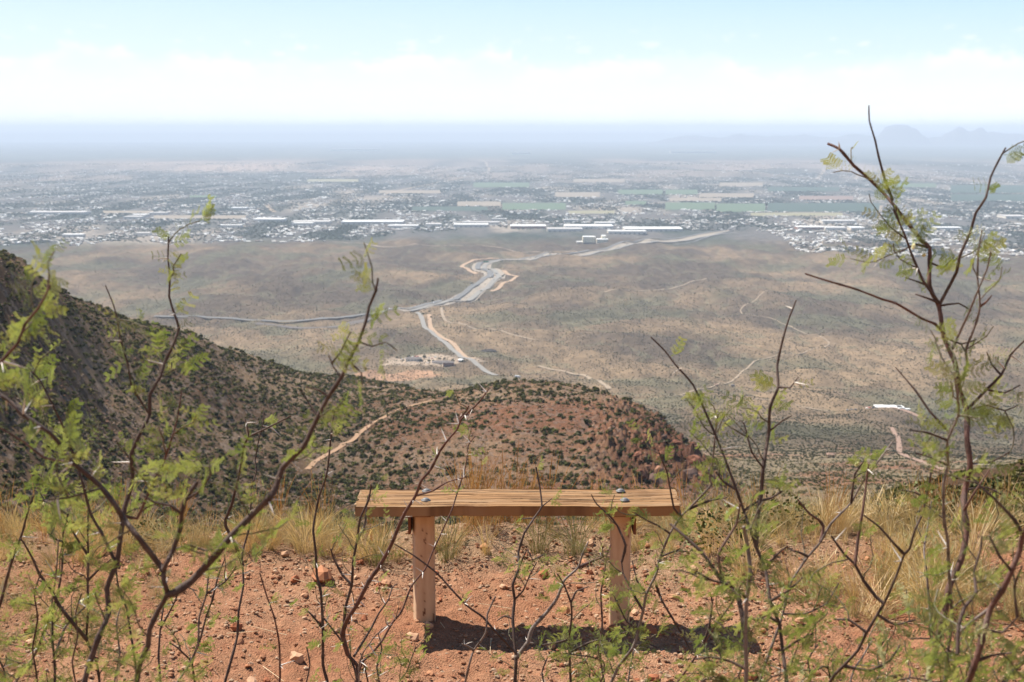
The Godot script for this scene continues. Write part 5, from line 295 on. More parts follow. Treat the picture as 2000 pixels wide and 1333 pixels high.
		[2.44, 1.22, 0.3, 0.3, 0, [-0.001, 0.895, 0.071, 0.015, 0.956, 0.065, 0.034, 1.001, 0.072]],
		[2.44, 1.22, 0.5, 0.1, 0, [-0.054, 0.745, 0.066, -0.081, 0.79, 0.09, -0.097, 0.804, 0.094]],
	]},
	{"label": "sparse acacia with long white thorns rising past the bench's left post", "at": [-0.407, 0.0, -3.12], "branches": [
		[5.21, 1.63, 0.2, 0.25, 0, [-0.048, -0.02, -0.027, -0.083, 0.168, -0.09, -0.091, 0.397, -0.133, -0.089, 0.503, -0.134, -0.101, 0.565, -0.132, -0.096, 0.673, -0.115, -0.098, 0.775, -0.108, -0.109, 0.821, -0.118, -0.108, 0.885, -0.104, -0.114, 0.948, -0.108, -0.111, 0.978, -0.119, -0.097, 1.038, -0.115, -0.073, 1.102, -0.095, -0.062, 1.179, -0.091, -0.057, 1.226, -0.092, -0.048, 1.279, -0.104]],
		[3.26, 1.63, 0.1, 0.3, 0, [-0.096, 0.673, -0.115, -0.121, 0.711, -0.109, -0.142, 0.729, -0.115]],
		[3.91, 1.95, 0.15, 0.2, 0, [-0.025, -0.02, -0.013, -0.011, 0.233, -0.014, -0.0, 0.542, -0.055, -0.021, 0.617, -0.071, -0.046, 0.653, -0.09, -0.079, 0.694, -0.097, -0.091, 0.705, -0.107]],
		[7.16, 1.95, 0.25, 0.4, 0, [-0.008, -0.02, -0.025, -0.017, 0.192, -0.005, 0.006, 0.452, -0.018, 0.006, 0.562, -0.009, 0.007, 0.615, -0.009, -0.017, 0.647, -0.006, -0.029, 0.683, -0.024, -0.022, 0.768, -0.019, -0.004, 0.832, -0.018, 0.002, 0.898, -0.007, 0.013, 0.953, -0.01, 0.023, 1.013, 0.001, 0.046, 1.063, -0.002, 0.053, 1.106, 0.007]],
		[5.86, 1.43, 0.04, 0.75, 1, [-0.017, 0.647, -0.006, -0.027, 0.709, 0.009, -0.011, 0.756, 0.029, 0.019, 0.81, 0.063, 0.052, 0.878, 0.082, 0.077, 0.914, 0.087, 0.11, 0.978, 0.114, 0.138, 1.049, 0.151, 0.152, 1.08, 0.16, 0.178, 1.125, 0.181, 0.194, 1.17, 0.209, 0.216, 1.198, 0.218, 0.239, 1.246, 0.238, 0.257, 1.276, 0.257, 0.282, 1.307, 0.264, 0.291, 1.333, 0.284, 0.311, 1.354, 0.29, 0.333, 1.381, 0.32, 0.357, 1.416, 0.331]],
		[2.28, 1.04, 0, 0.8, 1, [0.282, 1.307, 0.264, 0.289, 1.335, 0.275, 0.303, 1.354, 0.281, 0.31, 1.369, 0.297]],
		[2.6, 1.04, 0, 0.5, 1, [0.178, 1.125, 0.181, 0.218, 1.135, 0.175, 0.252, 1.158, 0.182, 0.303, 1.171, 0.174]],
		[3.91, 1.3, 0.05, 0.8, 1, [-0.014, -0.02, 0.032, -0.021, 0.258, 0.02, 0.011, 0.599, -0.005, 0.047, 0.649, -0.012, 0.071, 0.679, -0.02, 0.097, 0.725, -0.024, 0.121, 0.752, -0.036, 0.146, 0.815, -0.049, 0.183, 0.863, -0.049, 0.202, 0.905, -0.065, 0.227, 0.958, -0.079, 0.252, 1.014, -0.08, 0.265, 1.053, -0.097, 0.288, 1.127, -0.092, 0.293, 1.173, -0.115, 0.312, 1.202, -0.102]],
		[3.26, 1.3, 0.12, 0.5, 0, [-0.002, 0.64, -0.007, 0.039, 0.699, -0.051, 0.059, 0.737, -0.062, 0.084, 0.771, -0.07, 0.093, 0.799, -0.082, 0.105, 0.806, -0.096]],
		[3.26, 1.3, 0.05, 0.4, 2, [-0.007, -0.02, -0.021, 0.025, 0.296, 0.051, 0.032, 0.683, 0.159, 0.07, 0.769, 0.19, 0.102, 0.81, 0.217, 0.123, 0.825, 0.238]],
		[3.26, 1.3, 0.15, 0.4, 2, [0.013, 0.953, -0.01, 0.032, 0.989, -0.027, 0.036, 1.036, -0.027, 0.043, 1.068, -0.033]],
		[3.26, 1.43, 0.02, 0.25, 0, [0.42, 0.655, 0.013, 0.393, 0.688, 0.015, 0.359, 0.73, 0.027, 0.334, 0.758, 0.02, 0.295, 0.793, 0.034, 0.257, 0.84, 0.047, 0.218, 0.882, 0.037, 0.16, 0.93, 0.042, 0.113, 0.964, 0.054]],
		[3.26, 1.63, 0.2, 0.1, 0, [-0.004, 0.832, -0.018, -0.029, 0.853, -0.028, -0.052, 0.899, -0.032, -0.055, 0.929, -0.011]],
		[3.91, 1.63, 0.25, 0.2, 0, [0.018, -0.02, 0.036, 0.022, 0.201, 0.011, 0.049, 0.472, 0.024, 0.046, 0.592, 0.074, 0.04, 0.659, 0.103, 0.032, 0.703, 0.117]],
		[2.6, 1.3, 0.5, 0, 0, [0.043, -0.02, 0.003, 0.082, 0.21, -0.05, 0.098, 0.492, -0.14, 0.121, 0.534, -0.155, 0.139, 0.583, -0.159, 0.147, 0.603, -0.164]],
		[3.91, 1.63, 0.3, 0.3, 0, [0.029, -0.02, 0.026, 0.05, 0.183, -0.014, 0.069, 0.432, -0.06, 0.057, 0.522, -0.084, 0.047, 0.572, -0.101, 0.059, 0.614, -0.12, 0.048, 0.649, -0.141]],
		[3.26, 1.43, 0.35, 0.2, 0, [0.048, -0.02, 0.044, -0.036, 0.222, 0.069, -0.104, 0.517, 0.118, -0.11, 0.603, 0.098, -0.099, 0.661, 0.091, -0.108, 0.703, 0.078]],
	]},
	{"label": "leafy green acacia with grey-brown forks in front of the bench's shadow", "at": [0.013, 0.0, -3.02], "branches": [
		[6.3, 1.89, 0.3, 0.15, 0, [0.008, -0.02, -0.011, -0.007, 0.19, -0.058, -0.009, 0.448, -0.127, -0.006, 0.525, -0.166, -0.002, 0.605, -0.184, -0.006, 0.64, -0.201, -0.011, 0.694, -0.233, -0.006, 0.74, -0.254, -0.011, 0.784, -0.25, 0.006, 0.826, -0.271, 0.004, 0.854, -0.302, 0.02, 0.908, -0.303, 0.047, 0.942, -0.333, 0.068, 0.973, -0.339, 0.063, 1.02, -0.365, 0.053, 1.072, -0.38]],
		[5.67, 1.57, 0.08, 0.2, 2, [-0.002, 0.605, -0.184, 0.029, 0.646, -0.188, 0.04, 0.682, -0.194, 0.081, 0.726, -0.203, 0.106, 0.763, -0.202, 0.125, 0.811, -0.207, 0.163, 0.842, -0.222, 0.173, 0.882, -0.216, 0.189, 0.909, -0.232]],
		[3.78, 1.57, 0.08, 0.1, 1, [0.163, 0.842, -0.222, 0.201, 0.852, -0.242, 0.236, 0.869, -0.239, 0.25, 0.894, -0.253]],
		[4.41, 1.89, 0.02, 0.5, 2, [0.005, -0.02, 0.013, -0.047, 0.193, -0.025, -0.146, 0.453, -0.115, -0.138, 0.549, -0.114, -0.121, 0.636, -0.084, -0.111, 0.663, -0.095, -0.08, 0.721, -0.067, -0.075, 0.77, -0.075, -0.055, 0.817, -0.071]],
		[3.15, 1.26, 0, 0.5, 2, [-0.111, 0.663, -0.095, -0.128, 0.678, -0.089, -0.14, 0.69, -0.072]],
		[5.04, 1.57, 0.3, 0.1, 0, [-0.043, -0.02, 0.012, 0.046, 0.231, 0.038, 0.136, 0.537, 0.059, 0.13, 0.644, 0.098, 0.126, 0.719, 0.112, 0.122, 0.793, 0.147, 0.127, 0.857, 0.166, 0.124, 0.897, 0.182, 0.108, 0.939, 0.18, 0.091, 0.976, 0.206]],
		[2.52, 1.26, 0.3, 0.1, 0, [0.124, 0.897, 0.182, 0.13, 0.911, 0.181, 0.137, 0.923, 0.176, 0.165, 0.937, 0.184]],
		[4.41, 1.89, 0.15, 0.1, 1, [0.008, -0.02, -0.047, 0.128, 0.199, -0.078, 0.239, 0.466, -0.09, 0.226, 0.567, -0.119, 0.216, 0.636, -0.134, 0.222, 0.715, -0.148, 0.218, 0.792, -0.155, 0.227, 0.846, -0.166, 0.236, 0.903, -0.183]],
		[2.52, 1.26, 0.4, 0.1, 0, [0.006, 0.826, -0.271, 0.028, 0.875, -0.269, 0.042, 0.849, -0.26, 0.072, 0.86, -0.271]],
		[2.52, 1.26, 0.5, 0.1, 0, [-0.011, 0.694, -0.233, -0.033, 0.698, -0.242, -0.054, 0.685, -0.24]],
		[2.52, 1.26, 0.95, 0, 0, [0.122, 0.793, 0.147, 0.096, 0.787, 0.151, 0.06, 0.78, 0.149]],
		[2.52, 1.26, 0.95, 0, 0, [0.125, 0.752, 0.129, 0.159, 0.766, 0.116, 0.194, 0.785, 0.13, 0.22, 0.763, 0.11]],
		[2.52, 1.26, 0.95, 0, 0, [-0.029, -0.02, -0.027, 0.068, 0.301, 0.048, 0.209, 0.693, 0.112, 0.182, 0.741, 0.133, 0.145, 0.754, 0.15, 0.114, 0.764, 0.163]],
		[2.52, 1.26, 0.4, 0.1, 0, [-0.006, 0.74, -0.254, 0.017, 0.773, -0.233, 0.034, 0.824, -0.211, 0.052, 0.86, -0.207]],
		[2.52, 1.26, 0.9, 0, 0, [0.216, 0.636, -0.134, 0.251, 0.691, -0.119, 0.283, 0.711, -0.102]],
		[1.89, 0.95, 0.5, 0.1, 0, [0.068, 0.973, -0.339, 0.082, 0.986, -0.333, 0.095, 1.002, -0.318]],
		[1.89, 0.95, 0.6, 0.1, 0, [0.047, 0.942, -0.333, 0.015, 0.936, -0.346, -0.006, 0.92, -0.351]],
		[3.78, 1.57, 0.7, 0.1, 0, [-0.012, -0.02, 0.027, 0.027, 0.219, 0.008, 0.064, 0.511, 0.004, 0.073, 0.576, -0.031, 0.063, 0.621, -0.053, 0.078, 0.656, -0.068]],
		[3.78, 1.57, 0.8, 0.1, 2, [-0.004, -0.02, -0.049, 0.084, 0.195, -0.078, 0.187, 0.457, -0.108, 0.179, 0.556, -0.075, 0.186, 0.616, -0.065, 0.171, 0.662, -0.054]],
	]},
	{"label": "pale-barked acacia leaning across the bench's shaded post", "at": [0.281, 0.0, -2.67], "branches": [
		[5.01, 1.67, 0.45, 0.2, 2, [-0.027, -0.02, 0.049, -0.057, 0.272, -0.0, -0.104, 0.628, -0.101, -0.062, 0.715, -0.095, -0.036, 0.778, -0.089, -0.008, 0.829, -0.066, 0.005, 0.873, -0.07, 0.012, 0.922, -0.053, 0.018, 0.966, -0.043, 0.038, 1.012, -0.04, 0.047, 1.051, -0.043, 0.064, 1.112, -0.02, 0.089, 1.15, -0.025, 0.102, 1.168, -0.015, 0.131, 1.205, -0.003, 0.15, 1.228, -0.004, 0.145, 1.24, -0.002, 0.15, 1.287, 0.004, 0.154, 1.35, 0.004, 0.158, 1.386, 0.008]],
		[2.78, 1.11, 0.6, 0.1, 0, [0.012, 0.922, -0.053, -0.006, 0.95, -0.065, -0.014, 0.968, -0.065, -0.03, 0.994, -0.094, -0.033, 1.018, -0.104]],
		[2.78, 1.11, 0.5, 0.1, 0, [-0.033, 1.018, -0.104, -0.025, 1.058, -0.1, -0.043, 1.098, -0.123, -0.061, 1.121, -0.125, -0.09, 1.146, -0.133, -0.101, 1.166, -0.138]],
		[3.9, 1.67, 0.5, 0.1, 2, [0.026, -0.02, 0.013, 0.02, 0.265, -0.052, -0.016, 0.613, -0.132, -0.012, 0.691, -0.148, -0.002, 0.75, -0.166, 0.013, 0.807, -0.18]],
		[2.78, 1.22, 0.25, 0.15, 0, [0.039, 0.985, -0.041, 0.054, 0.944, -0.056, 0.076, 0.907, -0.056, 0.109, 0.849, -0.064, 0.125, 0.816, -0.062]],
		[4.45, 1.67, 0.5, 0.1, 1, [0.037, -0.02, 0.047, 0.038, 0.324, 0.069, 0.032, 0.744, 0.14, 0.056, 0.83, 0.152, 0.087, 0.883, 0.158, 0.109, 0.924, 0.165, 0.137, 0.977, 0.171, 0.173, 1.03, 0.168, 0.19, 1.067, 0.164]],
		[2.23, 1.11, 0.3, 0.1, 0, [0.089, 1.15, -0.025, 0.07, 1.173, -0.007, 0.053, 1.254, -0.001, 0.038, 1.289, 0.022, 0.03, 1.311, 0.02]],
		[2.78, 1.11, 0.4, 0.1, 0, [0.109, 0.924, 0.165, 0.124, 0.969, 0.166, 0.131, 1.023, 0.162, 0.124, 1.047, 0.168]],
		[2.78, 1.39, 0.7, 0.1, 0, [0.102, 1.168, -0.015, 0.149, 1.195, 0.006, 0.178, 1.207, 0.028]],
		[2.23, 1.11, 0.9, 0, 0, [0.018, 0.966, -0.043, -0.002, 0.99, -0.054, -0.012, 1.03, -0.076]],
		[2.23, 1.11, 0.9, 0, 0, [0.005, 0.873, -0.07, -0.021, 0.884, -0.081, -0.038, 0.917, -0.089, -0.047, 0.931, -0.117]],
		[2.23, 1.11, 0.8, 0, 0, [0.047, 1.051, -0.043, 0.083, 1.059, -0.059, 0.118, 1.054, -0.066]],
		[2.23, 1.11, 0.9, 0, 0, [-0.008, 0.829, -0.066, 0.02, 0.838, -0.073, 0.05, 0.822, -0.082]],
		[2.23, 1.11, 0.7, 0.1, 0, [0.064, 1.112, -0.02, 0.036, 1.132, -0.014, 0.011, 1.151, 0.013, -0.019, 1.174, 0.031]],
	]},
	{"label": "tall acacia with long bare whips and bushy blurred leaves low down, beside the bench end", "at": [0.394, 0.0, -1.92], "branches": [
		[5.43, 1.25, 0.35, 0.2, 0, [-0.023, -0.02, -0.001, -0.002, 0.445, -0.028, 0.062, 1.013, -0.047, 0.059, 1.068, -0.058, 0.059, 1.121, -0.109, 0.055, 1.162, -0.124, 0.038, 1.203, -0.121, 0.036, 1.246, -0.161, 0.022, 1.279, -0.176, 0.012, 1.309, -0.173, 0.005, 1.334, -0.205, -0.009, 1.372, -0.206, -0.023, 1.412, -0.225, -0.035, 1.445, -0.245, -0.049, 1.479, -0.261, -0.075, 1.538, -0.288, -0.107, 1.574, -0.295, -0.123, 1.595, -0.311, -0.148, 1.619, -0.316]],
		[3.76, 1.25, 0.3, 0.15, 0, [0.022, 1.279, -0.176, 0.025, 1.328, -0.184, 0.034, 1.37, -0.204, 0.036, 1.41, -0.206, 0.051, 1.465, -0.242, 0.051, 1.509, -0.239, 0.067, 1.542, -0.252, 0.069, 1.575, -0.277, 0.079, 1.621, -0.284, 0.091, 1.655, -0.297, 0.105, 1.686, -0.308]],
		[5.85, 2.51, 0.7, 0.1, 2, [-0.037, -0.02, -0.023, -0.047, 0.46, 0.01, -0.027, 1.046, 0.021, -0.029, 1.109, 0.034, -0.029, 1.151, 0.037, -0.033, 1.211, 0.04, -0.033, 1.27, 0.043, -0.029, 1.314, 0.045, -0.033, 1.353, 0.034, -0.043, 1.387, 0.053]],
		[3.76, 2.09, 0.5, 0.1, 0, [-0.033, 1.211, 0.04, -0.04, 1.261, 0.004, -0.059, 1.273, -0.014, -0.078, 1.3, -0.02, -0.094, 1.32, -0.031, -0.121, 1.342, -0.048, -0.139, 1.354, -0.066]],
		[2.09, 1.25, 0.9, 0, 0, [-0.033, 1.27, 0.043, -0.059, 1.293, 0.051, -0.088, 1.305, 0.063, -0.112, 1.318, 0.063]],
		[2.09, 1.25, 0.9, 0, 0, [-0.029, 1.151, 0.037, -0.05, 1.158, 0.023, -0.082, 1.166, 0.023, -0.103, 1.153, 0.002]],
		[2.09, 1.25, 0.9, 0, 0, [0.055, 1.162, -0.124, 0.035, 1.175, -0.13, 0.017, 1.169, -0.123, -0.008, 1.175, -0.13]],
		[2.09, 1.25, 0.9, 0, 0, [0.032, -0.02, -0.028, 0.02, 0.483, -0.002, -0.024, 1.098, 0.008, -0.045, 1.115, 0.001, -0.072, 1.118, -0.011, -0.092, 1.109, -0.012]],
		[2.09, 1.25, 0.8, 0, 0, [0.036, 1.246, -0.161, 0.052, 1.278, -0.142, 0.067, 1.294, -0.136]],
		[2.09, 1.25, 0.9, 0, 0, [-0.009, 1.372, -0.206, -0.029, 1.382, -0.216, -0.044, 1.402, -0.208]],
		[2.09, 1.25, 0.8, 0, 0, [0.005, 1.334, -0.205, 0.027, 1.349, -0.207, 0.058, 1.352, -0.226, 0.082, 1.372, -0.219]],
		[2.09, 1.25, 0.8, 0, 0, [0.059, 1.121, -0.109, 0.08, 1.145, -0.093, 0.103, 1.161, -0.085]],
		[1.67, 0.84, 0.5, 0.1, 0, [0.051, 1.465, -0.242, 0.074, 1.485, -0.24, 0.087, 1.496, -0.229]],
		[1.67, 0.84, 0.5, 0.1, 0, [0.036, 1.41, -0.206, 0.012, 1.443, -0.188, -0.0, 1.489, -0.2, -0.011, 1.497, -0.185]],
		[1.67, 0.84, 0.5, 0.1, 0, [0.067, 1.542, -0.252, 0.085, 1.543, -0.24, 0.099, 1.56, -0.246]],
		[2.09, 1.04, 0.5, 0, 0, [0.038, 1.203, -0.121, 0.064, 1.233, -0.095, 0.084, 1.255, -0.092]],
		[2.51, 1.25, 0.5, 0.1, 1, [-0.059, 1.273, -0.014, -0.068, 1.318, -0.02, -0.04, 1.367, -0.025, -0.037, 1.404, -0.014]],
		[2.51, 1.25, 0.8, 0, 0, [-0.047, -0.02, -0.031, 0.005, 0.468, -0.044, 0.06, 1.065, -0.064, 0.038, 1.086, -0.084, 0.012, 1.095, -0.085, -0.011, 1.085, -0.098]],
	]},
	{"label": "spreading acacia with crooked forks and white thorns in front of the tall dry grass", "at": [0.637, 0.0, -2.37], "branches": [
		[3.95, 1.48, 0.15, 0.2, 2, [0.041, -0.02, -0.022, -0.068, 0.38, 0.021, -0.183, 0.869, 0.101, -0.126, 1.08, 0.071, -0.114, 1.141, 0.073, -0.083, 1.193, 0.072, -0.061, 1.221, 0.073, -0.043, 1.258, 0.074, -0.0, 1.29, 0.048, 0.014, 1.322, 0.051, 0.037, 1.363, 0.059, 0.069, 1.401, 0.046, 0.074, 1.407, 0.043]],
		[2.96, 1.48, 0.1, 0.2, 1, [-0.061, 1.221, 0.073, -0.053, 1.247, 0.06, -0.064, 1.262, 0.063, -0.084, 1.277, 0.075, -0.105, 1.302, 0.066]],
		[4.44, 1.48, 0.15, 0.2, 0, [0.023, -0.02, -0.02, -0.03, 0.392, 0.062, -0.072, 0.895, 0.156, -0.061, 1.0, 0.189, -0.045, 1.037, 0.21, -0.024, 1.071, 0.222, -0.014, 1.11, 0.236, 0.0, 1.147, 0.246, 0.012, 1.17, 0.246, 0.015, 1.209, 0.273, 0.024, 1.242, 0.277, 0.027, 1.272, 0.292, 0.033, 1.285, 0.3, 0.036, 1.323, 0.314, 0.047, 1.348, 0.313, 0.048, 1.378, 0.323, 0.048, 1.41, 0.338, 0.048, 1.429, 0.341]],
		[2.96, 1.48, 0.15, 0.2, 0, [0.012, 1.166, 0.246, -0.001, 1.176, 0.237, -0.022, 1.203, 0.229, -0.038, 1.232, 0.228, -0.056, 1.249, 0.22, -0.08, 1.282, 0.222]],
		[2.96, 1.23, 0.2, 0.2, 1, [-0.038, 1.232, 0.228, -0.029, 1.278, 0.21, -0.025, 1.31, 0.21, -0.016, 1.351, 0.194, -0.012, 1.379, 0.186, -0.011, 1.403, 0.19]],
		[2.47, 1.23, 0.2, 0.2, 0, [0.027, 1.272, 0.292, 0.002, 1.298, 0.301, -0.02, 1.323, 0.302, -0.05, 1.346, 0.309]],
		[1.97, 0.99, 0.1, 0.4, 0, [0.048, 1.378, 0.323, 0.029, 1.39, 0.326, 0.009, 1.392, 0.318]],
		[2.47, 1.09, 0.15, 0.5, 2, [0.197, 0.974, -0.039, 0.203, 1.03, -0.081, 0.196, 1.112, -0.094, 0.198, 1.141, -0.12, 0.219, 1.204, -0.16, 0.224, 1.231, -0.167]],
		[2.96, 1.48, 0.7, 0, 0, [-0.045, 1.037, 0.21, 0.002, 1.028, 0.21, 0.04, 1.043, 0.201, 0.062, 1.066, 0.185]],
		[2.47, 1.48, 0.8, 0, 0, [-0.014, 1.11, 0.236, -0.042, 1.127, 0.22, -0.067, 1.125, 0.213]],
		[2.47, 1.23, 0.8, 0, 0, [0.0, 1.147, 0.246, 0.04, 1.118, 0.22, 0.082, 1.12, 0.201]],
		[2.96, 1.48, 0.5, 0.1, 2, [-0.005, -0.02, 0.027, 0.041, 0.369, -0.027, 0.055, 0.844, -0.107, 0.093, 0.911, -0.14, 0.111, 0.933, -0.153]],
		[2.47, 1.23, 0.6, 0, 0, [-0.083, 1.193, 0.072, -0.1, 1.204, 0.083, -0.119, 1.21, 0.084]],
		[2.47, 1.48, 0.9, 0, 0, [-0.02, -0.02, 0.045, -0.048, 0.433, 0.08, -0.053, 0.987, 0.159, -0.093, 1.017, 0.185, -0.121, 1.018, 0.186]],
		[1.97, 0.99, 0.4, 0.1, 0, [-0.126, 1.08, 0.071, -0.076, 1.069, 0.042, -0.035, 1.086, 0.033, -0.007, 1.12, 0.013]],
		[2.47, 0.99, 0.7, 0, 0, [-0.0, 1.29, 0.048, 0.0, 1.325, 0.056, 0.001, 1.351, 0.063, 0.014, 1.378, 0.073]],
		[3.45, 1.48, 0.8, 0.1, 0, [0.022, -0.02, -0.043, 0.06, 0.33, -0.097, 0.098, 0.757, -0.133, 0.115, 0.81, -0.164, 0.134, 0.856, -0.164, 0.135, 0.89, -0.191, 0.155, 0.929, -0.193]],
		[3.45, 1.48, 0.9, 0.1, 2, [-0.032, -0.02, 0.036, 0.08, 0.329, -0.05, 0.183, 0.756, -0.133, 0.182, 0.813, -0.157, 0.206, 0.846, -0.187, 0.199, 0.881, -0.199]],
		[2.96, 1.48, 0.9, 0.1, 0, [0.02, -0.02, -0.026, -0.022, 0.351, -0.047, -0.064, 0.804, -0.034, -0.062, 0.88, -0.011, -0.047, 0.91, -0.014, -0.058, 0.959, 0.002, -0.037, 0.987, -0.007]],
	]},
	{"label": "tallest acacia with purple-brown trunk and bare forked tips reaching above the horizon", "at": [0.738, 0.0, -2.07], "branches": [
		[8.12, 2.25, 0.3, 0.15, 1, [0.049, -0.02, 0.044, -0.025, 0.453, 0.097, -0.089, 1.031, 0.138, -0.059, 1.101, 0.1, -0.039, 1.173, 0.085, -0.029, 1.208, 0.075, -0.021, 1.241, 0.065, 0.002, 1.285, 0.05, 0.015, 1.326, 0.031, 0.012, 1.365, 0.018, 0.022, 1.385, -0.007, 0.028, 1.429, -0.006, 0.025, 1.469, -0.02, 0.034, 1.511, -0.053, 0.024, 1.543, -0.065, 0.012, 1.593, -0.061, -0.002, 1.633, -0.082, -0.002, 1.681, -0.115, -0.021, 1.716, -0.113, -0.015, 1.779, -0.14, -0.026, 1.79, -0.147, -0.054, 1.827, -0.161, -0.073, 1.849, -0.156, -0.088, 1.873, -0.183, -0.117, 1.903, -0.199, -0.137, 1.919, -0.198, -0.161, 1.948, -0.208, -0.178, 1.957, -0.224]],
		[2.25, 1.08, 0.06, 0.05, 0, [-0.076, 1.86, -0.163, -0.087, 1.892, -0.174, -0.101, 1.934, -0.173, -0.112, 1.963, -0.161, -0.121, 1.997, -0.171, -0.123, 2.023, -0.17]],
		[2.25, 1.35, 0.5, 0.1, 0, [-0.002, 1.687, -0.115, -0.037, 1.726, -0.095, -0.062, 1.773, -0.087, -0.086, 1.81, -0.055, -0.103, 1.839, -0.047, -0.109, 1.852, -0.046]],
		[2.93, 1.26, 0.15, 0.08, 0, [-0.001, 1.685, -0.115, 0.024, 1.741, -0.112, 0.021, 1.77, -0.093, 0.038, 1.811, -0.096, 0.043, 1.843, -0.09, 0.052, 1.869, -0.073, 0.063, 1.903, -0.086, 0.072, 1.929, -0.081, 0.082, 1.952, -0.078]],
		[2.25, 1.26, 0.06, 0.1, 1, [-0.002, 1.638, -0.082, -0.02, 1.656, -0.076, -0.049, 1.668, -0.058, -0.094, 1.694, -0.056, -0.12, 1.702, -0.046, -0.167, 1.72, -0.037, -0.23, 1.74, -0.0, -0.263, 1.751, 0.008]],
		[2.25, 0.99, 0.2, 0.1, 2, [0.01, 1.613, -0.072, 0.022, 1.654, -0.063, 0.025, 1.681, -0.044, 0.027, 1.724, -0.013, 0.038, 1.756, -0.011, 0.035, 1.787, 0.01]],
		[2.25, 0.99, 0.3, 0.1, 2, [0.023, 1.555, -0.064, 0.035, 1.588, -0.067, 0.03, 1.614, -0.063, 0.039, 1.655, -0.053, 0.043, 1.69, -0.045, 0.035, 1.738, -0.042, 0.032, 1.783, -0.038, 0.033, 1.819, -0.029]],
		[1.8, 0.9, 0.2, 0.1, 1, [0.043, 1.69, -0.045, 0.052, 1.699, -0.041, 0.062, 1.709, -0.047]],
		[2.71, 1.13, 0.3, 0.15, 0, [0.036, 1.514, -0.053, 0.066, 1.547, -0.055, 0.087, 1.573, -0.049, 0.11, 1.603, -0.073, 0.124, 1.626, -0.062, 0.15, 1.649, -0.064]],
		[2.25, 0.99, 0.05, 0.1, 0, [0.007, 1.471, -0.05, -0.008, 1.487, -0.049, -0.027, 1.509, -0.061, -0.046, 1.54, -0.081, -0.07, 1.573, -0.12]],
		[4.06, 1.8, 0.6, 0.2, 2, [-0.04, -0.02, 0.011, -0.036, 0.472, 0.031, -0.001, 1.073, 0.016, -0.007, 1.177, 0.048, -0.031, 1.278, 0.087, -0.046, 1.335, 0.117, -0.06, 1.378, 0.134, -0.07, 1.441, 0.152, -0.064, 1.469, 0.15, -0.078, 1.516, 0.181, -0.066, 1.556, 0.187, -0.077, 1.586, 0.213, -0.092, 1.632, 0.234]],
		[2.25, 1.13, 0.9, 0, 0, [-0.002, 1.687, -0.115, -0.025, 1.696, -0.106, -0.041, 1.701, -0.123]],
		[1.8, 0.9, 0.9, 0, 0, [-0.021, 1.716, -0.113, -0.036, 1.722, -0.116, -0.063, 1.731, -0.114]],
		[1.8, 0.9, 0.9, 0, 0, [0.001, 1.682, -0.115, 0.027, 1.688, -0.102, 0.047, 1.676, -0.095]],
		[1.8, 0.9, 0.9, 0, 0, [-0.015, 1.779, -0.14, -0.041, 1.786, -0.138, -0.072, 1.774, -0.121]],
		[1.8, 0.9, 0.9, 0, 0, [-0.002, 1.633, -0.082, 0.021, 1.624, -0.061, 0.046, 1.632, -0.061]],
		[1.8, 0.9, 0.9, 0, 0, [-0.016, 1.755, -0.133, 0.01, 1.746, -0.14, 0.024, 1.764, -0.131]],
		[1.8, 0.9, 0.8, 0, 0, [0.034, 1.511, -0.053, 0.069, 1.519, -0.058, 0.098, 1.511, -0.052, 0.123, 1.518, -0.062]],
		[1.8, 0.9, 0.8, 0, 0, [-0.064, 1.469, 0.15, -0.088, 1.479, 0.141, -0.116, 1.489, 0.152]],
		[1.8, 0.9, 0.8, 0, 0, [0.028, 1.429, -0.006, 0.059, 1.437, 0.006, 0.084, 1.456, 0.015]],
		[1.8, 0.9, 0.8, 0, 0, [0.022, 1.385, -0.007, 0.063, 1.386, -0.019, 0.085, 1.376, -0.008]],
		[1.8, 0.9, 0.7, 0.1, 0, [-0.078, 1.516, 0.181, -0.111, 1.53, 0.19, -0.145, 1.539, 0.21]],
		[1.8, 0.9, 0.8, 0, 0, [0.087, 1.573, -0.049, 0.076, 1.588, -0.064, 0.063, 1.611, -0.056]],
		[1.8, 0.9, 0.8, 0, 0, [0.066, 1.547, -0.055, 0.097, 1.541, -0.056, 0.113, 1.559, -0.032]],
		[2.25, 0.9, 0.1, 0.2, 1, [0.011, 1.356, 0.021, 0.019, 1.394, 0.043, 0.042, 1.432, 0.041]],
	]},
	{"label": "stout reddish-stemmed acacia with long white spines at the picture's right edge", "at": [0.709, 0.0, -1.82], "branches": [
		[8.32, 3.17, 0.3, 0.3, 1, [0.034, -0.02, -0.033, 0.003, 0.496, 0.038, -0.069, 1.128, 0.091, -0.058, 1.191, 0.092, -0.052, 1.237, 0.105, -0.039, 1.282, 0.097, -0.029, 1.31, 0.088, -0.018, 1.34, 0.098, -0.008, 1.37, 0.101, 0.004, 1.399, 0.096, 0.003, 1.426, 0.105, 0.025, 1.468, 0.111]],
		[2.38, 0.99, 0.4, 0.15, 0, [0.001, 1.426, 0.105, -0.009, 1.444, 0.103, -0.042, 1.477, 0.112, -0.056, 1.489, 0.108, -0.069, 1.503, 0.093]],
		[5.94, 3.17, 0.4, 0.2, 0, [0.017, -0.02, -0.005, 0.017, 0.465, -0.041, 0.024, 1.059, -0.053, 0.045, 1.118, -0.052, 0.07, 1.14, -0.07, 0.092, 1.156, -0.08, 0.123, 1.198, -0.083]],
		[2.77, 1.19, 0.3, 0.2, 0, [-0.101, 1.275, 0.167, -0.096, 1.307, 0.15, -0.083, 1.33, 0.135, -0.063, 1.345, 0.12, -0.058, 1.365, 0.093, -0.044, 1.393, 0.077, -0.042, 1.412, 0.073]],
		[2.38, 1.19, 0.2, 0.3, 2, [-0.029, 1.31, 0.088, -0.051, 1.284, 0.076, -0.067, 1.26, 0.065]],
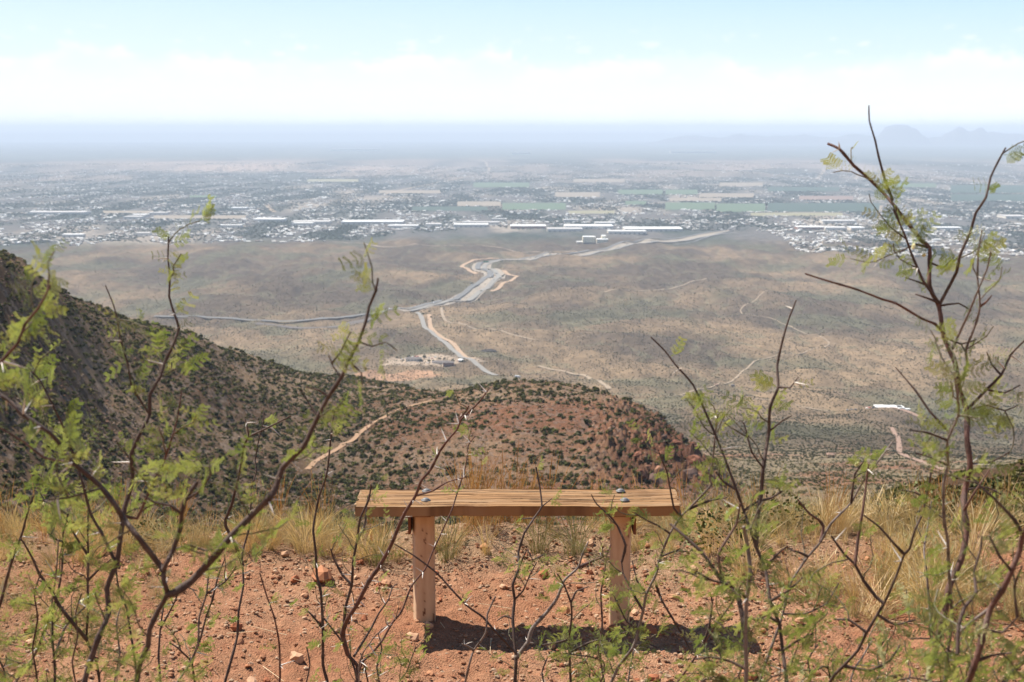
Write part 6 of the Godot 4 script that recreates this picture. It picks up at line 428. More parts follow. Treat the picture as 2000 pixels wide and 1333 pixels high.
		[1.98, 0.99, 0.7, 0, 0, [-0.039, 1.282, 0.097, -0.009, 1.272, 0.085, 0.009, 1.297, 0.09]],
		[2.38, 1.19, 0.9, 0, 0, [0.028, -0.02, -0.008, -0.001, 0.513, 0.021, -0.035, 1.164, 0.031, -0.057, 1.185, 0.024, -0.085, 1.197, 0.015]],
		[2.38, 1.19, 0.9, 0, 0, [0.017, -0.02, 0.035, 0.009, 0.502, -0.005, 0.007, 1.139, -0.062, -0.031, 1.185, -0.053, -0.063, 1.206, -0.053, -0.097, 1.209, -0.045]],
		[2.38, 1.19, 0.9, 0, 0, [-0.052, 1.237, 0.105, -0.03, 1.246, 0.105, -0.006, 1.255, 0.117]],
		[2.38, 1.19, 0.9, 0, 0, [0.027, -0.02, 0.008, 0.019, 0.496, 0.015, -0.021, 1.127, -0.014, -0.072, 1.16, 0.004, -0.111, 1.169, 0.007, -0.143, 1.163, 0.012]],
		[1.98, 0.99, 0.6, 0, 0, [-0.008, 1.37, 0.101, -0.032, 1.396, 0.116, -0.046, 1.424, 0.11]],
		[1.98, 0.99, 0.6, 0.2, 0, [0.009, 1.297, 0.09, 0.004, 1.341, 0.085, 0.008, 1.375, 0.097]],
	]},
]

const TAU_ := 6.2831853
var rng := RandomNumberGenerator.new()
var n_low := FastNoiseLite.new()
var n_mid := FastNoiseLite.new()
var n_fine := FastNoiseLite.new()
var n_cell := FastNoiseLite.new()
var names := {}
var M := {}

# ------------------------------------------------------------------ helpers
func numbered(called: String) -> String:
	var k: int = names.get(called, 0)
	names[called] = k + 1
	return called if k == 0 else "%s_%03d" % [called, k]

func tag(o: Node, label := "", category := "", group := "", kind := "") -> Node:
	if label: o.set_meta("label", label)
	if category: o.set_meta("category", category)
	if group: o.set_meta("group", group)
	if kind: o.set_meta("kind", kind)
	return o

func thing(called: String, where: Vector3, label: String, category: String, group := "") -> Node3D:
	var o := Node3D.new()
	o.name = numbered(called)
	o.position = where
	add_child(o)
	tag(o, label, category, group)
	return o

func obj(called: String, mesh: Mesh, material: Material, parent: Node = null) -> MeshInstance3D:
	var o := MeshInstance3D.new()
	o.mesh = mesh
	o.material_override = material
	if parent == null:
		o.name = numbered(called)
		add_child(o)
	else:
		o.name = called
		parent.add_child(o, true)
	return o

func many(called: String, mesh: Mesh, material: Material, places: Array, tints: PackedColorArray, parent: Node = null) -> MultiMeshInstance3D:
	var mm := MultiMesh.new()
	mm.transform_format = MultiMesh.TRANSFORM_3D
	mm.use_colors = true
	mm.mesh = mesh
	mm.instance_count = places.size()
	for i in places.size():
		mm.set_instance_transform(i, places[i])
		mm.set_instance_color(i, tints[i])
	var o := MultiMeshInstance3D.new()
	o.multimesh = mm
	o.material_override = material
	if parent == null:
		o.name = numbered(called)
		add_child(o)
	else:
		o.name = called
		parent.add_child(o, true)
	o.set_meta("kind", "stuff")
	return o

func lin(r: float, g: float, b: float) -> Color:
	return Color(r, g, b).linear_to_srgb()

func paint(c: Color, rough := 0.9, spec := 0.3) -> StandardMaterial3D:
	var m := StandardMaterial3D.new()
	m.albedo_color = c
	m.roughness = rough
	m.metallic_specular = spec
	return m

func tinted(rough := 0.92, spec := 0.2) -> StandardMaterial3D:
	var m := paint(Color.WHITE, rough, spec)
	m.vertex_color_use_as_albedo = true
	return m

func grain(seed_: int, freq: float, lo: float, hi: float, size := 512, octaves := 5) -> NoiseTexture2D:
	var n := FastNoiseLite.new()
	n.seed = seed_
	n.noise_type = FastNoiseLite.TYPE_SIMPLEX_SMOOTH
	n.frequency = freq
	n.fractal_octaves = octaves
	n.fractal_gain = 0.6
	var t := NoiseTexture2D.new()
	t.width = size
	t.height = size
	t.seamless = true
	t.noise = n
	var g := Gradient.new()
	g.offsets = PackedFloat32Array([0.0, 1.0])
	g.colors = PackedColorArray([Color(lo, lo, lo), Color(hi, hi, hi)])
	t.color_ramp = g
	return t

func arrays(v: PackedVector3Array, n: PackedVector3Array, idx: PackedInt32Array, c := PackedColorArray()) -> ArrayMesh:
	var a := []
	a.resize(Mesh.ARRAY_MAX)
	a[Mesh.ARRAY_VERTEX] = v
	if n.size(): a[Mesh.ARRAY_NORMAL] = n
	if c.size(): a[Mesh.ARRAY_COLOR] = c
	a[Mesh.ARRAY_INDEX] = idx
	var m := ArrayMesh.new()
	m.add_surface_from_arrays(Mesh.PRIMITIVE_TRIANGLES, a)
	return m

func grid_mesh(v: PackedVector3Array, c: PackedColorArray, rows: int, cols: int) -> ArrayMesh:
	# rows x cols points, row-major; rows run away from the camera, columns to the right
	var n := PackedVector3Array()
	n.resize(v.size())
	for r in rows:
		var r0 := maxi(r - 1, 0) * cols
		var r1 := mini(r + 1, rows - 1) * cols
		for k in cols:
			var across := v[r * cols + mini(k + 1, cols - 1)] - v[r * cols + maxi(k - 1, 0)]
			var away := v[r1 + k] - v[r0 + k]
			n[r * cols + k] = across.cross(away).normalized()
	var idx := PackedInt32Array()
	idx.resize((rows - 1) * (cols - 1) * 6)
	var w := 0
	for r in rows - 1:
		for k in cols - 1:
			var a := r * cols + k
			idx[w] = a; idx[w + 1] = a + cols; idx[w + 2] = a + 1
			idx[w + 3] = a + 1; idx[w + 4] = a + cols; idx[w + 5] = a + cols + 1
			w += 6
	return arrays(v, n, idx, c)

func quad(st: SurfaceTool, a: Vector3, b: Vector3, c: Vector3, d: Vector3) -> void:
	for p in [a, b, c, a, c, d]: st.add_vertex(p)

func add_box(st: SurfaceTool, lo: Vector3, hi: Vector3) -> void:
	var p := []
	for i in 8: p.append(Vector3(hi.x if i & 1 else lo.x, hi.y if i & 2 else lo.y, hi.z if i & 4 else lo.z))
	quad(st, p[2], p[3], p[1], p[0]); quad(st, p[7], p[6], p[4], p[5])
	quad(st, p[6], p[2], p[0], p[4]); quad(st, p[3], p[7], p[5], p[1])
	quad(st, p[6], p[7], p[3], p[2]); quad(st, p[0], p[1], p[5], p[4])

func box_mesh(lo: Vector3, hi: Vector3) -> ArrayMesh:
	var st := begin()
	add_box(st, lo, hi)
	return done(st)

func begin() -> SurfaceTool:
	var st := SurfaceTool.new()
	st.begin(Mesh.PRIMITIVE_TRIANGLES)
	st.set_smooth_group(-1)
	return st

func done(st: SurfaceTool) -> ArrayMesh:
	st.generate_normals()
	st.index()
	return st.commit()

func tube(points: PackedVector3Array, radii: PackedFloat32Array, tints: PackedColorArray, sides := 7) -> ArrayMesh:
	var v := PackedVector3Array()
	var n := PackedVector3Array()
	var c := PackedColorArray()
	var idx := PackedInt32Array()
	var side := Vector3.RIGHT
	var count := points.size()
	for i in count:
		var dir := (points[mini(i + 1, count - 1)] - points[maxi(i - 1, 0)]).normalized()
		side = (side - dir * side.dot(dir))
		if side.length() < 0.01: side = dir.cross(Vector3(0.3, 0.2, 0.9))
		side = side.normalized()
		var up := dir.cross(side)
		for k in sides:
			var t := TAU_ * k / sides
			var o := side * cos(t) + up * sin(t)
			v.append(points[i] + o * radii[i]); n.append(o); c.append(tints[i])
	for i in count - 1:
		for k in sides:
			var a := i * sides + k
			var b := i * sides + (k + 1) % sides
			idx.append_array([a, a + sides, b, b, a + sides, b + sides])
	v.append(points[count - 1]); n.append((points[count - 1] - points[count - 2]).normalized()); c.append(tints[count - 1])
	for k in sides: idx.append_array([(count - 1) * sides + k, v.size() - 1, (count - 1) * sides + (k + 1) % sides])
	return arrays(v, n, idx, c)

func smooth(a: float, b: float, x: float) -> float:
	var t := clampf((x - a) / (b - a), 0.0, 1.0)
	return t * t * (3.0 - 2.0 * t)

# ------------------------------------------------------------------ the lie of the land
func low(d: float) -> float:
	var f := clampf((log(d) - PLAIN_FROM) / PLAIN_STEP, 0.0, PLAIN.size() - 1.001)
	var i := int(f)
	return lerpf(PLAIN[i], PLAIN[i + 1], f - i)

func land(x: float, z: float) -> float:
	var d := sqrt(x * x + z * z)
	var h: float
	if d < 1500.0:
		var fi := clampf((rad_to_deg(atan2(x, -z)) + 45.0) / 90.0 * (HILL_AZ - 1), 0.0, HILL_AZ - 1.001)
		var fj := clampf((log(maxf(d, 7.0)) - 1.94591) / (7.313220 - 1.94591) * (HILL_D - 1), 0.0, HILL_D - 1.001)
		var i := int(fi)
		var j := int(fj)
		var s := fi - i
		var k := i * HILL_D + j
		h = lerpf(lerpf(HILLS[k], HILLS[k + HILL_D], s), lerpf(HILLS[k + 1], HILLS[k + HILL_D + 1], s), fj - j)
		var amp := clampf(d / 260.0, 0.02, 1.0)
		h += amp * (n_mid.get_noise_2d(x * 3.2, z * 3.2) * 1.7 + n_fine.get_noise_2d(x * 0.16, z * 0.16) * 0.7)
		# gullies that run down the face of the spur
		if x < 0.0 and d < 900.0:
			h -= amp * 2.4 * maxf(0.0, 0.2 - absf(n_low.get_noise_2d((x * 0.8 - z * 0.5) * 30.0, (x + z) * 9.0))) * 1.6 * smooth(250.0, 330.0, d)
		# broken rock on the flank of the middle hill
		var rock := smooth(0.035, 0.09, x / -z) * (1.0 - smooth(0.15, 0.19, x / -z)) * smooth(350.0, 390.0, d) * (1.0 - smooth(500.0, 640.0, d))
		if rock > 0.0:
			h += rock * (absf(n_mid.get_noise_2d(x * 14.0, z * 14.0)) * 6.0 + n_cell.get_noise_2d(x * 1.1, z * 1.1) * 4.0 * (1.0 - smooth(430.0, 480.0, d)) + n_cell.get_noise_2d(x * 2.6, z * 2.6) * 1.5)
	else:
		h = low(d)
	if d > 700.0:
		var w := smooth(700.0, 2000.0, d) * (1.0 - smooth(5200.0, 6500.0, d))
		if w > 0.0:
			h += w * (n_low.get_noise_2d(x * 1.5, z * 0.8) * 15.0 * (1.0 + 1.1 * smooth(2800.0, 4300.0, d)) + n_low.get_noise_2d(x * 3.4 + 70.0, z * 1.5) * 9.0 * smooth(2600.0, 4000.0, d) + (absf(n_mid.get_noise_2d(x * 0.42, z * 0.2)) - 0.3) * 19.0 + n_mid.get_noise_2d(x * 1.2, z * 0.8) * 2.0)
		if d > 12000.0:
			var edge := d + n_low.get_noise_2d(x * 0.16, z * 0.16) * 5200.0 + n_mid.get_noise_2d(x * 0.05, z * 0.05) * 1500.0
			h += 48.0 * smooth(16200.0, 18000.0, edge) + n_low.get_noise_2d(x * 0.1, z * 0.1) * 14.0 * smooth(12000.0, 15000.0, d)
	return h

func hill_color(x: float, z: float, d: float) -> Color:
	var side := x / maxf(-z, 1.0)
	var a := n_mid.get_noise_2d(x * 1.1, z * 1.1)
	var b := n_fine.get_noise_2d(x * 0.9, z * 0.9)
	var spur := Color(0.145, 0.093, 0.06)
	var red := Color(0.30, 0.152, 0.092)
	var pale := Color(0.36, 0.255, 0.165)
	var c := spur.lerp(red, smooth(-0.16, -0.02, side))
	c = c.lerp(pale, clampf(0.10 + a * 0.9 + smooth(480.0, 700.0, d) * 0.5 + 0.1 * smooth(-0.2, -0.1, side), 0.0, 0.85))
	if d < 150.0: c = Color(0.15, 0.095, 0.06)
	if side > 0.14:
		var open_ := Color(0.33, 0.262, 0.165).lerp(Color(0.36, 0.20, 0.125), smooth(0.05, 0.4, n_low.get_noise_2d(x * 6.0 + 900.0, z * 6.0)))
		c = c.lerp(open_, smooth(0.14, 0.19, side) * smooth(150.0, 300.0, d))
	var stone := n_cell.get_noise_2d(x * 2.2, z * 2.2)
	if stone > 0.25: c = c.lerp(Color(0.30, 0.24, 0.20), 0.5)
	# the crags are of a darker red rock
	c = c.lerp(Color(0.17, 0.078, 0.052), 0.75 * smooth(0.07, 0.11, side + 0.05 * a) * (1.0 - smooth(0.15, 0.18, side)) * smooth(350.0, 380.0, d) * (1.0 - smooth(470.0, 560.0, d)))
	c = c * (1.5 + b * 0.6)
	c.a = 1.0
	return c

func plain_color(x: float, z: float, d: float) -> Color:
	var a := n_low.get_noise_2d(x * 1.4, z * 0.9)
	var b := n_mid.get_noise_2d(x * 0.35, z * 0.2)
	var f := n_fine.get_noise_2d(x * 0.05, z * 0.03)
	var sand := Color(0.262, 0.188, 0.118)
	var dusk := Color(0.112, 0.086, 0.063)
	var c := sand.lerp(dusk, clampf(0.46 + a * 1.15 + b * 0.7 + 0.42 * smooth(3000.0, 4300.0, d), 0.0, 1.0))
	c = c.lerp(Color(0.13, 0.13, 0.082), smooth(0.05, 0.45, n_low.get_noise_2d(x * 2.1 - 300.0, z * 1.6) + 0.5 * b) * 0.6)
	# sage and grass along the shallow drainages
	var drain := absf(n_mid.get_noise_2d(x * 0.42, z * 0.2))
	if drain < 0.07: c = c.lerp(Color(0.19, 0.185, 0.12), (0.07 - drain) * 7.0)
	# bare red terrace cut for a water tank
	var q := Vector2(x + 200.0, z + 2190.0)
	var t := Vector2(q.x / 75.0, q.y / 60.0).length() + f * 0.25
	if t < 1.0: c = Color(0.40, 0.245, 0.155)
	q = Vector2(x + 155.0, z + 2400.0)
	if Vector2(q.x / 100.0, q.y / 80.0).length() + f * 0.3 < 1.0: c = Color(0.42, 0.33, 0.25)
	if d > 5200.0:
		var town := Color(0.145, 0.135, 0.125)
		var green := Color(0.045, 0.065, 0.05)
		var g := town.lerp(green, clampf(0.45 + n_mid.get_noise_2d(x * 0.25, z * 0.06) * 1.5 + 0.2 * smooth(7000.0, 8500.0, d), 0.0, 0.9))
		g = g.lerp(Color(0.38, 0.32, 0.26), smooth(0.15, 0.5, n_low.get_noise_2d(x * 1.1 + 400.0, z * 0.35)) * 0.8)
		c = c.lerp(g, smooth(5500.0, 5950.0, d))
	if d > 11500.0:
		var dry := Color(0.25, 0.20, 0.16).lerp(Color(0.095, 0.10, 0.085), clampf(0.5 + n_low.get_noise_2d(x * 0.42, z * 0.13) * 2.4 + n_mid.get_noise_2d(x * 0.08, z * 0.04) * 1.6, 0.0, 1.0))
		var scarp := smooth(15000.0, 16500.0, d) * (1.0 - smooth(18500.0, 20500.0, d)) * clampf(0.2 + n_low.get_noise_2d(x * 0.3, z * 0.1) * 1.8, 0.0, 1.0)
		dry = dry.lerp(Color(0.40, 0.30, 0.235), scarp)
		dry = dry.lerp(Color(0.13, 0.145, 0.115), smooth(19500.0, 23000.0, d) * 0.85)
		c = c.lerp(dry, smooth(10800.0, 14500.0, d + 3000.0 * n_low.get_noise_2d(x * 0.5, z * 0.3)))
	c = c * (1.32 + f * 0.5)
	c.a = 1.0
	return c

func near_height(x: float, z: float) -> float:
	var zz := -z
	var edge := 6.05 + 0.25 * n_mid.get_noise_2d(x * 30.0, 7.0) + 0.15 * smooth(0.5, 2.0, x)
	var h := -0.04 + n_fine.get_noise_2d(x * 14.0, z * 14.0) * 0.022 + n_mid.get_noise_2d(x * 40.0, z * 40.0) * 0.03
	h += 0.012 * n_fine.get_noise_2d(x * 55.0, z * 55.0)
	# pebbly bank where the grass begins, then the drop
	h += 0.055 * smooth(edge - 0.75, edge - 0.35, zz) * (0.6 + n_mid.get_noise_2d(x * 70.0, z * 70.0))
	if zz > edge: h -= (zz - edge) * 0.85 * smooth(edge, edge + 0.8, zz)
	return h

func _ready() -> void:
	# -------------------------------------------------------------- camera, sky, sun
	var cam := Camera3D.new()
	cam.name = "camera"
	add_child(cam)
	cam.position = Vector3(0, 1.957, 0)
	cam.rotation_degrees.x = -9.27
	var lens := CameraAttributesPhysical.new()
	lens.frustum_focal_length = 45.0
	lens.frustum_focus_distance = 4.6
	lens.frustum_near = 0.05
	lens.frustum_far = 200000.0
	lens.exposure_aperture = 9.0
	cam.attributes = lens
	cam.fov = 29.862
	cam.near = 0.05
	cam.far = 200000.0
	cam.current = true

	n_low.seed = 3; n_low.frequency = 0.001; n_low.fractal_octaves = 4
	n_mid.seed = 11; n_mid.frequency = 0.01; n_mid.fractal_octaves = 4
	n_fine.seed = 29; n_fine.frequency = 0.5; n_fine.fractal_octaves = 3
	n_cell.seed = 5; n_cell.noise_type = FastNoiseLite.TYPE_CELLULAR; n_cell.frequency = 0.12
	n_cell.cellular_return_type = FastNoiseLite.RETURN_CELL_VALUE

	var world := WorldEnvironment.new()
	world.name = "environment"
	var env := Environment.new()
	env.background_mode = Environment.BG_SKY
	env.tonemap_mode = Environment.TONE_MAPPER_LINEAR
	env.tonemap_exposure = 2.2
	env.sky = Sky.new()
	var pano := PanoramaSkyMaterial.new()
	pano.panorama = make_sky()
	env.sky.sky_material = pano
	env.fog_enabled = true
	env.fog_density = 0.00005
	env.fog_light_color = Color(0.865, 0.925, 1.0)
	env.sdfgi_enabled = true
	env.ssao_enabled = true
	env.ssil_enabled = true
	world.environment = env
	add_child(world)

	var sun := DirectionalLight3D.new()
	sun.name = "sun"
	add_child(sun)
	sun.look_at_from_position(Vector3(-0.28, 0.5, -0.2) * 10.0, Vector3.ZERO)
	sun.light_energy = 1.6
	sun.light_angular_distance = 0.5
	sun.light_color = Color(1.0, 0.965, 0.91)
	sun.shadow_enabled = true

	materials()
	build_land()
	build_plain_things()
	build_town()
	build_hill_shrubs()
	build_ledge()
	build_bench()
	build_grass()
	build_acacias()

func make_sky() -> ImageTexture:
	# azimuth runs clockwise from straight ahead; linear radiance
	var w := 4096
	var h := 2048
	var im := Image.create(w, h, false, Image.FORMAT_RGBF)
	var puff := FastNoiseLite.new()
	puff.seed = 8
	puff.frequency = 0.5
	puff.fractal_octaves = 5
	puff.fractal_gain = 0.55
	var shape := FastNoiseLite.new()
	shape.seed = 21
	shape.frequency = 0.05
	shape.fractal_octaves = 3
	for y in h:
		var el := (0.5 - (y + 0.5) / h) * 180.0
		var c := sky_tone(el)
		im.fill_rect(Rect2i(0, y, w, 1), c)
		if el > -0.3 and el < 16.0:
			for x in w:
				var az := float(x) / w * 360.0
				# the air is paler towards the sun
				var glare := 0.5 + 0.5 * cos(deg_to_rad(az - 306.0))
				glare *= glare
				var sky := c.lerp(c.lerp(Color(0.52, 0.545, 0.56), 0.75), glare * 0.62 * (1.0 - smooth(4.0, 16.0, el)))
				if el < 7.5:
					# a long bank of fair-weather cloud with uneven tops
					var wide := shape.get_noise_2d(az * 2.0, 10.0)
					var crest := 2.75 + 0.75 * cos(deg_to_rad(az - 300.0)) + wide * 0.9 + shape.get_noise_2d(az * 6.5, 40.0) * 0.45
					var lump := puff.get_noise_2d(az * 2.3, el * 5.0) * 0.34
					var k := smooth(crest + lump + 0.16, crest + lump - 0.30, el)
					k *= 0.35 + 0.65 * smooth(-0.3, 0.25, shape.get_noise_2d(az * 5.0 + 300.0, el * 9.0) + 0.05)
					k *= 0.30 + 0.70 * smooth(crest - 1.3, crest - 0.1, el)
					var stray := smooth(0.30, 0.52, puff.get_noise_2d(az * 0.9 + 77.0, el * 3.2)) * smooth(5.0, 3.6, el) * 0.5
					sky = sky.lerp(Color(0.535, 0.535, 0.54), maxf(k * 0.8, stray))
				im.set_pixel(x, y, sky)
	return ImageTexture.create_from_image(im)

func sky_tone(el: float) -> Color:
	var bands := [[-90.0, Color(0.19, 0.14, 0.10)], [-0.4, Color(0.36, 0.37, 0.40)], [0.0, Color(0.95, 0.95, 0.96)], [1.2, Color(0.60, 0.615, 0.63)], [3.2, Color(0.35, 0.445, 0.50)], [5.7, Color(0.23, 0.365, 0.49)], [12.0, Color(0.18, 0.29, 0.43)], [30.0, Color(0.10, 0.174, 0.313)], [60.0, Color(0.066, 0.118, 0.218)], [90.0, Color(0.057, 0.104, 0.195)]]
	for i in bands.size() - 1:
		if el <= bands[i + 1][0]:
			return bands[i][1].lerp(bands[i + 1][1], (el - bands[i][0]) / (bands[i + 1][0] - bands[i][0]))
	return bands[-1][1]

func materials() -> void:
	M.land = tinted(0.95, 0.1)
	M.land.albedo_texture = grain(71, 0.035, 0.42, 1.0, 1024, 6)
	M.land.uv1_triplanar = true
	M.land.uv1_world_triplanar = true
	M.land.uv1_scale = Vector3.ONE * 0.11
	M.plain = tinted(0.95, 0.1)
	M.land.heightmap_enabled = true
	M.land.heightmap_texture = grain(79, 0.04, 0.0, 1.0, 1024, 6)
	M.land.heightmap_scale = 45.0
	M.plain.albedo_texture = grain(78, 0.05, 0.5, 1.0, 1024, 6)
	M.plain.uv1_triplanar = true
	M.plain.uv1_world_triplanar = true
	M.plain.uv1_scale = Vector3.ONE * 0.008
	M.leafy = tinted(0.8, 0.25)
	M.leafy.backlight_enabled = true
	M.leafy.backlight = Color(0.9, 0.92, 0.7)
	M.dirt = tinted(0.95, 0.15)
	M.dirt.albedo_texture = grain(72, 0.035, 0.70, 1.0, 1024, 6)
	M.dirt.uv1_triplanar = true
	M.dirt.uv1_world_triplanar = true
	M.dirt.uv1_scale = Vector3.ONE * 1.7
	M.dirt.heightmap_enabled = true
	M.dirt.heightmap_texture = grain(73, 0.05, 0.0, 1.0, 1024, 5)
	M.dirt.heightmap_scale = 1.1
	M.stone = tinted(0.97, 0.08)
	M.stone.albedo_texture = grain(74, 0.03, 0.85, 1.0, 256, 5)
	M.stone.uv1_triplanar = true
	M.stone.uv1_scale = Vector3.ONE * 2.0
	M.bark = tinted(0.75, 0.35)
	M.bark.albedo_texture = grain(75, 0.05, 0.62, 1.0, 512, 5)
	M.bark.uv1_triplanar = true
	M.bark.uv1_scale = Vector3(14, 5, 14)
	M.bark.heightmap_enabled = true
	M.bark.heightmap_texture = grain(76, 0.05, 0.0, 1.0, 512, 4)
	M.bark.heightmap_scale = 0.12
	M.leaf = tinted(0.6, 0.35)
	M.leaf.backlight_enabled = true
	M.leaf.backlight = Color(0.85, 0.9, 0.6)
	M.leaf.cull_mode = BaseMaterial3D.CULL_DISABLED
	M.thorn = paint(lin(0.55, 0.51, 0.46), 0.45, 0.5)
	M.bud = paint(lin(0.66, 0.62, 0.34), 0.7, 0.3)
	M.grass = tinted(0.7, 0.3)
	M.grass.backlight_enabled = true
	M.grass.backlight = Color(0.75, 0.7, 0.5)
	M.grass.cull_mode = BaseMaterial3D.CULL_DISABLED
	M.wood = tinted(0.8, 0.25)
	M.wood_end = tinted(0.9, 0.2)
	M.post = tinted(0.65, 0.4)
	M.steel = paint(lin(0.13, 0.13, 0.135), 0.6, 0.4)
	M.steel.metallic = 0.25
	M.rust = paint(lin(0.16, 0.065, 0.035), 0.85, 0.3)
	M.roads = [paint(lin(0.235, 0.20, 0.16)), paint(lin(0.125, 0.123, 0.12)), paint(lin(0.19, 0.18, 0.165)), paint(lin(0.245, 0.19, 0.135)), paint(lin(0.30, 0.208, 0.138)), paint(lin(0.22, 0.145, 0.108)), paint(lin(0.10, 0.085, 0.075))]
	M.yard_green = M.leafy.duplicate()
	M.yard_green.albedo_color = lin(0.10, 0.115, 0.07)
	M.dark_rock_and_shade = rock_paint(Color(0.085, 0.075, 0.07))
	M.trail = paint(lin(0.25, 0.158, 0.098))
	M.crops = [paint(lin(0.07, 0.105, 0.058)), paint(lin(0.032, 0.055, 0.038)), paint(lin(0.20, 0.165, 0.125)), paint(lin(0.17, 0.118, 0.095)), paint(lin(0.19, 0.175, 0.105))]
	M.white_roof = paint(lin(0.66, 0.66, 0.65), 0.6)
	M.roofs = [paint(lin(0.60, 0.60, 0.59), 0.6), paint(lin(0.48, 0.47, 0.45), 0.6), paint(lin(0.38, 0.36, 0.34), 0.6)]
	M.wall = paint(lin(0.55, 0.50, 0.43))
	M.cream = paint(lin(0.78, 0.70, 0.52))
	M.window = paint(lin(0.06, 0.07, 0.085), 0.2, 0.5)
	M.dark_roof = paint(lin(0.12, 0.105, 0.10))
	M.brown = paint(lin(0.22, 0.11, 0.075))
	M.green_sign = paint(lin(0.02, 0.22, 0.13), 0.5)
	M.tinted = tinted(0.8, 0.3)
	for k in ["land", "plain", "dirt", "wood", "post", "leafy", "stone"]: M[k].albedo_color = lin(0.88, 0.88, 0.88)

# ------------------------------------------------------------------ terrain sheets
func land_sheet(called: String, dists: PackedFloat32Array, azs: PackedFloat32Array, far_part: bool, material: Material, label: String) -> void:
	var v := PackedVector3Array()
	var c := PackedColorArray()
	v.resize(dists.size() * azs.size())
	c.resize(v.size())
	var w := 0
	for d in dists:
		for a in azs:
			var x := sin(a) * d
			var z := -cos(a) * d
			v[w] = Vector3(x, land(x, z), z)
			var col: Color
			if d > 900.0:
				col = plain_color(x, z, d)
				if d < 1500.0: col = hill_color(x, z, d).lerp(col, smooth(900.0, 1500.0, d))
			else:
				col = hill_color(x, z, d)
			c[w] = col
			w += 1
	tag(obj(called, grid_mesh(v, c, dists.size(), azs.size()), material), label, "", "", "structure")

func build_land() -> void:
	var azs := PackedFloat32Array()
	var a := -80.0
	while a < 80.01:
		azs.append(deg_to_rad(a))
		a += 0.066 if absf(a) < 24.5 else (0.4 if absf(a) < 32.0 else 3.0)
	var dists := PackedFloat32Array()
	var d := 6.9
	while d < 1480.0:
		dists.append(d)
		d *= 1.035 if d < 60.0 else (1.018 if d < 290.0 else (1.0036 if d < 830.0 else 1.011))
	dists.append(1500.0)
	land_sheet("hills", dists, azs, false, M.land, "brown shrub-dotted foothills below the ledge")
	dists = PackedFloat32Array([1500.0])
	# rows closer together where they are seen more steeply
	d = 1500.0
	while d < 60000.0:
		d += maxf(4.0, d * d / 1900000.0 * 2.2)
		dists.append(minf(d, 60000.0))
	land_sheet("plain", dists, azs, true, M.plain, "wide tan desert plain running to the hazy horizon")
	print("plain rows ", dists.size(), " cols ", azs.size())
	# the mountainside that goes on up behind the lookout
	var v := PackedVector3Array()
	var c := PackedColorArray()
	for r in 46:
		for k in 61:
			var x := (k - 30) * 2.4
			var z := 3.0 + (45 - r) * 1.8
			v.append(Vector3(x, -0.25 + (z - 3.0) * 0.62 + n_mid.get_noise_2d(x * 6.0, z * 6.0) * 0.9 * smooth(3.0, 8.0, z), z))
			var t := 0.5 + 0.9 * n_mid.get_noise_2d(x * 9.0, z * 9.0)
			c.append(Color(0.42, 0.25, 0.15).lerp(Color(0.30, 0.22, 0.13), clampf(t, 0.0, 1.0)))
	tag(obj("mountain_slope", grid_mesh(v, c, 46, 61), M.stone), "red slope rising behind the lookout", "", "", "structure")
	# far ranges on the horizon
	ridge("mountain", "pale blue row of low far mountains along the horizon", 48000.0, 0.085, 0.55, 230.0, 7, [])
	ridge("mountain", "faint flat-topped far mountain beside the bare acacia tips", 47000.0, 0.268, 0.315, 285.0, 8, [0.0, 0.45, 0.9, 1.0, 0.97, 0.8, 0.45, 0.0])
	ridge("mountain", "faint double-peaked far mountain above the hazy plain", 47500.0, 0.310, 0.362, 280.0, 9, [0.0, 0.3, 0.62, 0.9, 0.66, 0.86, 0.5, 0.0])

func ridge(called: String, label: String, dist: float, a0: float, a1: float, height: float, seed_: int, outline: Array) -> void:
	var v := PackedVector3Array()
	var c := PackedColorArray()
	var cols := 120
	var rows := 9
	for r in rows:
		var t := float(r) / (rows - 1)
		for k in cols:
			var s := float(k) / (cols - 1)
			var az := lerpf(a0, a1, s)
			var top: float
			if outline.is_empty():
				top = (0.50 + 0.32 * n_low.get_noise_2d(s * 9000.0, seed_ * 77.0) + 0.12 * n_mid.get_noise_2d(s * 2600.0, 5.0)) * smooth(0.0, 0.12, s)
			else:
				var f := clampf(s * (outline.size() - 1), 0.0, outline.size() - 1.001)
				var i := int(f)
				top = lerpf(outline[i], outline[i + 1], smooth(0.0, 1.0, f - i)) + 0.05 * n_mid.get_noise_2d(s * 3000.0, seed_)
			var dd := dist + (t - 0.5) * 4000.0
			var y := -440.0 + (height + 440.0) * maxf(top, 0.0) * sin(PI * t) - 12.0
			v.append(Vector3(sin(az) * dd, y, -cos(az) * dd))
			c.append(Color(0.2, 0.17, 0.15))
	tag(obj(called, grid_mesh(v, c, rows, cols), M.plain), label, "mountain", "far mountains on the horizon", "structure")

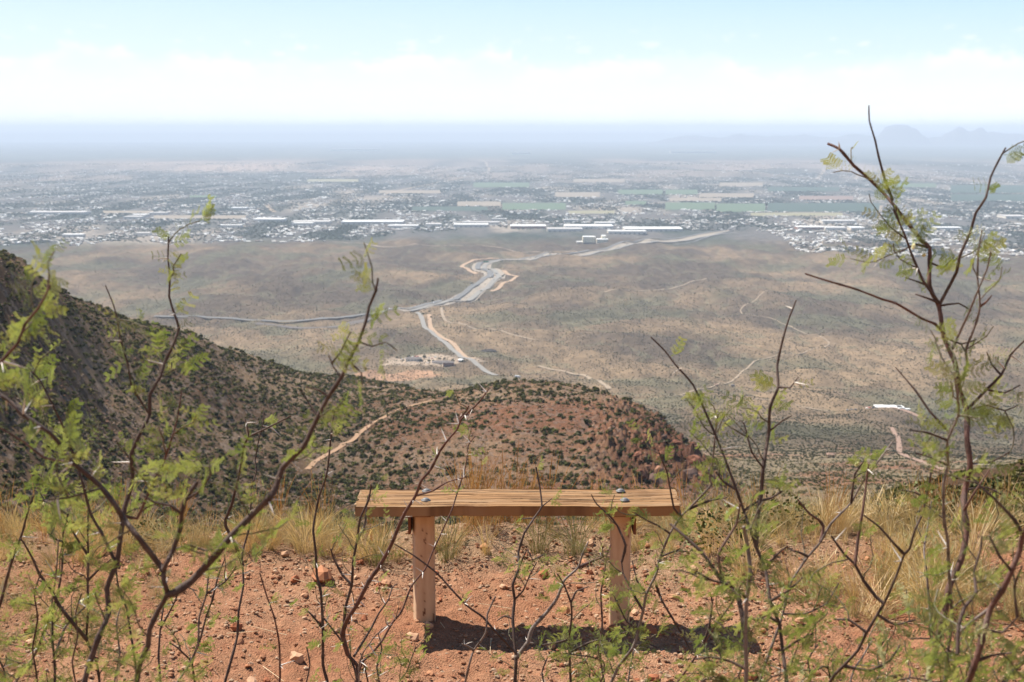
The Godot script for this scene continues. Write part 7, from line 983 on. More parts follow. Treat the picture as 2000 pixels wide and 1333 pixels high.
func strip(pts: Array, width: float, lift: float, step: float) -> ArrayMesh:
	# a ribbon laid over the land along a smooth curve
	var curve := Curve3D.new()
	curve.bake_interval = step
	for i in pts.size():
		var p: Vector2 = pts[i]
		var tan_ := Vector2.ZERO
		if i > 0 and i < pts.size() - 1: tan_ = (pts[i + 1] - pts[i - 1]) / 6.0
		curve.add_point(Vector3(p.x, 0, p.y), Vector3(-tan_.x, 0, -tan_.y), Vector3(tan_.x, 0, tan_.y))
	var line := curve.get_baked_points()
	var v := PackedVector3Array()
	var cols := 10 if width > 40.0 else 4
	var bed := PackedFloat32Array()
	for p in line: bed.append(land(p.x, p.z))
	for pass_ in 4:
		var was := bed.duplicate()
		for i in bed.size(): bed[i] = (was[maxi(i - 2, 0)] + was[maxi(i - 1, 0)] + was[i] + was[mini(i + 1, bed.size() - 1)] + was[mini(i + 2, bed.size() - 1)]) / 5.0
	for i in line.size():
		var dir := (line[mini(i + 1, line.size() - 1)] - line[maxi(i - 1, 0)]).normalized()
		var side := Vector3(-dir.z, 0, dir.x)
		var w := width * (0.5 + 0.05 * n_mid.get_noise_2d(line[i].x * 0.4, line[i].z * 0.4))
		for k in cols:
			var q := line[i] + side * w * (2.0 * k / (cols - 1) - 1.0)
			var g := land(q.x, q.z)
			v.append(Vector3(q.x, (g if width > 40.0 else maxf(bed[i], g - lift * 0.4)) + lift, q.z))
	return grid_mesh(v, PackedColorArray(), line.size(), cols)

func pairs(flat: Array) -> Array:
	var o := []
	for i in flat.size() / 2: o.append(Vector2(flat[2 * i], flat[2 * i + 1]))
	return o

func on_land(p: Array, lift := 0.0) -> Vector3:
	return Vector3(p[0], land(p[0], p[1]) + lift, p[1])

func build_plain_things() -> void:
	var says := {
		"dark_road_strip": "dark flat strip below the highway", "graded_verge": "wide pale graded verge along the curving highway", "highway": "grey asphalt carriageway curving across the plain", "dirt_berm": "orange-tan bare earth bank beside the highway bend",
		"side_road": "pale side road running from the highway to the foothills", "service_road": "pale dirt service road crossing the dark slope", "wash": "pale sandy wash winding over the plain",
		"dirt_track": "thin pale dirt track zigzagging over the open desert", "dirt_road": "reddish dirt road by the visitor building", "street": "pale straight street among the houses",
		"desert_road": "pale road bending up towards the far mesa", "ramp": "grey looping ramp where the highway meets the town"}
	for r in ROADS:
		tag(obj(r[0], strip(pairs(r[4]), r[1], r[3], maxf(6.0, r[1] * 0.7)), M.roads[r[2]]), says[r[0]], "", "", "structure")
	var trail := []
	for p in TRAIL: trail.append(Vector2(p[0], p[1]))
	tag(obj("trail", strip(trail, 2.1, 0.3, 4.0), M.trail), "tan walking trail slanting between the two shrubby hills", "", "", "structure")
	for f in FIELDS:
		var q := pairs(f[0])
		var v := PackedVector3Array()
		for i in 6:
			for k in 10:
				var s := k / 9.0
				var t := i / 5.0
				var p: Vector2 = (q[0] as Vector2).lerp(q[1], s).lerp((q[3] as Vector2).lerp(q[2], s), t)
				v.append(Vector3(p.x, land(p.x, p.y) + 1.0, p.y))
		tag(obj("field", grid_mesh(v, PackedColorArray(), 6, 10), M.crops[f[1]]), ["bright green irrigated field in the valley", "dark green orchard block in the valley", "bare tan field in the valley", "bare brown field in the valley", "yellowish stubble field in the valley"][f[1]], "", "", "structure")
	# warehouses: walls, a white roof with a low parapet and a row of dock doors
	for i in WAREHOUSES.size():
		var w = WAREHOUSES[i]
		var far_: bool = w[1] < -20000
		var label: String = WAREHOUSE_LABELS[i]
		var t := thing("warehouse", on_land([w[0], w[1]], -1.0), label, "warehouse", "white-roofed warehouses in the valley")
		var hgt := 13.0 if not far_ else 40.0
		var dep: float = minf(w[3], 260.0) * 0.6
		var half: float = w[2] * 0.5
		obj("wall", box_mesh(Vector3(-half, 0, -dep), Vector3(half, hgt, 0)), M.brown if i == 16 or i == 5 else M.wall, t)
		var st := begin()
		add_box(st, Vector3(-half - 1, hgt + 0.02, -dep - 1), Vector3(half + 1, hgt + 1.2, 1))
		obj("roof", done(st), M.roofs[(i * 7 + i / 3) % 3], t)
		var doors: int = clampi(int(w[2] / 22.0), 2, 12)
		for k in doors:
			var x := lerpf(-half, half, (k + 0.5) / doors)
			obj("door", box_mesh(Vector3(x - 3, 0, 0.02), Vector3(x + 3, hgt * 0.42, 0.5)), M.window, t)
	# cream office block by the interchange
	var o := thing("office_building", on_land(OFFICE[0], -2.0), "cream multi-storey building beside the highway, below the white warehouses", "building")
	var wings := [[-4.0, 45.0, 17.0, 26.0], [-62.0, -8.0, 25.0, 60.0], [20.0, 38.0, 29.0, 62.0]]
	for wg in wings:
		obj("wall", box_mesh(Vector3(wg[0], 0, -wg[3] - 30.0), Vector3(wg[1], wg[2], -wg[3] + 12.0)), M.cream, o)
		obj("roof", box_mesh(Vector3(wg[0] - 0.6, wg[2] + 0.02, -wg[3] - 30.6), Vector3(wg[1] + 0.6, wg[2] + 1.4, -wg[3] + 12.6)), M.white_roof, o)
		var floors := int(wg[2] / 4.2)
		for f in floors:
			var n := int((wg[1] - wg[0]) / 7.0)
			for k in n:
				var x: float = wg[0] + (k + 0.5) * (wg[1] - wg[0]) / n
				obj("window", box_mesh(Vector3(x - 2.0, f * 4.2 + 1.2, -wg[3] + 12.02), Vector3(x + 2.0, f * 4.2 + 3.2, -wg[3] + 12.4)), M.window, o)
	var lot := thing("annex", on_land(OFFICE[2], -1.0), "low pale annex with a flat roof beside the cream building", "building")
	obj("wall", box_mesh(Vector3(-30, 0, -30), Vector3(12, 6, 0)), M.wall, lot)
	obj("roof", box_mesh(Vector3(-30.5, 6.02, -30.5), Vector3(12.5, 7, 0.5)), M.white_roof, lot)
	# compound of low dark-roofed buildings
	var what := ["long low building with a dark roof in the desert compound", "grey-roofed low building in the middle of the desert compound", "dark brown block at the near corner of the desert compound", "small pale shed at the side-road end of the compound"]
	var size := [Vector3(30, 4, 14), Vector3(34, 4, 14), Vector3(20, 7, 12), Vector3(9, 4, 7)]
	for i in 4:
		hip_house("compound_building", on_land(COMPOUND[i], -1.0), size[i], M.brown if i == 2 else M.wall, M.white_roof if i == 3 else M.dark_roof, what[i])
	# visitor building with a long white roof
	var vb := thing("visitor_building", on_land(VISITOR[0], -1.0), "long low visitor building with a bright white roof at the foot of the slope", "building")
	obj("wall", box_mesh(Vector3(-15, 0, -12), Vector3(18, 4.2, 0)), M.wall, vb)
	var st2 := begin()
	for seg in [[-21.0, 4.4, -6.0], [-6.0, 4.0, 10.0], [10.0, 3.6, 20.0]]:
		add_box(st2, Vector3(seg[0], seg[1], -14), Vector3(seg[2], seg[1] + 0.6, 3))
	obj("roof", done(st2), M.white_roof, vb)
	for k in 7: obj("window", box_mesh(Vector3(-13.5 + k * 4.4, 0.8, 0.02), Vector3(-10.6 + k * 4.4, 3.2, 0.3)), M.window, vb)
	for k in 4: obj("post", box_mesh(Vector3(-20.2 + k * 13.0, 0, 2.2), Vector3(-19.8 + k * 13.0, 4.0, 2.6)), M.wall, vb)
	var an := thing("visitor_shed", on_land(VISITOR[1], -0.5), "small white-roofed shed beside the visitor building", "shed")
	obj("wall", box_mesh(Vector3(-4, 0, -4), Vector3(4, 3, 0)), M.wall, an)
	obj("roof", box_mesh(Vector3(-5, 3.02, -5), Vector3(5, 3.6, 1)), M.white_roof, an)
	# picnic shelters
	var shelter_says := ["picnic shelter with a reddish roof on open posts, alone on the slope", "dark square hut beside the dirt road bend", "small orange-roofed shelter by the zigzag track", "small dark hut by the zigzag track"]
	for i in 4:
		var s := thing("shelter", on_land(SHELTERS[i], -0.2), shelter_says[i], "shelter", "small shelters in the desert")
		var hw := 2.4 if i == 0 else 3.0
		obj("roof", roof_mesh(Vector3(hw * 2.4, 1.2, hw * 2.0), 2.6), M.roads[5] if i in [0, 2] else M.dark_roof, s)
		for cx in [-1, 1]:
			for cz in [-1, 1]: obj("post", box_mesh(Vector3(cx * hw * 0.9 - 0.15, 0, cz * hw * 0.8 - 0.15), Vector3(cx * hw * 0.9 + 0.15, 2.6, cz * hw * 0.8 + 0.15)), M.brown, s)
		if i in [1, 3]: obj("wall", box_mesh(Vector3(-hw, 0, -hw * 0.9), Vector3(hw, 2.55, hw * 0.7)), M.dark_roof, s)
		else: obj("table", box_mesh(Vector3(-1.0, 0.1, -0.6), Vector3(1.0, 0.8, 0.6)), M.brown, s)
	# overhead road sign
	var g := thing("road_sign", on_land(SIGN[0], 1.0), "green overhead sign gantry at the highway bend", "road sign")
	for x in [-14.0, 14.0]: obj("post", box_mesh(Vector3(x - 0.4, 0, -0.4), Vector3(x + 0.4, 9, 0.4)), M.steel, g)
	obj("beam", box_mesh(Vector3(-14, 8.2, -0.5), Vector3(14, 9.0, 0.5)), M.steel, g)
	for x in [-9.0, 0.5]: obj("panel", box_mesh(Vector3(x, 6.2, 0.55), Vector3(x + 8.5, 10.6, 0.8)), M.green_sign, g)
	# vehicles
	rng.seed = 77
	var shells := [paint(lin(0.7, 0.7, 0.7), 0.35, 0.5), paint(lin(0.08, 0.08, 0.09), 0.35, 0.5), paint(lin(0.3, 0.3, 0.32), 0.35, 0.5), paint(lin(0.35, 0.06, 0.05), 0.35, 0.5), paint(lin(0.75, 0.73, 0.68), 0.4, 0.5)]
	var car := car_mesh()
	for set_ in [[LOT_CARS, "small parked car in the dirt lot by the visitor building", "cars parked by the visitor building"], [YARD_CARS, "small vehicle parked among the compound buildings", "vehicles in the compound yard"], [ROAD_CARS, "tiny car driving on the curving highway", "cars on the highway"]]:
		for p in set_[0]:
			var ve := obj("car", car, shells[rng.randi() % 5])
			ve.position = on_land(p, 4.2 if set_[0] == ROAD_CARS else 0.1)
			ve.rotation.y = rng.randf_range(-0.5, 0.5) + (0.9 if set_[0] == ROAD_CARS else 0.0)
			tag(ve, set_[1], "car", set_[2])
	var tr := thing("truck", on_land(TRUCK[0], 0.8), "white box truck on the pale side road behind the middle hill", "truck")
	obj("cargo_box", box_mesh(Vector3(-4, 0.9, -1.3), Vector3(3, 3.8, 1.3)), M.white_roof, tr)
	obj("cab", box_mesh(Vector3(3.1, 0.6, -1.2), Vector3(5.2, 2.8, 1.2)), shells[0], tr)
	for x in [-2.8, -1.6, 4.0]:
		for z in [-1.1, 1.1]:
			var wh := CylinderMesh.new()
			wh.top_radius = 0.5; wh.bottom_radius = 0.5; wh.height = 0.35; wh.radial_segments = 12
			var wo := obj("wheel", wh, M.window, tr)
			wo.rotation.x = PI / 2
			wo.position = Vector3(x, 0.5, z)
	# dark rocky knoll, then the shade beside the highway built as a dark-coloured mound
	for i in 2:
		var at_: Array = QUARRY[0] if i == 0 else DARK_STRIPS[1]
		var rk := obj("rock_and_shade_strip", boulder(60 + i, 5), M.dark_rock_and_shade)
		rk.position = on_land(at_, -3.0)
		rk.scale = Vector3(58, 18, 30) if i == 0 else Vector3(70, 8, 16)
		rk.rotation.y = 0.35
		tag(rk, ["dark grey rocky knoll beside the sandy wash", "dark mound painted in as the strip of shade beside the highway"][i], "rock")
	# two hikers on the trail
	var walker := walker_mesh()
	for i in 2:
		var hk := thing("person", on_land(HIKERS[i], 0.32), ["hiker in a dark shirt walking ahead on the trail", "hiker in a reddish shirt following on the trail"][i], "person", "hikers on the trail")
		hk.rotation.y = PI * 0.92
		var bd := obj("body", walker, [paint(lin(0.07, 0.06, 0.06)), paint(lin(0.30, 0.10, 0.07))][i], hk)
		bd.scale = Vector3.ONE * (1.0 if i == 0 else 0.95)
	rng.seed = 8
	for p in YARD_BUSH:
		var yb := obj("yard_tree", shrub_mesh(43 + rng.randi() % 3, 60), M.yard_green)
		yb.position = on_land(p, 0.0)
		yb.scale = Vector3.ONE * rng.randf_range(4.0, 7.0)
		tag(yb, "small dark tree among the desert compound buildings", "tree", "trees in the compound yard")
	# bushes by the highway
	rng.seed = 5
	for p in ROADBUSH:
		var bs := obj("roadside_bush", shrub_mesh(40 + rng.randi() % 3, 46), M.yard_green)
		bs.position = on_land(p, 0.6)
		bs.scale = Vector3.ONE * rng.randf_range(5.0, 8.0)
		tag(bs, "dark round bush planted beside the curving highway", "bush", "bushes along the highway")

func hip_house(called: String, where: Vector3, size: Vector3, wall: Material, roof: Material, label: String) -> void:
	var t := thing(called, where, label, "building", "compound buildings")
	obj("wall", box_mesh(Vector3(-size.x / 2, 0, -size.z / 2), Vector3(size.x / 2, size.y + 1.0, size.z / 2)), wall, t)
	obj("roof", roof_mesh(Vector3(size.x + 1.5, 2.4, size.z + 1.5), size.y + 1.02), roof, t)
	for k in 4: obj("window", box_mesh(Vector3((k - 1.5) * size.x / 5.0 - 1.0, 1.4, size.z / 2 + 0.02), Vector3((k - 1.5) * size.x / 5.0 + 1.0, 3.2, size.z / 2 + 0.2)), M.window, t)

func roof_mesh(s: Vector3, y: float) -> ArrayMesh:
	var st := begin()
	var a := Vector3(-s.x / 2, y, -s.z / 2)
	var b := Vector3(s.x / 2, y, -s.z / 2)
	var c := Vector3(s.x / 2, y, s.z / 2)
	var d := Vector3(-s.x / 2, y, s.z / 2)
	var e := Vector3(-s.x / 2 + s.z * 0.35, y + s.y, 0)
	var f := Vector3(s.x / 2 - s.z * 0.35, y + s.y, 0)
	quad(st, d, e, f, c); quad(st, b, f, e, a)
	for p in [a, e, d, c, f, b]: st.add_vertex(p)
	quad(st, a, d, c, b)
	return done(st)

func car_mesh() -> ArrayMesh:
	var st := begin()
	var prof := [Vector2(-2.2, 0.35), Vector2(-2.2, 0.85), Vector2(-1.6, 0.95), Vector2(-1.0, 1.45), Vector2(0.6, 1.45), Vector2(1.2, 0.98), Vector2(2.1, 0.85), Vector2(2.2, 0.35)]
	for i in prof.size() - 1:
		var a: Vector2 = prof[i]
		var b: Vector2 = prof[i + 1]
		quad(st, Vector3(a.x, a.y, -0.9), Vector3(b.x, b.y, -0.9), Vector3(b.x, b.y, 0.9), Vector3(a.x, a.y, 0.9))
	for z in [-0.9, 0.9]:
		for i in prof.size() - 2:
			for p in [prof[0], prof[i + 1], prof[i + 2]]: st.add_vertex(Vector3(p.x, p.y, z))
	for x in [-1.4, 1.4]:
		for z in [-0.92, 0.72]: add_box(st, Vector3(x - 0.32, 0.0, z), Vector3(x + 0.32, 0.6, z + 0.2))
	return done(st)

func walker_mesh() -> ArrayMesh:
	# one continuous skin round a walking skeleton (surface nets over tapered capsules)
	var bones := [
		[Vector3(0, 0.95, 0), Vector3(0, 1.38, 0.03), 0.15, 0.17], [Vector3(0, 1.38, 0.03), Vector3(0, 1.56, 0.04), 0.08, 0.06], [Vector3(0, 1.60, 0.05), Vector3(0, 1.68, 0.05), 0.105, 0.095],
		[Vector3(-0.09, 0.92, 0), Vector3(-0.1, 0.5, 0.16), 0.105, 0.075], [Vector3(-0.1, 0.5, 0.16), Vector3(-0.1, 0.08, 0.2), 0.07, 0.05], [Vector3(-0.1, 0.06, 0.18), Vector3(-0.1, 0.05, 0.34), 0.05, 0.04],
		[Vector3(0.09, 0.92, 0), Vector3(0.1, 0.5, -0.06), 0.105, 0.075], [Vector3(0.1, 0.5, -0.06), Vector3(0.1, 0.12, -0.3), 0.07, 0.05], [Vector3(0.1, 0.1, -0.32), Vector3(0.1, 0.05, -0.18), 0.05, 0.04],
		[Vector3(-0.19, 1.36, 0.02), Vector3(-0.25, 1.08, -0.1), 0.065, 0.05], [Vector3(-0.25, 1.08, -0.1), Vector3(-0.23, 0.85, 0.0), 0.045, 0.035],
		[Vector3(0.19, 1.36, 0.02), Vector3(0.25, 1.08, 0.08), 0.065, 0.05], [Vector3(0.25, 1.08, 0.08), Vector3(0.22, 0.88, 0.26), 0.045, 0.035], [Vector3(-0.1, 1.34, -0.12), Vector3(0.1, 1.08, -0.14), 0.12, 0.12]]
	var cell := 0.045
	var n := Vector3i(18, 42, 22)
	var o := Vector3(-0.4, -0.03, -0.46)
	var field := PackedFloat32Array()
	field.resize((n.x + 1) * (n.y + 1) * (n.z + 1))
	for y in n.y + 1:
		for z in n.z + 1:
			for x in n.x + 1:
				var p := o + Vector3(x, y, z) * cell
				var best := 9.0
				for b in bones:
					var ab: Vector3 = b[1] - b[0]
					var t := clampf((p - b[0]).dot(ab) / ab.length_squared(), 0.0, 1.0)
					var dist: float = (p - (b[0] + ab * t)).length() - lerpf(b[2], b[3], t)
					var hh := maxf(0.05 - absf(best - dist), 0.0) / 0.05
					best = minf(best, dist) - hh * hh * 0.0125
				field[(y * (n.z + 1) + z) * (n.x + 1) + x] = best
	var at := func(x: int, y: int, z: int) -> float: return field[(y * (n.z + 1) + z) * (n.x + 1) + x]
	var cells := {}
	var pts := PackedVector3Array()
	for y in n.y:
		for z in n.z:
			for x in n.x:
				var inside := 0
				for k in 8: inside += int(at.call(x + (k & 1), y + ((k >> 1) & 1), z + ((k >> 2) & 1)) < 0.0)
				if inside == 0 or inside == 8: continue
				var sum := Vector3.ZERO
				var cnt := 0
				for e in [[0, 1], [2, 3], [4, 5], [6, 7], [0, 2], [1, 3], [4, 6], [5, 7], [0, 4], [1, 5], [2, 6], [3, 7]]:
					var va := Vector3(e[0] & 1, (e[0] >> 1) & 1, (e[0] >> 2) & 1)
					var vb := Vector3(e[1] & 1, (e[1] >> 1) & 1, (e[1] >> 2) & 1)
					var fa: float = at.call(x + int(va.x), y + int(va.y), z + int(va.z))
					var fb: float = at.call(x + int(vb.x), y + int(vb.y), z + int(vb.z))
					if (fa < 0.0) != (fb < 0.0):
						sum += va.lerp(vb, fa / (fa - fb))
						cnt += 1
				cells[Vector3i(x, y, z)] = pts.size()
				pts.append(o + (Vector3(x, y, z) + sum / cnt) * cell)
	var st := SurfaceTool.new()
	st.begin(Mesh.PRIMITIVE_TRIANGLES)
	for p in pts: st.add_vertex(p)
	for c in cells:
		for ax in 3:
			var d := Vector3i(int(ax == 0), int(ax == 1), int(ax == 2))
			var u := Vector3i(int(ax == 1), int(ax == 2), int(ax == 0))
			var w := Vector3i(int(ax == 2), int(ax == 0), int(ax == 1))
			var f0: float = at.call(c.x, c.y, c.z)
			var q: Vector3i = c + d
			var f1: float = at.call(q.x, q.y, q.z)
			if (f0 < 0.0) == (f1 < 0.0): continue
			var ids := []
			for k in [c, c - u, c - u - w, c - w]: ids.append(cells.get(k, -1))
			if -1 in ids: continue
			var order := [0, 1, 2, 0, 2, 3] if f0 > 0.0 else [0, 2, 1, 0, 3, 2]
			for k in order: st.add_index(ids[k])
	st.generate_normals()
	return st.commit()

# ------------------------------------------------------------------ plants and stones seen from afar
func shrub_mesh(seed_: int, leaves: int) -> ArrayMesh:
	var fine := sqrt(60.0 / leaves) if leaves > 100 else 1.0
	# a low dome of leaf tufts on a few stems, about one metre across
	var r := RandomNumberGenerator.new()
	r.seed = seed_
	var v := PackedVector3Array()
	var n := PackedVector3Array()
	var c := PackedColorArray()
	var idx := PackedInt32Array()
	for i in leaves:
		var a := r.randf() * TAU_
		var up := r.randf()
		var rad := 0.52 * sqrt(1.0 - up * up * 0.8) * r.randf_range(0.55, 1.0)
		var p := Vector3(cos(a) * rad, 0.06 + 0.62 * up * r.randf_range(0.6, 1.0), sin(a) * rad)
		var dir := (p - Vector3(0, 0.1, 0)).normalized()
		var s := Vector3(r.randf_range(-1, 1), r.randf_range(-1, 1), r.randf_range(-1, 1)).normalized()
		var t := dir.cross(s).normalized()
		var size := r.randf_range(0.10, 0.2) * fine * fine
		var tone := r.randf_range(0.7, 1.25)
		var b := v.size()
		var q := (dir * 0.7 + s * 0.5).normalized()
		v.append_array([p - t * size, p + q * size * 1.5, p + t * size, p - q * size * 0.8])
		for k in 4:
			n.append((dir + Vector3(0, 0.3, 0)).normalized())
			c.append(Color(tone, tone, tone))
		idx.append_array([b, b + 1, b + 2, b, b + 2, b + 3])
	return arrays(v, n, idx, c)

func boulder(seed_: int, rings := 2) -> ArrayMesh:
	# a faceted broken stone about one unit across
	var s := SphereMesh.new()
	s.radius = 0.5
	s.height = 1.0
	s.radial_segments = 6 + rings * 2
	s.rings = 2 + rings
	var a := s.surface_get_arrays(0)
	var v: PackedVector3Array = a[Mesh.ARRAY_VERTEX]
	var idx: PackedInt32Array = a[Mesh.ARRAY_INDEX]
	var nz := FastNoiseLite.new()
	nz.seed = seed_
	nz.frequency = 1.4
	nz.noise_type = FastNoiseLite.TYPE_CELLULAR
	var nv := FastNoiseLite.new()
	nv.seed = seed_ + 9
	nv.frequency = 0.9
	for i in v.size():
		var p := v[i]
		v[i] = p * (1.0 + 0.45 * nv.get_noise_3dv(p * 2.0) + 0.22 * nz.get_noise_3dv(p))
	var st := begin()
	for i in idx.size() / 3:
		var tone := 0.8 + 0.35 * absf(nv.get_noise_3dv(v[idx[3 * i]] * 5.0))
		st.set_color(Color(tone, tone, tone))
		for k in 3: st.add_vertex(v[idx[3 * i + k]])
	st.generate_normals()
	return st.commit()

func shows(x: float, y: float, z: float) -> bool:
	# inside the picture's width and above the ledge's grass
	var el := (1.957 - y) / sqrt(x * x + z * z)
	return absf(x / z) < 0.40 and el < 0.285

func build_hill_shrubs() -> void:
	rng.seed = 1234
	var kinds := []
	for i in 4: kinds.append(shrub_mesh(10 + i, 60))
	var places := [[], [], [], []]
	var tints := [PackedColorArray(), PackedColorArray(), PackedColorArray(), PackedColorArray()]
	var chosen := []
	var step := 2.6
	var z := -150.0
	while z > -900.0:
		var half := -z * 0.9
		var x := -half
		while x < half:
			var px := x + rng.randf_range(-0.5, 0.5) * step * 1.1
			var pz := z + rng.randf_range(-0.5, 0.5) * step * 1.1
			x += step
			var side := px / -pz
			var d := sqrt(px * px + pz * pz)
			if d < 150.0: continue
			var dens := 0.60 + 0.9 * n_mid.get_noise_2d(px * 1.3 + 500.0, pz * 1.3)
			if side < -0.08: dens += 0.10 + 0.24 * smooth(-0.16, -0.28, side)
			elif side < 0.09: dens -= 0.22
			elif side > 0.14: dens -= 0.05
			if rng.randf() > dens: continue
			var skip := false
			for p in TRAIL:
				if absf(px - p[0]) < 3.5 and absf(pz - p[1]) < 8.0: skip = true
			if skip: continue
			var s := 0.6 + 1.7 * pow(rng.randf(), 1.5)
			if side > 0.14: s *= 0.62
			elif side < -0.08: s *= 1.02
			var y := land(px, pz)
			var t := Transform3D(Basis.from_euler(Vector3(0, rng.randf() * TAU_, 0)).scaled(Vector3(s * rng.randf_range(0.9, 1.25), s * rng.randf_range(0.75, 1.15), s)), Vector3(px, y - 0.04 * s, pz))
			var k := rng.randi() % 4
			var col := Color(0.12, 0.128, 0.075).lerp(Color(0.245, 0.24, 0.155), rng.randf())
			if rng.randf() < 0.16: col = Color(0.25, 0.215, 0.13)
			if side > 0.14: col = col.lerp(Color(0.20, 0.20, 0.115), 0.5)
			if chosen.size() < 300 and d < 470.0 and shows(px, y, pz) and s > 1.45 and side < 0.13:
				chosen.append([k, t, col, side])
			else:
				places[k].append(t)
				tints[k].append(col)
		z -= step * (1.0 if z > -700.0 else 1.35)
	# open slopes below, smaller and further
	z = -900.0
	while z > -5300.0:
		step = clampf(-z / 380.0, 3.2, 12.0)
		var half := -z * 0.6
		var x := -half
		while x < half:
			var px := x + rng.randf_range(-0.5, 0.5) * step * 1.4
			var pz := z + rng.randf_range(-0.5, 0.5) * step * 1.4
			x += step
			if rng.randf() > (0.55 + 0.5 * n_mid.get_noise_2d(px * 0.6, pz * 0.6)) * (1.0 - 0.75 * smooth(3200.0, 5300.0, -pz)): continue
			var s := rng.randf_range(0.8, 1.8) * (1.0 + clampf((-pz - 900.0) / 4000.0, 0.0, 0.7))
			var k := rng.randi() % 4
			places[k].append(Transform3D(Basis.from_euler(Vector3(0, rng.randf() * TAU_, 0)).scaled(Vector3(s * 1.1, s * 0.75, s * 1.1)), Vector3(px, land(px, pz) - 0.05, pz)))
			tints[k].append(Color(0.085, 0.088, 0.052).lerp(Color(0.16, 0.155, 0.095), rng.randf()))
		z -= step * 1.25
	# bunch grass and low herbs between the shrubs, and over the near slope on the right
	for i in 58000:
		var d := rng.randf_range(280.0, 800.0)
		var side := rng.randf_range(-0.8, 0.5)
		if i < 9000:
			d = rng.randf_range(26.0, 140.0)
			side = rng.randf_range(0.2, 0.46)
		var px := side * d
		if n_mid.get_noise_2d(px * 2.6 + 60.0, d * 2.6) + rng.randf_range(-0.6, 0.6) < -0.05: continue
		var s := rng.randf_range(0.35, 0.95) * (0.6 if i < 9000 else 1.0)
		var k := rng.randi() % 4
		places[k].append(Transform3D(Basis.from_euler(Vector3(0, rng.randf() * TAU_, 0)).scaled(Vector3(s, s * 0.8, s)), Vector3(px, land(px, -d) - 0.02, -d)))
		tints[k].append(Color(0.30, 0.235, 0.13).lerp(Color(0.15, 0.16, 0.085), rng.randf()) * (1.0 if side < -0.07 else 1.15))
	# loose stones over both hills
	var rubble := []
	var rubble_tint := PackedColorArray()
	for i in 74000:
		var d := rng.randf_range(290.0, 780.0)
		var side := rng.randf_range(-0.8, -0.08) if i < 52000 else rng.randf_range(-0.1, 0.19)
		var px := side * d
		if n_mid.get_noise_2d(px * 2.0, d * 2.0) + rng.randf_range(-0.5, 0.5) < 0.0: continue
		var s := 0.25 + 0.8 * pow(rng.randf(), 3.0)
		rubble.append(Transform3D(Basis.from_euler(Vector3(rng.randf(), rng.randf() * TAU_, rng.randf())).scaled(Vector3(s * 1.3, s * 0.8, s)), Vector3(px, land(px, -d) + s * 0.1, -d)))
		var rc: Color = [Color(0.30, 0.21, 0.155), Color(0.22, 0.16, 0.125), Color(0.42, 0.31, 0.22), Color(0.36, 0.20, 0.13)][rng.randi() % 4]
		rubble_tint.append(rc)
	tag(many("hill_rubble", boulder(150, 1), M.stone, rubble, rubble_tint), "loose stones strewn over the shrubby hills", "rubble")
	for k in 4:
		var o := many("desert_scrub", kinds[k], M.leafy, places[k], tints[k])
		tag(o, "grey-green scrub dotted over the hills and the plain", "scrub")
		print("scrub ", places[k].size())
	print("chosen shrubs ", chosen.size())
	for e in chosen:
		var sm: StandardMaterial3D = shrub_paint(e[2])
		var o := obj("desert_shrub", kinds[e[0]], sm)
		o.transform = e[1]
		var left_: bool = e[3] < -0.07
		var tall: float = e[1].basis.get_scale().x
		var tone := "pale olive" if e[2].r > 0.205 else ("olive green" if e[2].r > 0.16 else "dark green")
		var p: Vector3 = e[1].origin
		var drop := (1.957 - p.y) / sqrt(p.x * p.x + p.z * p.z)
		var zone := "low down" if drop > 0.255 else ("halfway up" if drop > 0.205 else "high up")
		var flank := "near the picture edge on" if e[3] < -0.27 else ("on" if left_ else ("on" if e[3] < 0.04 else "by the crags of"))
		tag(o, "%s %s shrub %s %s %s" % ["large" if tall > 1.9 else "rounded", tone, zone, flank, "the steep shaded hillside" if left_ else "the red middle hill"], "shrub", "shrubs on the steep hillside" if left_ else "shrubs on the middle hill")
	# broken red rocks on the flank of the middle hill
	rng.seed = 99
	var stones := []
	for i in 5: stones.append(boulder(200 + i, 2))
	var reds := [rock_paint(Color(0.25, 0.115, 0.075)), rock_paint(Color(0.16, 0.082, 0.06)), rock_paint(Color(0.32, 0.175, 0.115)), rock_paint(Color(0.14, 0.092, 0.075))]
	var made := 0
	var rock_tones := ["red", "dark red", "pale red", "grey-brown"]
	while made < 280:
		var d := rng.randf_range(372.0, 580.0)
		var side := rng.randf_range(0.0, 0.157)
		var pz := -d
		var px := side * d
		if rng.randf() > 0.12 + smooth(0.05, 0.12, side) * 0.88: continue
		var big := 1.0 + 2.4 * smooth(0.085, 0.12, side) * smooth(450.0, 380.0, d)
		var kk := rng.randi() % 4
		var o := obj("red_rock", stones[rng.randi() % 5], reds[kk])
		var s := (0.5 + 1.6 * pow(rng.randf(), 2.0)) * big
		o.position = Vector3(px, land(px, pz) - s * 0.05, pz)
		o.rotation = Vector3(rng.randf() * 0.6, rng.randf() * TAU_, rng.randf() * 0.6)
		o.scale = Vector3(s * rng.randf_range(0.8, 1.5), s * rng.randf_range(0.6, 1.1), s)
		tag(o, "%s %s rock %s %s the middle hill" % ["large broken" if s > 2.0 else ("middling broken" if s > 1.0 else "small broken"), rock_tones[kk], "low" if d < 425.0 else ("halfway up" if d < 500.0 else "high"), "on the craggy flank of" if side > 0.09 else "among the shrubs of"], "rock", "red rocks on the middle hill")
		made += 1

var shrub_paints := {}
func shrub_paint(c: Color) -> StandardMaterial3D:
	var k := "%.2f %.2f" % [snappedf(c.r, 0.02), snappedf(c.b, 0.02)]
	if not shrub_paints.has(k):
		var m: StandardMaterial3D = M.leafy.duplicate()
		m.albedo_color = c.linear_to_srgb()
		shrub_paints[k] = m
	return shrub_paints[k]

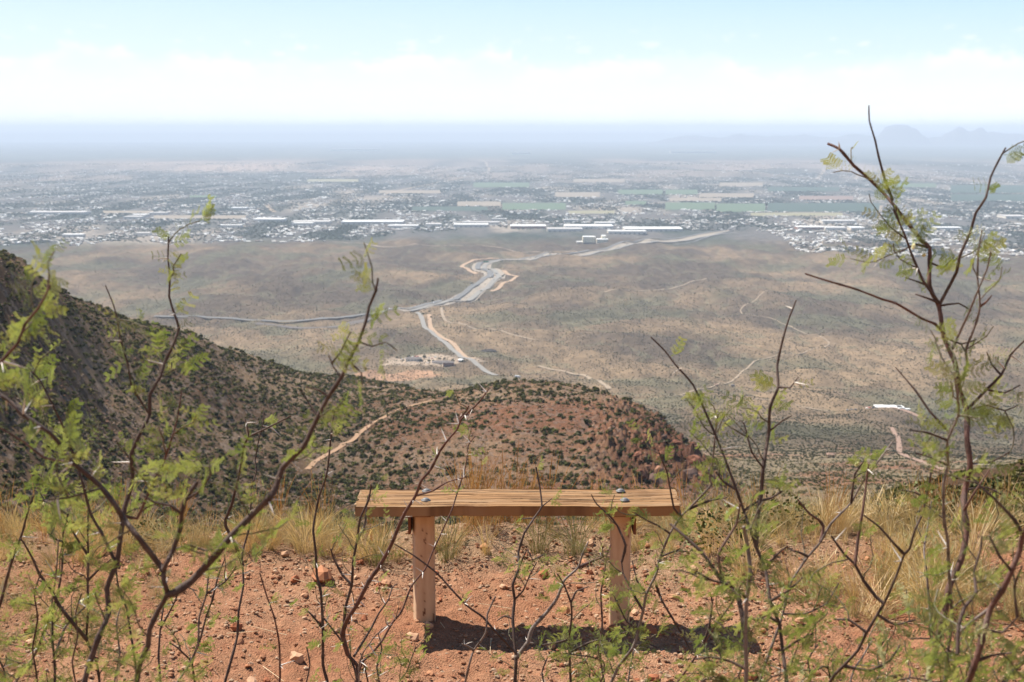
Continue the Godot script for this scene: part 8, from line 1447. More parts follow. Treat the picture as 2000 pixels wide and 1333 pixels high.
func rock_paint(c: Color) -> StandardMaterial3D:
	var m: StandardMaterial3D = M.stone.duplicate()
	m.albedo_color = c.linear_to_srgb()
	return m

# ------------------------------------------------------------------ the town in the valley
func house_mesh(w: float, dep: float, h: float) -> ArrayMesh:
	var st := begin()
	st.set_color(Color(0.8, 0.74, 0.66))
	add_box(st, Vector3(-w / 2, 0, -dep / 2), Vector3(w / 2, h, dep / 2))
	st.set_color(Color(1, 1, 1))
	var e := 0.6
	var a := Vector3(-w / 2 - e, h + 0.02, -dep / 2 - e)
	var b := Vector3(w / 2 + e, h + 0.02, -dep / 2 - e)
	var c := Vector3(w / 2 + e, h + 0.02, dep / 2 + e)
	var d := Vector3(-w / 2 - e, h + 0.02, dep / 2 + e)
	var f := Vector3(-w / 2, h + 2.2, 0)
	var g := Vector3(w / 2, h + 2.2, 0)
	quad(st, d, f, g, c); quad(st, b, g, f, a)
	for p in [a, f, d, c, g, b]: st.add_vertex(p)
	return done(st)

func tree_blob(seed_: int) -> ArrayMesh:
	return shrub_mesh(seed_, 22)

func in_field(x: float, z: float) -> bool:
	for f in FIELDS:
		var q: Array = f[0]
		if z < q[1] and z > q[5]:
			var t: float = (z - q[1]) / (q[5] - q[1])
			if x > lerpf(q[0], q[6], t) and x < lerpf(q[2], q[4], t): return true
	for w in WAREHOUSES:
		if absf(x - w[0]) < w[2] * 0.5 + 18.0 and z < w[1] + 18.0 and z > w[1] - minf(w[3], 260.0) - 18.0: return true
	return false

func build_town() -> void:
	rng.seed = 4321
	var houses := []
	for s in [[12, 9, 3.4], [17, 10, 3.8], [10, 10, 5.2], [28, 15, 5.0]]: houses.append(house_mesh(s[0], s[1], s[2]))
	var roofs := [Color(0.42, 0.41, 0.39), Color(0.25, 0.24, 0.23), Color(0.66, 0.66, 0.65), Color(0.20, 0.165, 0.14), Color(0.33, 0.30, 0.265)]
	var near_paints := []
	for c in roofs:
		var m := tinted(0.8)
		m.albedo_color = c.linear_to_srgb()
		near_paints.append(m)
	var places := [[], [], [], []]
	var tints := [PackedColorArray(), PackedColorArray(), PackedColorArray(), PackedColorArray()]
	var candidates := []
	var count := 0
	while count < 60000:
		var d := 5000.0 + 13500.0 * pow(rng.randf(), 1.7)
		var az := rng.randf_range(-0.55, 0.55)
		var x := sin(az) * d
		var z := -cos(az) * d
		count += 1
		# the town's edge: nearer on the right, set back behind the warehouses in the middle
		var edge := 5640.0 if az < -0.12 else lerpf(5900.0, 6300.0, smooth(-0.12, -0.02, az))
		edge = lerpf(edge, 5080.0, smooth(0.19, 0.235, az))
		if d < edge + n_mid.get_noise_2d(x * 0.3, 3.0) * 160.0: continue
		var block := n_mid.get_noise_2d(x * 0.33 + 77.0, z * 0.16)
		if block < -0.03 + 0.10 * smooth(7500.0, 10500.0, d): continue
		if in_field(x, z): continue
		var k := 3 if rng.randf() < 0.05 else rng.randi() % 3
		var t := Transform3D(Basis.from_euler(Vector3(0, rng.randf_range(-0.15, 0.15) + (PI / 2 if rng.randf() < 0.4 else 0.0), 0)), Vector3(x, land(x, z) - 0.3, z))
		var rc := rng.randi() % 5
		candidates.append([d, k, t, rc])
	candidates.sort_custom(func(p, q): return p[0] < q[0])
	for i in candidates.size():
		var e: Array = candidates[i]
		if i < 300:
			var o := obj("house", houses[e[1]], near_paints[e[3]])
			o.transform = e[2]
			var ox: float = e[2].origin.x
			var tone: String = ["pale grey", "grey", "white", "brown", "tan"][e[3]]
			var plan: String = ["small", "long low", "boxy", "large"][e[1]]
			var where := "in the dense block beyond the brown slope" if ox < 600.0 else ("in the tract by the straight street" if ox < 1900.0 else "in the tract below the dark orchards")
			tag(o, "%s house, %s roof, %s" % [plan, tone, where], "house", "houses nearest the desert")
		else:
			places[e[1]].append(e[2])
			tints[e[1]].append(roofs[e[3]])
	for k in 4:
		tag(many("town_houses", houses[k], M.tinted, places[k], tints[k]), "scattered pale roofs of the hazy valley town", "houses")
	# valley trees, in belts and among the houses
	var blobs := []
	for i in 3: blobs.append(tree_blob(70 + i))
	var tp := [[], [], []]
	var tc := [PackedColorArray(), PackedColorArray(), PackedColorArray()]
	for i in 190000:
		var d := 5100.0 + 13500.0 * pow(rng.randf(), 1.3)
		var az := rng.randf_range(-0.55, 0.55)
		var x := sin(az) * d
		var z := -cos(az) * d
		var edge := lerpf(5800.0, 6250.0, smooth(-0.14, -0.02, az))
		edge = lerpf(edge, 5120.0, smooth(0.19, 0.235, az))
		if d < edge: continue
		var belt := n_mid.get_noise_2d(x * 0.25, z * 0.06)
		if rng.randf() > 0.40 + belt * 2.0 + 0.25 * smooth(7600.0, 9200.0, d) * (1.0 - smooth(9800.0, 12000.0, d)) - 0.3 * smooth(12500.0, 18500.0, d): continue
		if in_field(x, z): continue
		var s := rng.randf_range(6.0, 13.0)
		var k := rng.randi() % 3
		tp[k].append(Transform3D(Basis.from_euler(Vector3(0, rng.randf() * TAU_, 0)).scaled(Vector3(s, s * 0.9, s)), Vector3(x, land(x, z), z)))
		tc[k].append(Color(0.032, 0.055, 0.035).lerp(Color(0.07, 0.095, 0.055), rng.randf()))
	for k in 3:
		tag(many("town_trees", blobs[k], M.leafy, tp[k], tc[k]), "dark green tree cover between the valley houses", "trees")
	print("town ", candidates.size(), " trees ", tp[0].size() * 3)

# ------------------------------------------------------------------ the ledge
func build_ledge() -> void:
	var v := PackedVector3Array()
	var c := PackedColorArray()
	var zs := PackedFloat32Array()
	var xs := PackedFloat32Array()
	var z := 4.0
	while z > -9.3:
		zs.append(z)
		z -= 0.25 if z > -2.0 else (0.022 if z > -7.0 else 0.1)
	var x := -9.0
	while x < 9.01:
		xs.append(x)
		x += 0.022 if absf(x) < 2.9 else 0.2
	for zz in zs:
		for xx in xs:
			v.append(Vector3(xx, near_height(xx, zz), zz))
			var a := n_mid.get_noise_2d(xx * 60.0, zz * 60.0)
			var b := n_fine.get_noise_2d(xx * 24.0, zz * 24.0)
			var col := Color(0.40, 0.195, 0.112).lerp(Color(0.455, 0.255, 0.155), clampf(0.5 + a * 1.2, 0.0, 1.0))
			if b > 0.22: col = col.lerp(Color(0.33, 0.145, 0.082), 0.6)
			var dry := smooth(5.5, 6.0, -zz + 0.4 * a)
			col = col.lerp(Color(0.36, 0.26, 0.165), dry * 0.6)
			c.append(col * (1.0 + 0.25 * b))
	tag(obj("ground", grid_mesh(v, c, zs.size(), xs.size()), M.dirt), "red gravelly dirt of the overlook ledge", "", "", "structure")
	# stones: the larger ones singly, the gravel as one mass
	rng.seed = 31
	var kinds := []
	for i in 6: kinds.append(boulder(300 + i, 1))
	var paints := []
	for q in [Color(0.46, 0.215, 0.12), Color(0.54, 0.30, 0.18), Color(0.36, 0.145, 0.08), Color(0.58, 0.36, 0.23), Color(0.50, 0.25, 0.14)]: paints.append(rock_paint(q))
	for i in 300:
		var px := rng.randf_range(-2.1, 2.2)
		var pz := -rng.randf_range(4.15, 6.0)
		if i % 3 == 0: pz = -rng.randf_range(5.4, 5.95)
		var s := 0.018 + 0.034 * pow(rng.randf(), 3.0)
		var kk := rng.randi() % 5
		var o := obj("stone", kinds[rng.randi() % 6], paints[kk])
		o.position = Vector3(px, near_height(px, pz) + s * 0.18, pz)
		o.rotation = Vector3(rng.randf() * 0.5, rng.randf() * TAU_, rng.randf() * 0.5)
		o.scale = Vector3(s * rng.randf_range(0.9, 1.6), s * rng.randf_range(0.55, 0.9), s)
		var zone := "by the grassy rim" if pz < -5.45 else ("in front of the bench" if pz > -4.8 else "level with the bench posts")
		var part := "far left" if px < -1.3 else ("left" if px < -0.66 else ("middle" if px < 0.7 else ("right" if px < 1.4 else "far right")))
		tag(o, "%s %s stone %s, %s of the dirt" % ["large" if s > 0.034 else ("middling" if s > 0.024 else "small"), ["red", "tan", "dark red", "pale", "orange-brown"][kk], zone, part], "stone", "stones on the dirt ledge")
	var spots := [[-0.845, -5.46, 0.10, "angular rust-red stone, largest on the open dirt before the acacias", 0], [-0.4, -4.86, 0.05, "rounded tan stone at the foot of the sunlit bench post", 3], [0.56, -4.92, 0.06, "dark stone in the bench's shadow", 2], [-0.82, -4.62, 0.06, "pale flat stone tilted on the dirt by the thorny acacia", 3]]
	for sp in spots:
		var o := obj("stone", kinds[2 + sp[4] % 4], paints[sp[4]])
		o.position = Vector3(sp[0], near_height(sp[0], sp[1]) + sp[2] * 0.2, sp[1])
		o.rotation.y = sp[0] * 9.0
		o.scale = Vector3(sp[2] * 1.5, sp[2] * 0.85, sp[2])
		tag(o, sp[3], "stone")
	var places := [[], [], []]
	var tints := [PackedColorArray(), PackedColorArray(), PackedColorArray()]
	for i in 26000:
		var px := rng.randf_range(-2.6, 2.7)
		var pz := -rng.randf_range(3.9, 6.2)
		if n_mid.get_noise_2d(px * 60.0, pz * 60.0) + rng.randf_range(-0.4, 0.4) < -0.12: continue
		var s := 0.005 + 0.015 * pow(rng.randf(), 2.2)
		var k := i % 3
		places[k].append(Transform3D(Basis.from_euler(Vector3(rng.randf(), rng.randf() * TAU_, rng.randf())).scaled(Vector3(s * 1.3, s * 0.8, s)), Vector3(px, near_height(px, pz) + s * 0.12, pz)))
		var w: Color = [Color(0.43, 0.22, 0.13), Color(0.50, 0.31, 0.20), Color(0.36, 0.17, 0.10), Color(0.54, 0.38, 0.26)][rng.randi() % 4]
		tints[k].append(w * rng.randf_range(0.8, 1.15))
	for k in 3: tag(many("gravel", kinds[k], M.stone, places[k], tints[k]), "loose red gravel scattered over the dirt ledge", "gravel")

# ------------------------------------------------------------------ the bench
func build_bench() -> void:
	var at_ := Vector3(0.02, -0.045, -5.055)
	var t := thing("bench", at_, "weathered wooden plank bench on two rusty cream posts", "bench")
	# plank: split, ridged grain; half lengths and section in metres
	var nx := 330
	var ny := 200
	var top := 0.53
	var thick := 0.042
	var half := 0.126
	var v := PackedVector3Array()
	var c := PackedColorArray()
	var g := FastNoiseLite.new()
	g.seed = 17
	g.frequency = 1.0
	g.fractal_octaves = 4
	var cracks := [[-0.55, -0.10, 0.078, 0.006], [-0.30, 0.66, 0.030, 0.010], [-0.05, 0.60, 0.062, 0.011], [0.15, 0.66, -0.018, 0.009], [0.02, 0.40, 0.040, 0.008], [-0.62, 0.1, -0.03, 0.004], [0.25, 0.66, -0.06, 0.007], [-0.45, 0.3, -0.075, 0.004], [-0.6, -0.2, 0.1, 0.006]]
	for i in nx:
		var s := float(i) / (nx - 1)
		for k in ny:
			# walk round the section: top from front to back, then back, underside, front
			var u := float(k) / (ny - 1)
			var pz: float
			var py: float
			var on_top := false
			if u < 0.62:
				on_top = true
				pz = lerpf(half, -half, u / 0.62); py = top
			elif u < 0.70:
				pz = -half; py = lerpf(top, top - thick, (u - 0.62) / 0.08)
			elif u < 0.86:
				pz = lerpf(-half, half, (u - 0.70) / 0.16); py = top - thick
			else:
				pz = half; py = lerpf(top - thick, top, (u - 0.86) / 0.14)
			# rounded arrises
			var ez := absf(pz) / half
			if on_top: py -= 0.007 * pow(ez, 14.0)
			var x0 := -0.645 + 0.03 * g.get_noise_2d(pz * 60.0, 3.0) * 0.5
			var x1 := 0.655 + 0.02 * g.get_noise_2d(pz * 60.0, 9.0)
			var x := lerpf(x0, x1, s)
			if k == ny - 1: pz = half; py = top - 0.007
			# worn, wavy long edges
			pz += 0.006 * g.get_noise_2d(x * 3.0, signf(pz) * 5.0) * ez
			var fine := g.get_noise_2d(x * 2.2, pz * 190.0)
			var broad := g.get_noise_2d(x * 0.9 + 7.0, pz * 55.0)
			var cut := 0.0
			if on_top:
				py += 0.0022 * fine + 0.002 * broad
				for q in cracks:
					var zz: float = q[2] + 0.006 * g.get_noise_2d(x * 2.0, q[2] * 90.0)
					var w := 0.0075 * (0.45 + 0.7 * absf(g.get_noise_2d(x * 6.0, q[2] * 300.0))) * smooth(q[0], q[0] + 0.12, x) * (1.0 - smooth(q[1] - 0.12, q[1] + 0.02, x))
					cut = maxf(cut, (1.0 - smooth(0.0, w + 0.0006, absf(pz - zz))) * q[3] * float(w > 0.0004))
				py -= cut
			else:
				pz += 0.002 * fine * signf(pz) * float(ez > 0.9)
			# timber: honey to grey-brown growth rings drawn out along the board
			var ring := 0.5 + 0.5 * sin((pz * 230.0 + 5.0 * g.get_noise_2d(x * 1.1, pz * 12.0) + 2.0 * fine))
			var col := Color(0.30, 0.17, 0.082).lerp(Color(0.095, 0.048, 0.025), clampf(ring * 0.30 + fine * 1.6 + g.get_noise_2d(x * 1.3 + 30.0, pz * 85.0) * 1.7 + 0.04, 0.0, 1.0))
			col = col.lerp(Color(0.36, 0.25, 0.15), clampf(broad * 1.8 - 0.1, 0.0, 0.5))
			if cut > 0.002: col = Color(0.09, 0.05, 0.03)
			v.append(Vector3(x, py + 0.006 * g.get_noise_2d(x * 1.5, 40.0), pz))
			c.append(col)
	var mesh := grid_mesh(v, c, nx, ny)
	var seat := obj("seat", mesh, M.wood, t)
	seat.rotation_degrees.y = 0.6
	# end grain
	for e in [0, nx - 1]:
		var st := begin()
		var mid := Vector3.ZERO
		for k in ny: mid += v[e * ny + k] / ny
		for k in ny - 1:
			st.set_color(Color(0.30, 0.20, 0.12) * (0.7 + 0.6 * absf(g.get_noise_2d(k * 3.0, e))))
			for p in [v[e * ny + k], v[e * ny + k + 1], mid]: st.add_vertex(p)
		var eo := obj("end_grain", done(st), M.wood_end, seat)
		eo.position.x = -0.0005 if e == 0 else 0.0005
	# posts: square steel tube, cream paint with rust
	for px in [-0.383, 0.425]:
		var lx := 0.0425
		var pv := PackedVector3Array()
		var pc := PackedColorArray()
		var rows := 90
		var cols := 48
		var bev := 0.016
		for r in rows:
			var y := lerpf(-0.12, top - thick - 0.012, float(r) / (rows - 1))
			for k in cols + 1:
				var ang := TAU_ * k / cols
				var dx := cos(ang)
				var dz := -sin(ang)
				# rounded square
				var m := pow(pow(absf(dx), 6.0) + pow(absf(dz), 6.0), -1.0 / 6.0)
				pv.append(Vector3(dx * m * lx, y, dz * m * lx))
				var n1 := g.get_noise_3d(dx * 1.6 + px * 9.0, y * 5.0, dz * 1.6)
				var n2 := g.get_noise_3d(dx * 5.0 + px * 9.0, y * 28.0, dz * 5.0)
				var base := Color(0.60, 0.42, 0.275).lerp(Color(0.48, 0.305, 0.19), clampf(0.4 + n1, 0.0, 1.0))
				var rusty := n2 + 0.7 * n1
				if rusty > 0.52: base = base.lerp(Color(0.14, 0.055, 0.03), clampf((rusty - 0.52) * 8.0, 0.0, 1.0))
				pc.append(base)
		var leg := obj("post", grid_mesh(pv, pc, rows, cols + 1), M.post, t)
		leg.position.x = px
		leg.rotation_degrees.y = 14.0 if px < 0.0 else -3.0
		var sgn := signf(px)
		var st := begin()
		add_box(st, Vector3(-0.005, top - thick - 0.10, -0.05), Vector3(0.005, top - thick - 0.012, 0.05))
		add_box(st, Vector3(minf(0.0, -sgn * 0.09), top - thick - 0.0115, -0.1), Vector3(maxf(0.0, -sgn * 0.09), top - thick - 0.0035, 0.1))
		var br := obj("bracket", done(st), M.rust, t)
		br.position.x = px + sgn * 0.054
	# domed carriage bolts with washers
	for bx in [-0.375, 0.43]:
		for bz in [-0.082, 0.052]:
			var bo := obj("bolt", bolt_mesh(), M.steel, t)
			bo.position = Vector3(bx + (0.006 if bz > 0 else 0.0), top + 0.002, bz)

func bolt_mesh() -> ArrayMesh:
	var prof := [Vector2(0.019, 0.0), Vector2(0.019, 0.003), Vector2(0.0145, 0.0035), Vector2(0.014, 0.0055), Vector2(0.011, 0.0085), Vector2(0.006, 0.0105), Vector2(0.0, 0.011)]
	var st := SurfaceTool.new()
	st.begin(Mesh.PRIMITIVE_TRIANGLES)
	for i in prof.size() - 1:
		for k in 20:
			var a := TAU_ * k / 20
			var b := TAU_ * (k + 1) / 20
			var p: Vector2 = prof[i]
			var q: Vector2 = prof[i + 1]
			quad(st, Vector3(cos(a) * p.x, p.y, sin(a) * p.x), Vector3(cos(b) * p.x, p.y, sin(b) * p.x), Vector3(cos(b) * q.x, q.y, sin(b) * q.x), Vector3(cos(a) * q.x, q.y, sin(a) * q.x))
	st.index()
	st.generate_normals()
	return st.commit()

# ------------------------------------------------------------------ grass
func tuft_mesh(seed_: int, blades: int, lean: float, seeds: bool) -> ArrayMesh:
	# thin curved blades from one crown; unit height
	var r := RandomNumberGenerator.new()
	r.seed = seed_
	var v := PackedVector3Array()
	var n := PackedVector3Array()
	var c := PackedColorArray()
	var idx := PackedInt32Array()
	for i in blades:
		var a := r.randf() * TAU_
		var out := Vector3(cos(a), 0, sin(a))
		var p := out * r.randf_range(0.0, 0.16)
		var tall := r.randf_range(0.45, 1.0)
		var tip := lean * r.randf_range(0.0, 1.5)
		var kink := r.randf_range(-0.35, 0.35)
		var w := r.randf_range(0.0025, 0.0052)
		var yaw := r.randf() * PI
		var flat := Vector3(cos(yaw), 0, sin(yaw))
		var tone := Color(1, 1, 1).lerp(Color(0.80, 0.72, 0.58), r.randf()) * r.randf_range(0.6, 1.15)
		var b := v.size()
		var segs := 4
		for k in segs + 1:
			var t := float(k) / segs
			var q := p + Vector3.UP * tall * (t - 0.28 * tip * t * t) + out * tip * tall * t * t * 0.75 + out.cross(Vector3.UP) * kink * tall * t * t
			var ww := w * (1.0 - t * 0.85)
			if seeds and k == segs - 1: ww = w * 1.5
			v.append(q - flat * ww); v.append(q + flat * ww)
			var nn := flat.cross(Vector3.UP).normalized()
			n.append(nn); n.append(nn)
			c.append(tone); c.append(tone)
		for k in segs:
			var o := b + k * 2
			idx.append_array([o, o + 2, o + 1, o + 1, o + 2, o + 3])
	return arrays(v, n, idx, c)

func build_grass() -> void:
	rng.seed = 606
	var kinds := []
	for i in 5: kinds.append(tuft_mesh(500 + i, 64, 0.85, i > 2))
	var straw := Color(0.79, 0.675, 0.46)
	var gold := Color(0.66, 0.51, 0.31)
	var sage := Color(0.34, 0.335, 0.20)
	var spots := {"dry_grass": [], "low_grass": []}
	var lays := []
	# the strip behind the bench, right along the edge
	for i in 760:
		var x := rng.randf_range(-3.2, 1.3)
		var z := -rng.randf_range(5.75, 6.75)
		if n_mid.get_noise_2d(x * 90.0, z * 90.0) < -0.16: continue
		lays.append([x, z, rng.randf_range(0.09, 0.24), 0])
	# the deeper bank of tall dry grass to the right
	for i in 1100:
		var x := rng.randf_range(0.75, 3.4)
		var z := -rng.randf_range(4.9, 6.9)
		if -z < 5.75 - 0.75 * smooth(0.9, 1.7, x) + 0.35 * n_mid.get_noise_2d(x * 60.0, 3.0): continue
		if n_mid.get_noise_2d(x * 80.0, z * 80.0) < -0.14: continue
		lays.append([x, z, rng.randf_range(0.10, 0.30), 1])
	# low grey-green grass on the left
	for i in 260:
		var x := rng.randf_range(-2.6, -1.35)
		var z := -rng.randf_range(3.9, 5.6)
		if x > -1.55 + 0.3 * n_mid.get_noise_2d(z * 60.0, 9.0): continue
		lays.append([x, z, rng.randf_range(0.06, 0.15), 2])
	var places := [[], [], [], [], []]
	var tints := [PackedColorArray(), PackedColorArray(), PackedColorArray(), PackedColorArray(), PackedColorArray()]
	for e in lays:
		var k := rng.randi() % 5
		var s: float = e[2]
		var spread := s * rng.randf_range(0.8, 1.15)
		var tilt := Vector3(rng.randf_range(-0.5, 0.5), rng.randf() * TAU_, rng.randf_range(-0.5, 0.5))
		places[k].append(Transform3D(Basis.from_euler(tilt).scaled(Vector3(spread, s, spread)), Vector3(e[0], near_height(e[0], e[1]) - 0.005, e[1])))
		var col := straw.lerp(gold, rng.randf() * 0.9)
		if e[3] == 2: col = sage.lerp(straw, rng.randf() * 0.7)
		elif rng.randf() < (0.3 if e[3] == 1 else 0.2): col = sage.lerp(straw, rng.randf() * 0.6)
		tints[k].append(col)
	for k in 5: tag(many("dry_grass", kinds[k], M.grass, places[k], tints[k]), "straw-coloured dry grass along the rim of the ledge", "grass")
	var straws := []
	var straw_tint := PackedColorArray()
	for i in 260:
		var x := rng.randf_range(-2.2, 2.6)
		var z := -rng.randf_range(4.3, 6.0)
		if rng.randf() > 0.25 + 0.75 * smooth(0.7, 1.4, x) and -z < 5.6: continue
		var ln := rng.randf_range(0.05, 0.2)
		straws.append(Transform3D(Basis.from_euler(Vector3(0, rng.randf() * TAU_, PI / 2 + rng.randf_range(-0.12, 0.05))).scaled_local(Vector3(0.0028, ln, 0.0028)), Vector3(x, near_height(x, z) + 0.012, z)))
		straw_tint.append(straw.lerp(Color(0.4, 0.3, 0.2), rng.randf()))
	var rod := CylinderMesh.new()
	rod.top_radius = 0.3; rod.bottom_radius = 0.5; rod.height = 1.0; rod.radial_segments = 5; rod.rings = 1
	tag(many("fallen_straw", rod, M.grass, straws, straw_tint), "fallen straw lying on the dirt near the dry grass", "straw")
	# tall reddish seed stalks showing above the plank and to the right
	var stalks := tuft_mesh(540, 26, 0.35, true)
	var sp := []
	var sc := PackedColorArray()
	for i in 90:
		var x := rng.randf_range(-0.25, 0.22) if i < 22 else (rng.randf_range(-2.9, -0.6) if i < 50 else rng.randf_range(0.3, 3.0))
		var z := -rng.randf_range(6.0, 6.6)
		var s := rng.randf_range(0.34, 0.5) if i < 22 else rng.randf_range(0.22, 0.4)
		sp.append(Transform3D(Basis.from_euler(Vector3(rng.randf_range(-0.2, 0.2), rng.randf() * TAU_, rng.randf_range(-0.35, 0.1))).scaled(Vector3(s * 0.7, s, s * 0.7)), Vector3(x, near_height(x, z), z)))
		sc.append(Color(0.46, 0.235, 0.10).lerp(Color(0.55, 0.38, 0.2), rng.randf()))
	tag(many("seed_stalks", stalks, M.grass, sp, sc), "tall reddish grass seed stalks rising behind the bench plank", "grass")
	# clumps that stand out
	var clumps := [[0.30, -5.80, 0.30, "grey-green bunch of grass under the bench plank beside its shaded post", sage], [0.13, -5.86, 0.26, "grey-green bunch of grass between the bench posts", sage], [-0.30, -5.72, 0.24, "grass bunch just right of the sunlit bench post", sage], [-0.62, -5.70, 0.26, "green-tinged grass bunch just left of the sunlit bench post", sage], [-0.98, -5.82, 0.28, "straw bunch of grass at the rim behind the thorny acacia", straw], [-1.22, -5.80, 0.26, "golden bunch of grass at the rim behind the slender acacia", gold], [-2.0, -5.75, 0.28, "golden bunch of grass on the rim below the shrubby hillside", gold], [1.05, -5.55, 0.34, "tall straw clump of grass just right of the bench", straw], [1.75, -5.1, 0.38, "large dry grass clump leaning over the pale patch of ground", straw], [2.1, -5.6, 0.42, "tall dry grass clump behind the tallest acacia", straw]]
	for e in clumps:
		var o := obj("grass_clump", tuft_mesh(560 + int(absf(e[0]) * 100), 120, 0.8, true), clump_paint(e[4]))
		o.position = Vector3(e[0], near_height(e[0], e[1]) - 0.01, e[1])
		o.scale = Vector3(e[2] * 1.15, e[2], e[2] * 1.15)
		tag(o, e[3], "grass clump")
	# low green bushes by the end of the bench and along the rim to the right
	var bushes := [[0.99, -5.75, 0.34, "low green bush at the end of the bench plank"], [1.35, -6.15, 0.30, "low green bush in the dry grass just past the bench end"], [2.05, -6.25, 0.34, "low green bush on the grassy rim beyond the crooked acacia"], [2.6, -5.9, 0.30, "low green bush in the dry grass under the tallest acacia"], [-1.75, -6.0, 0.22, "low green bush on the grassy rim behind the thick-stemmed acacia"]]
	for e in bushes:
		var gb := obj("green_bush", shrub_mesh(950 + int(e[2] * 100), 420), clump_paint(Color(0.17, 0.20, 0.09)))
		gb.position = Vector3(e[0], near_height(e[0], e[1]) - 0.01, e[1])
		gb.scale = Vector3(e[2] * 1.3, e[2], e[2] * 1.2)
		tag(gb, e[3], "bush")
	# small green weeds on the dirt
	for i in 16:
		var x := rng.randf_range(-1.3, 1.6)
		var z := -rng.randf_range(4.2, 5.4)
		var o := obj("weed", tuft_mesh(700 + i % 4, 16, 1.1, false), clump_paint(Color(0.17, 0.25, 0.09)))
		o.position = Vector3(x, near_height(x, z), z)
		o.scale = Vector3.ONE * rng.randf_range(0.04, 0.075)
		tag(o, "tiny green weed sprouting from the bare dirt", "weed", "weeds on the bare dirt")

func clump_paint(c: Color) -> StandardMaterial3D:
	var m: StandardMaterial3D = M.grass.duplicate()
	m.albedo_color = c.linear_to_srgb()
	return m

# ------------------------------------------------------------------ acacias
func leaf_mesh(seed_: int, pairs_: int) -> ArrayMesh:
	# twice-feathered leaf, unit length along +y; many tiny leaflets on side stalks
	var r := RandomNumberGenerator.new()
	r.seed = seed_
	var v := PackedVector3Array()
	var n := PackedVector3Array()
	var c := PackedColorArray()
	var idx := PackedInt32Array()
	var bend := r.randf_range(0.1, 0.45)
	var spine := func(t: float) -> Vector3: return Vector3(0.04 * sin(t * 4.0), t, -bend * t * t)
	var blade := func(p: Vector3, dir: Vector3, nor: Vector3, l: float, w: float, tone: Color) -> void:
		var side := dir.cross(nor).normalized() * w
		var b := v.size()
		v.append_array([p, p + dir * l * 0.5 - side, p + dir * l, p + dir * l * 0.5 + side])
		for k in 4:
			n.append(nor); c.append(tone)
		idx.append_array([b, b + 1, b + 2, b, b + 2, b + 3])
	for k in 4: blade.call(spine.call(k * 0.25), (spine.call(k * 0.25 + 0.25) - spine.call(k * 0.25)).normalized(), Vector3(0, 0.3, 1).normalized(), 0.26, 0.012, Color(0.9, 0.95, 0.6))
	for i in pairs_:
		var t := lerpf(0.28, 1.0, float(i) / maxf(pairs_ - 1, 1))
		var p: Vector3 = spine.call(t)
		for s in [-1.0, 1.0]:
			var dir := Vector3(s * 0.85, 0.55 - 0.1 * i / pairs_, r.randf_range(-0.35, 0.35)).normalized()
			var nor := Vector3(r.randf_range(-0.2, 0.2), -0.1, 1.0).normalized()
			var l := r.randf_range(0.36, 0.5) * (1.0 - 0.3 * t)
			var cross := dir.cross(nor).normalized()
			var tone := Color(1, 1, 1).lerp(Color(1.35, 1.2, 0.7), r.randf() * 0.5) * r.randf_range(0.8, 1.15)
			for k in 8:
				var q := p + dir * l * (k + 0.6) / 8.0 + Vector3(0, 0, -0.12 * l * pow(k / 8.0, 2.0))
				for e in [-1.0, 1.0]: blade.call(q, (cross * e + dir * 0.45).normalized(), (nor + dir * r.randf_range(-0.3, 0.3)).normalized(), 0.085, 0.022, tone)
	return arrays(v, n, idx, c)

func add_leaf(part: Node, leaves: Array, greens: Array, p: Vector3, d: Vector3) -> int:
	var lo := obj("leaf", leaves[rng.randi() % 6], greens[rng.randi() % 4], part)
	var bz := d.cross(Vector3(rng.randf_range(-0.5, 0.5), 1.0, 0.6)).normalized()
	lo.transform = Transform3D(Basis(d.cross(bz).normalized(), d, bz).scaled(Vector3.ONE * rng.randf_range(0.018, 0.042)), p)
	return 1

func thorn_mesh() -> ArrayMesh:
	var p := PackedVector3Array()
	var rr := PackedFloat32Array()
	var c := PackedColorArray()
	for i in 5:
		var t := i / 4.0
		p.append(Vector3(0.06 * t * t, t, 0))
		rr.append(lerpf(0.052, 0.004, pow(t, 1.3)))
		c.append(Color.WHITE)
	return tube(p, rr, c, 6)

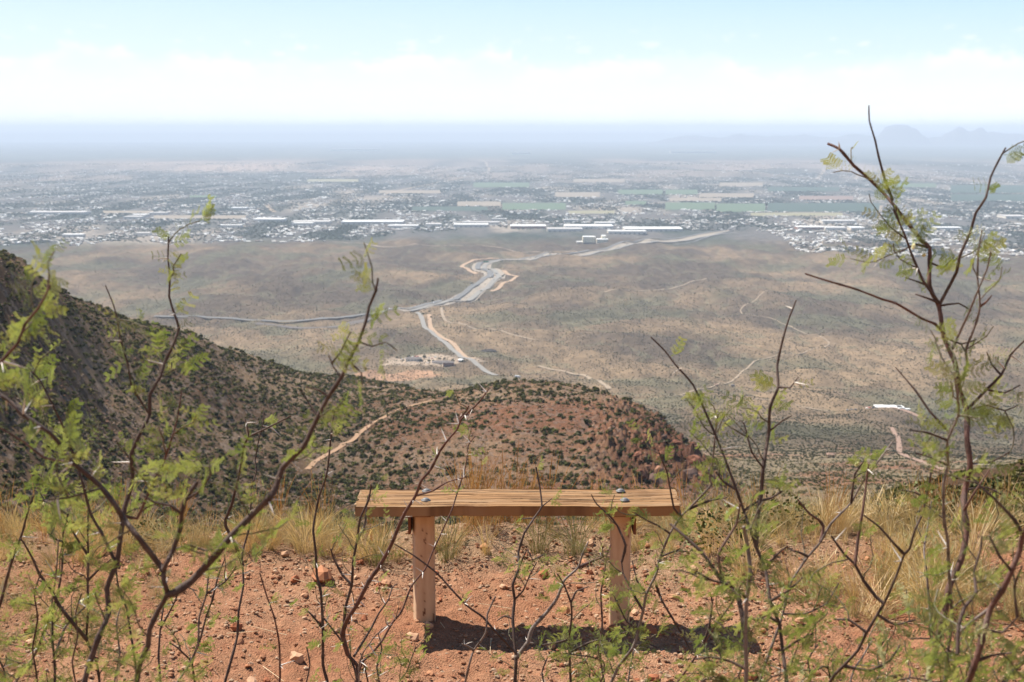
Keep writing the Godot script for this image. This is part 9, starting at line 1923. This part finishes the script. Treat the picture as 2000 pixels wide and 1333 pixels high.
func build_acacias() -> void:
	rng.seed = 2024
	var leaves := []
	for i in 6: leaves.append(leaf_mesh(800 + i, 3 + i % 3))
	var spike := thorn_mesh()
	var bud := boulder(901, 1)
	var greens := []
	for q in [Color(0.22, 0.25, 0.12), Color(0.28, 0.30, 0.16), Color(0.165, 0.20, 0.09), Color(0.35, 0.34, 0.20)]:
		var m: StandardMaterial3D = M.leaf.duplicate()
		m.albedo_color = q.linear_to_srgb()
		greens.append(m)
	var barks := [Color(0.115, 0.075, 0.064), Color(0.185, 0.095, 0.076), Color(0.29, 0.235, 0.205)]
	var total := 0
	for ac in ACACIAS:
		var t := thing("acacia", Vector3(ac.at[0], ac.at[1] - 0.02, ac.at[2]), ac.label, "acacia", "thorny acacias in front of the bench")
		for br in ac.branches:
			var raw: Array = br[5]
			var pts := PackedVector3Array()
			for i in raw.size() / 3: pts.append(Vector3(raw[3 * i], raw[3 * i + 1], raw[3 * i + 2]))
			# smooth the path a little and keep its kinks at the nodes
			var line := PackedVector3Array()
			var nodes := PackedInt32Array()
			for i in pts.size() - 1:
				var p0 := pts[maxi(i - 1, 0)]
				var p3 := pts[mini(i + 2, pts.size() - 1)]
				nodes.append(line.size())
				var segs := clampi(int(pts[i].distance_to(pts[i + 1]) / 0.012), 2, 14)
				for k in segs:
					var q := pts[i].cubic_interpolate(pts[i + 1], p0, p3, float(k) / segs)
					line.append(q.lerp(pts[i].lerp(pts[i + 1], float(k) / segs), 0.45))
			line.append(pts[-1])
			var total_len := 0.0
			var along := PackedFloat32Array([0.0])
			for i in range(1, line.size()):
				total_len += line[i].distance_to(line[i - 1])
				along.append(total_len)
			var radii := PackedFloat32Array()
			var tints := PackedColorArray()
			var gap := rng.randf_range(0.028, 0.045)
			var shift := rng.randf() * gap
			for i in line.size():
				var f := along[i] / maxf(total_len, 0.001)
				var knot := absf(fposmod(along[i] + shift, gap) / gap - 0.5)
				var rad := lerpf(br[0], br[1], pow(f, 1.15)) * 0.00108
				radii.append(rad * (1.0 + 0.22 * smooth(0.12, 0.0, knot)) + 0.0003 * n_fine.get_noise_2d(along[i] * 120.0, br[0]))
				var nb := n_fine.get_noise_2d(along[i] * 30.0, br[0] * 10.0 + raw[0])
				var col: Color = barks[br[4]].lerp(barks[2], clampf(nb * 0.8 - 0.05, 0.0, 0.6))
				if knot < 0.1: col = col.lerp(Color(0.07, 0.05, 0.045), 0.6)
				tints.append(col)
			var part := obj("branch", tube(line, radii, tints, 8), M.bark, t)
			# nodes: leaf tufts, paired thorns, the odd bud
			var at_len := 0.02 + shift
			var flip := 1.0
			while at_len < total_len:
				var i := 0
				while i < along.size() - 2 and along[i] < at_len: i += 1
				var p := line[i]
				var world: Vector3 = p + t.position
				var dir := (line[mini(i + 1, line.size() - 1)] - line[maxi(i - 1, 0)]).normalized()
				var side := dir.cross(Vector3(0.2, 0.1, 1.0)).normalized() * flip
				flip = -flip
				var around := side.rotated(dir, rng.randf_range(-1.1, 1.1))
				var frac := at_len / total_len
				at_len += gap
				if world.y < 0.45: continue
				if rng.randf() < br[2] * (0.95 + 0.9 * frac):
					for k in rng.randi_range(1, 4): total += add_leaf(part, leaves, greens, p + around * radii[i], (around.rotated(dir, rng.randf_range(-1.0, 1.0)) + dir * rng.randf_range(-0.2, 0.8) + Vector3(0, 0.15, 0)).normalized())
				if rng.randf() < 0.05 + br[2] * 0.62:
					# a short leafy side twig
					var tp := PackedVector3Array([p])
					var tr := PackedFloat32Array([0.0014])
					var tt := PackedColorArray([barks[br[4]]])
					var td := (around + dir * rng.randf_range(0.2, 1.2) + Vector3(0, 0.25, 0)).normalized()
					for k in rng.randi_range(3, 6):
						td = (td + Vector3(rng.randf_range(-0.4, 0.4), rng.randf_range(-0.3, 0.4), rng.randf_range(-0.4, 0.4))).normalized()
						tp.append(tp[-1] + td * rng.randf_range(0.012, 0.022))
						tr.append(0.0012 - 0.0001 * k)
						tt.append(barks[br[4]].lerp(Color(0.25, 0.27, 0.14), 0.4))
					obj("twig", tube(tp, tr, tt, 5), M.bark, part)
					for k in range(1, tp.size()):
						for q in rng.randi_range(0, 3 if br[2] > 0.3 else 1): total += add_leaf(part, leaves, greens, tp[k], Vector3(rng.randf_range(-1, 1), rng.randf_range(-0.4, 1), rng.randf_range(-1, 1)).normalized())
				if rng.randf() < br[3]:
					for k in [-1.0, 1.0]:
						if rng.randf() < 0.25: continue
						var th := obj("thorn", spike, M.thorn, part)
						var d := (around.rotated(dir, k * 0.75) + dir * rng.randf_range(-0.1, 0.4)).normalized()
						var bx := d.cross(dir).normalized()
						th.transform = Transform3D(Basis(bx, d, bx.cross(d)).scaled(Vector3.ONE * rng.randf_range(0.014, 0.036)), p + d * radii[i] * 0.7)
				if rng.randf() < 0.018 * br[2] * 3.0:
					var bo := obj("flower_bud", bud, M.bud, part)
					bo.position = p + around * (radii[i] + 0.006)
					bo.scale = Vector3(0.007, 0.014, 0.007)
					bo.rotation = Vector3(rng.randf(), rng.randf() * TAU_, rng.randf())
	print("leaves ", total)
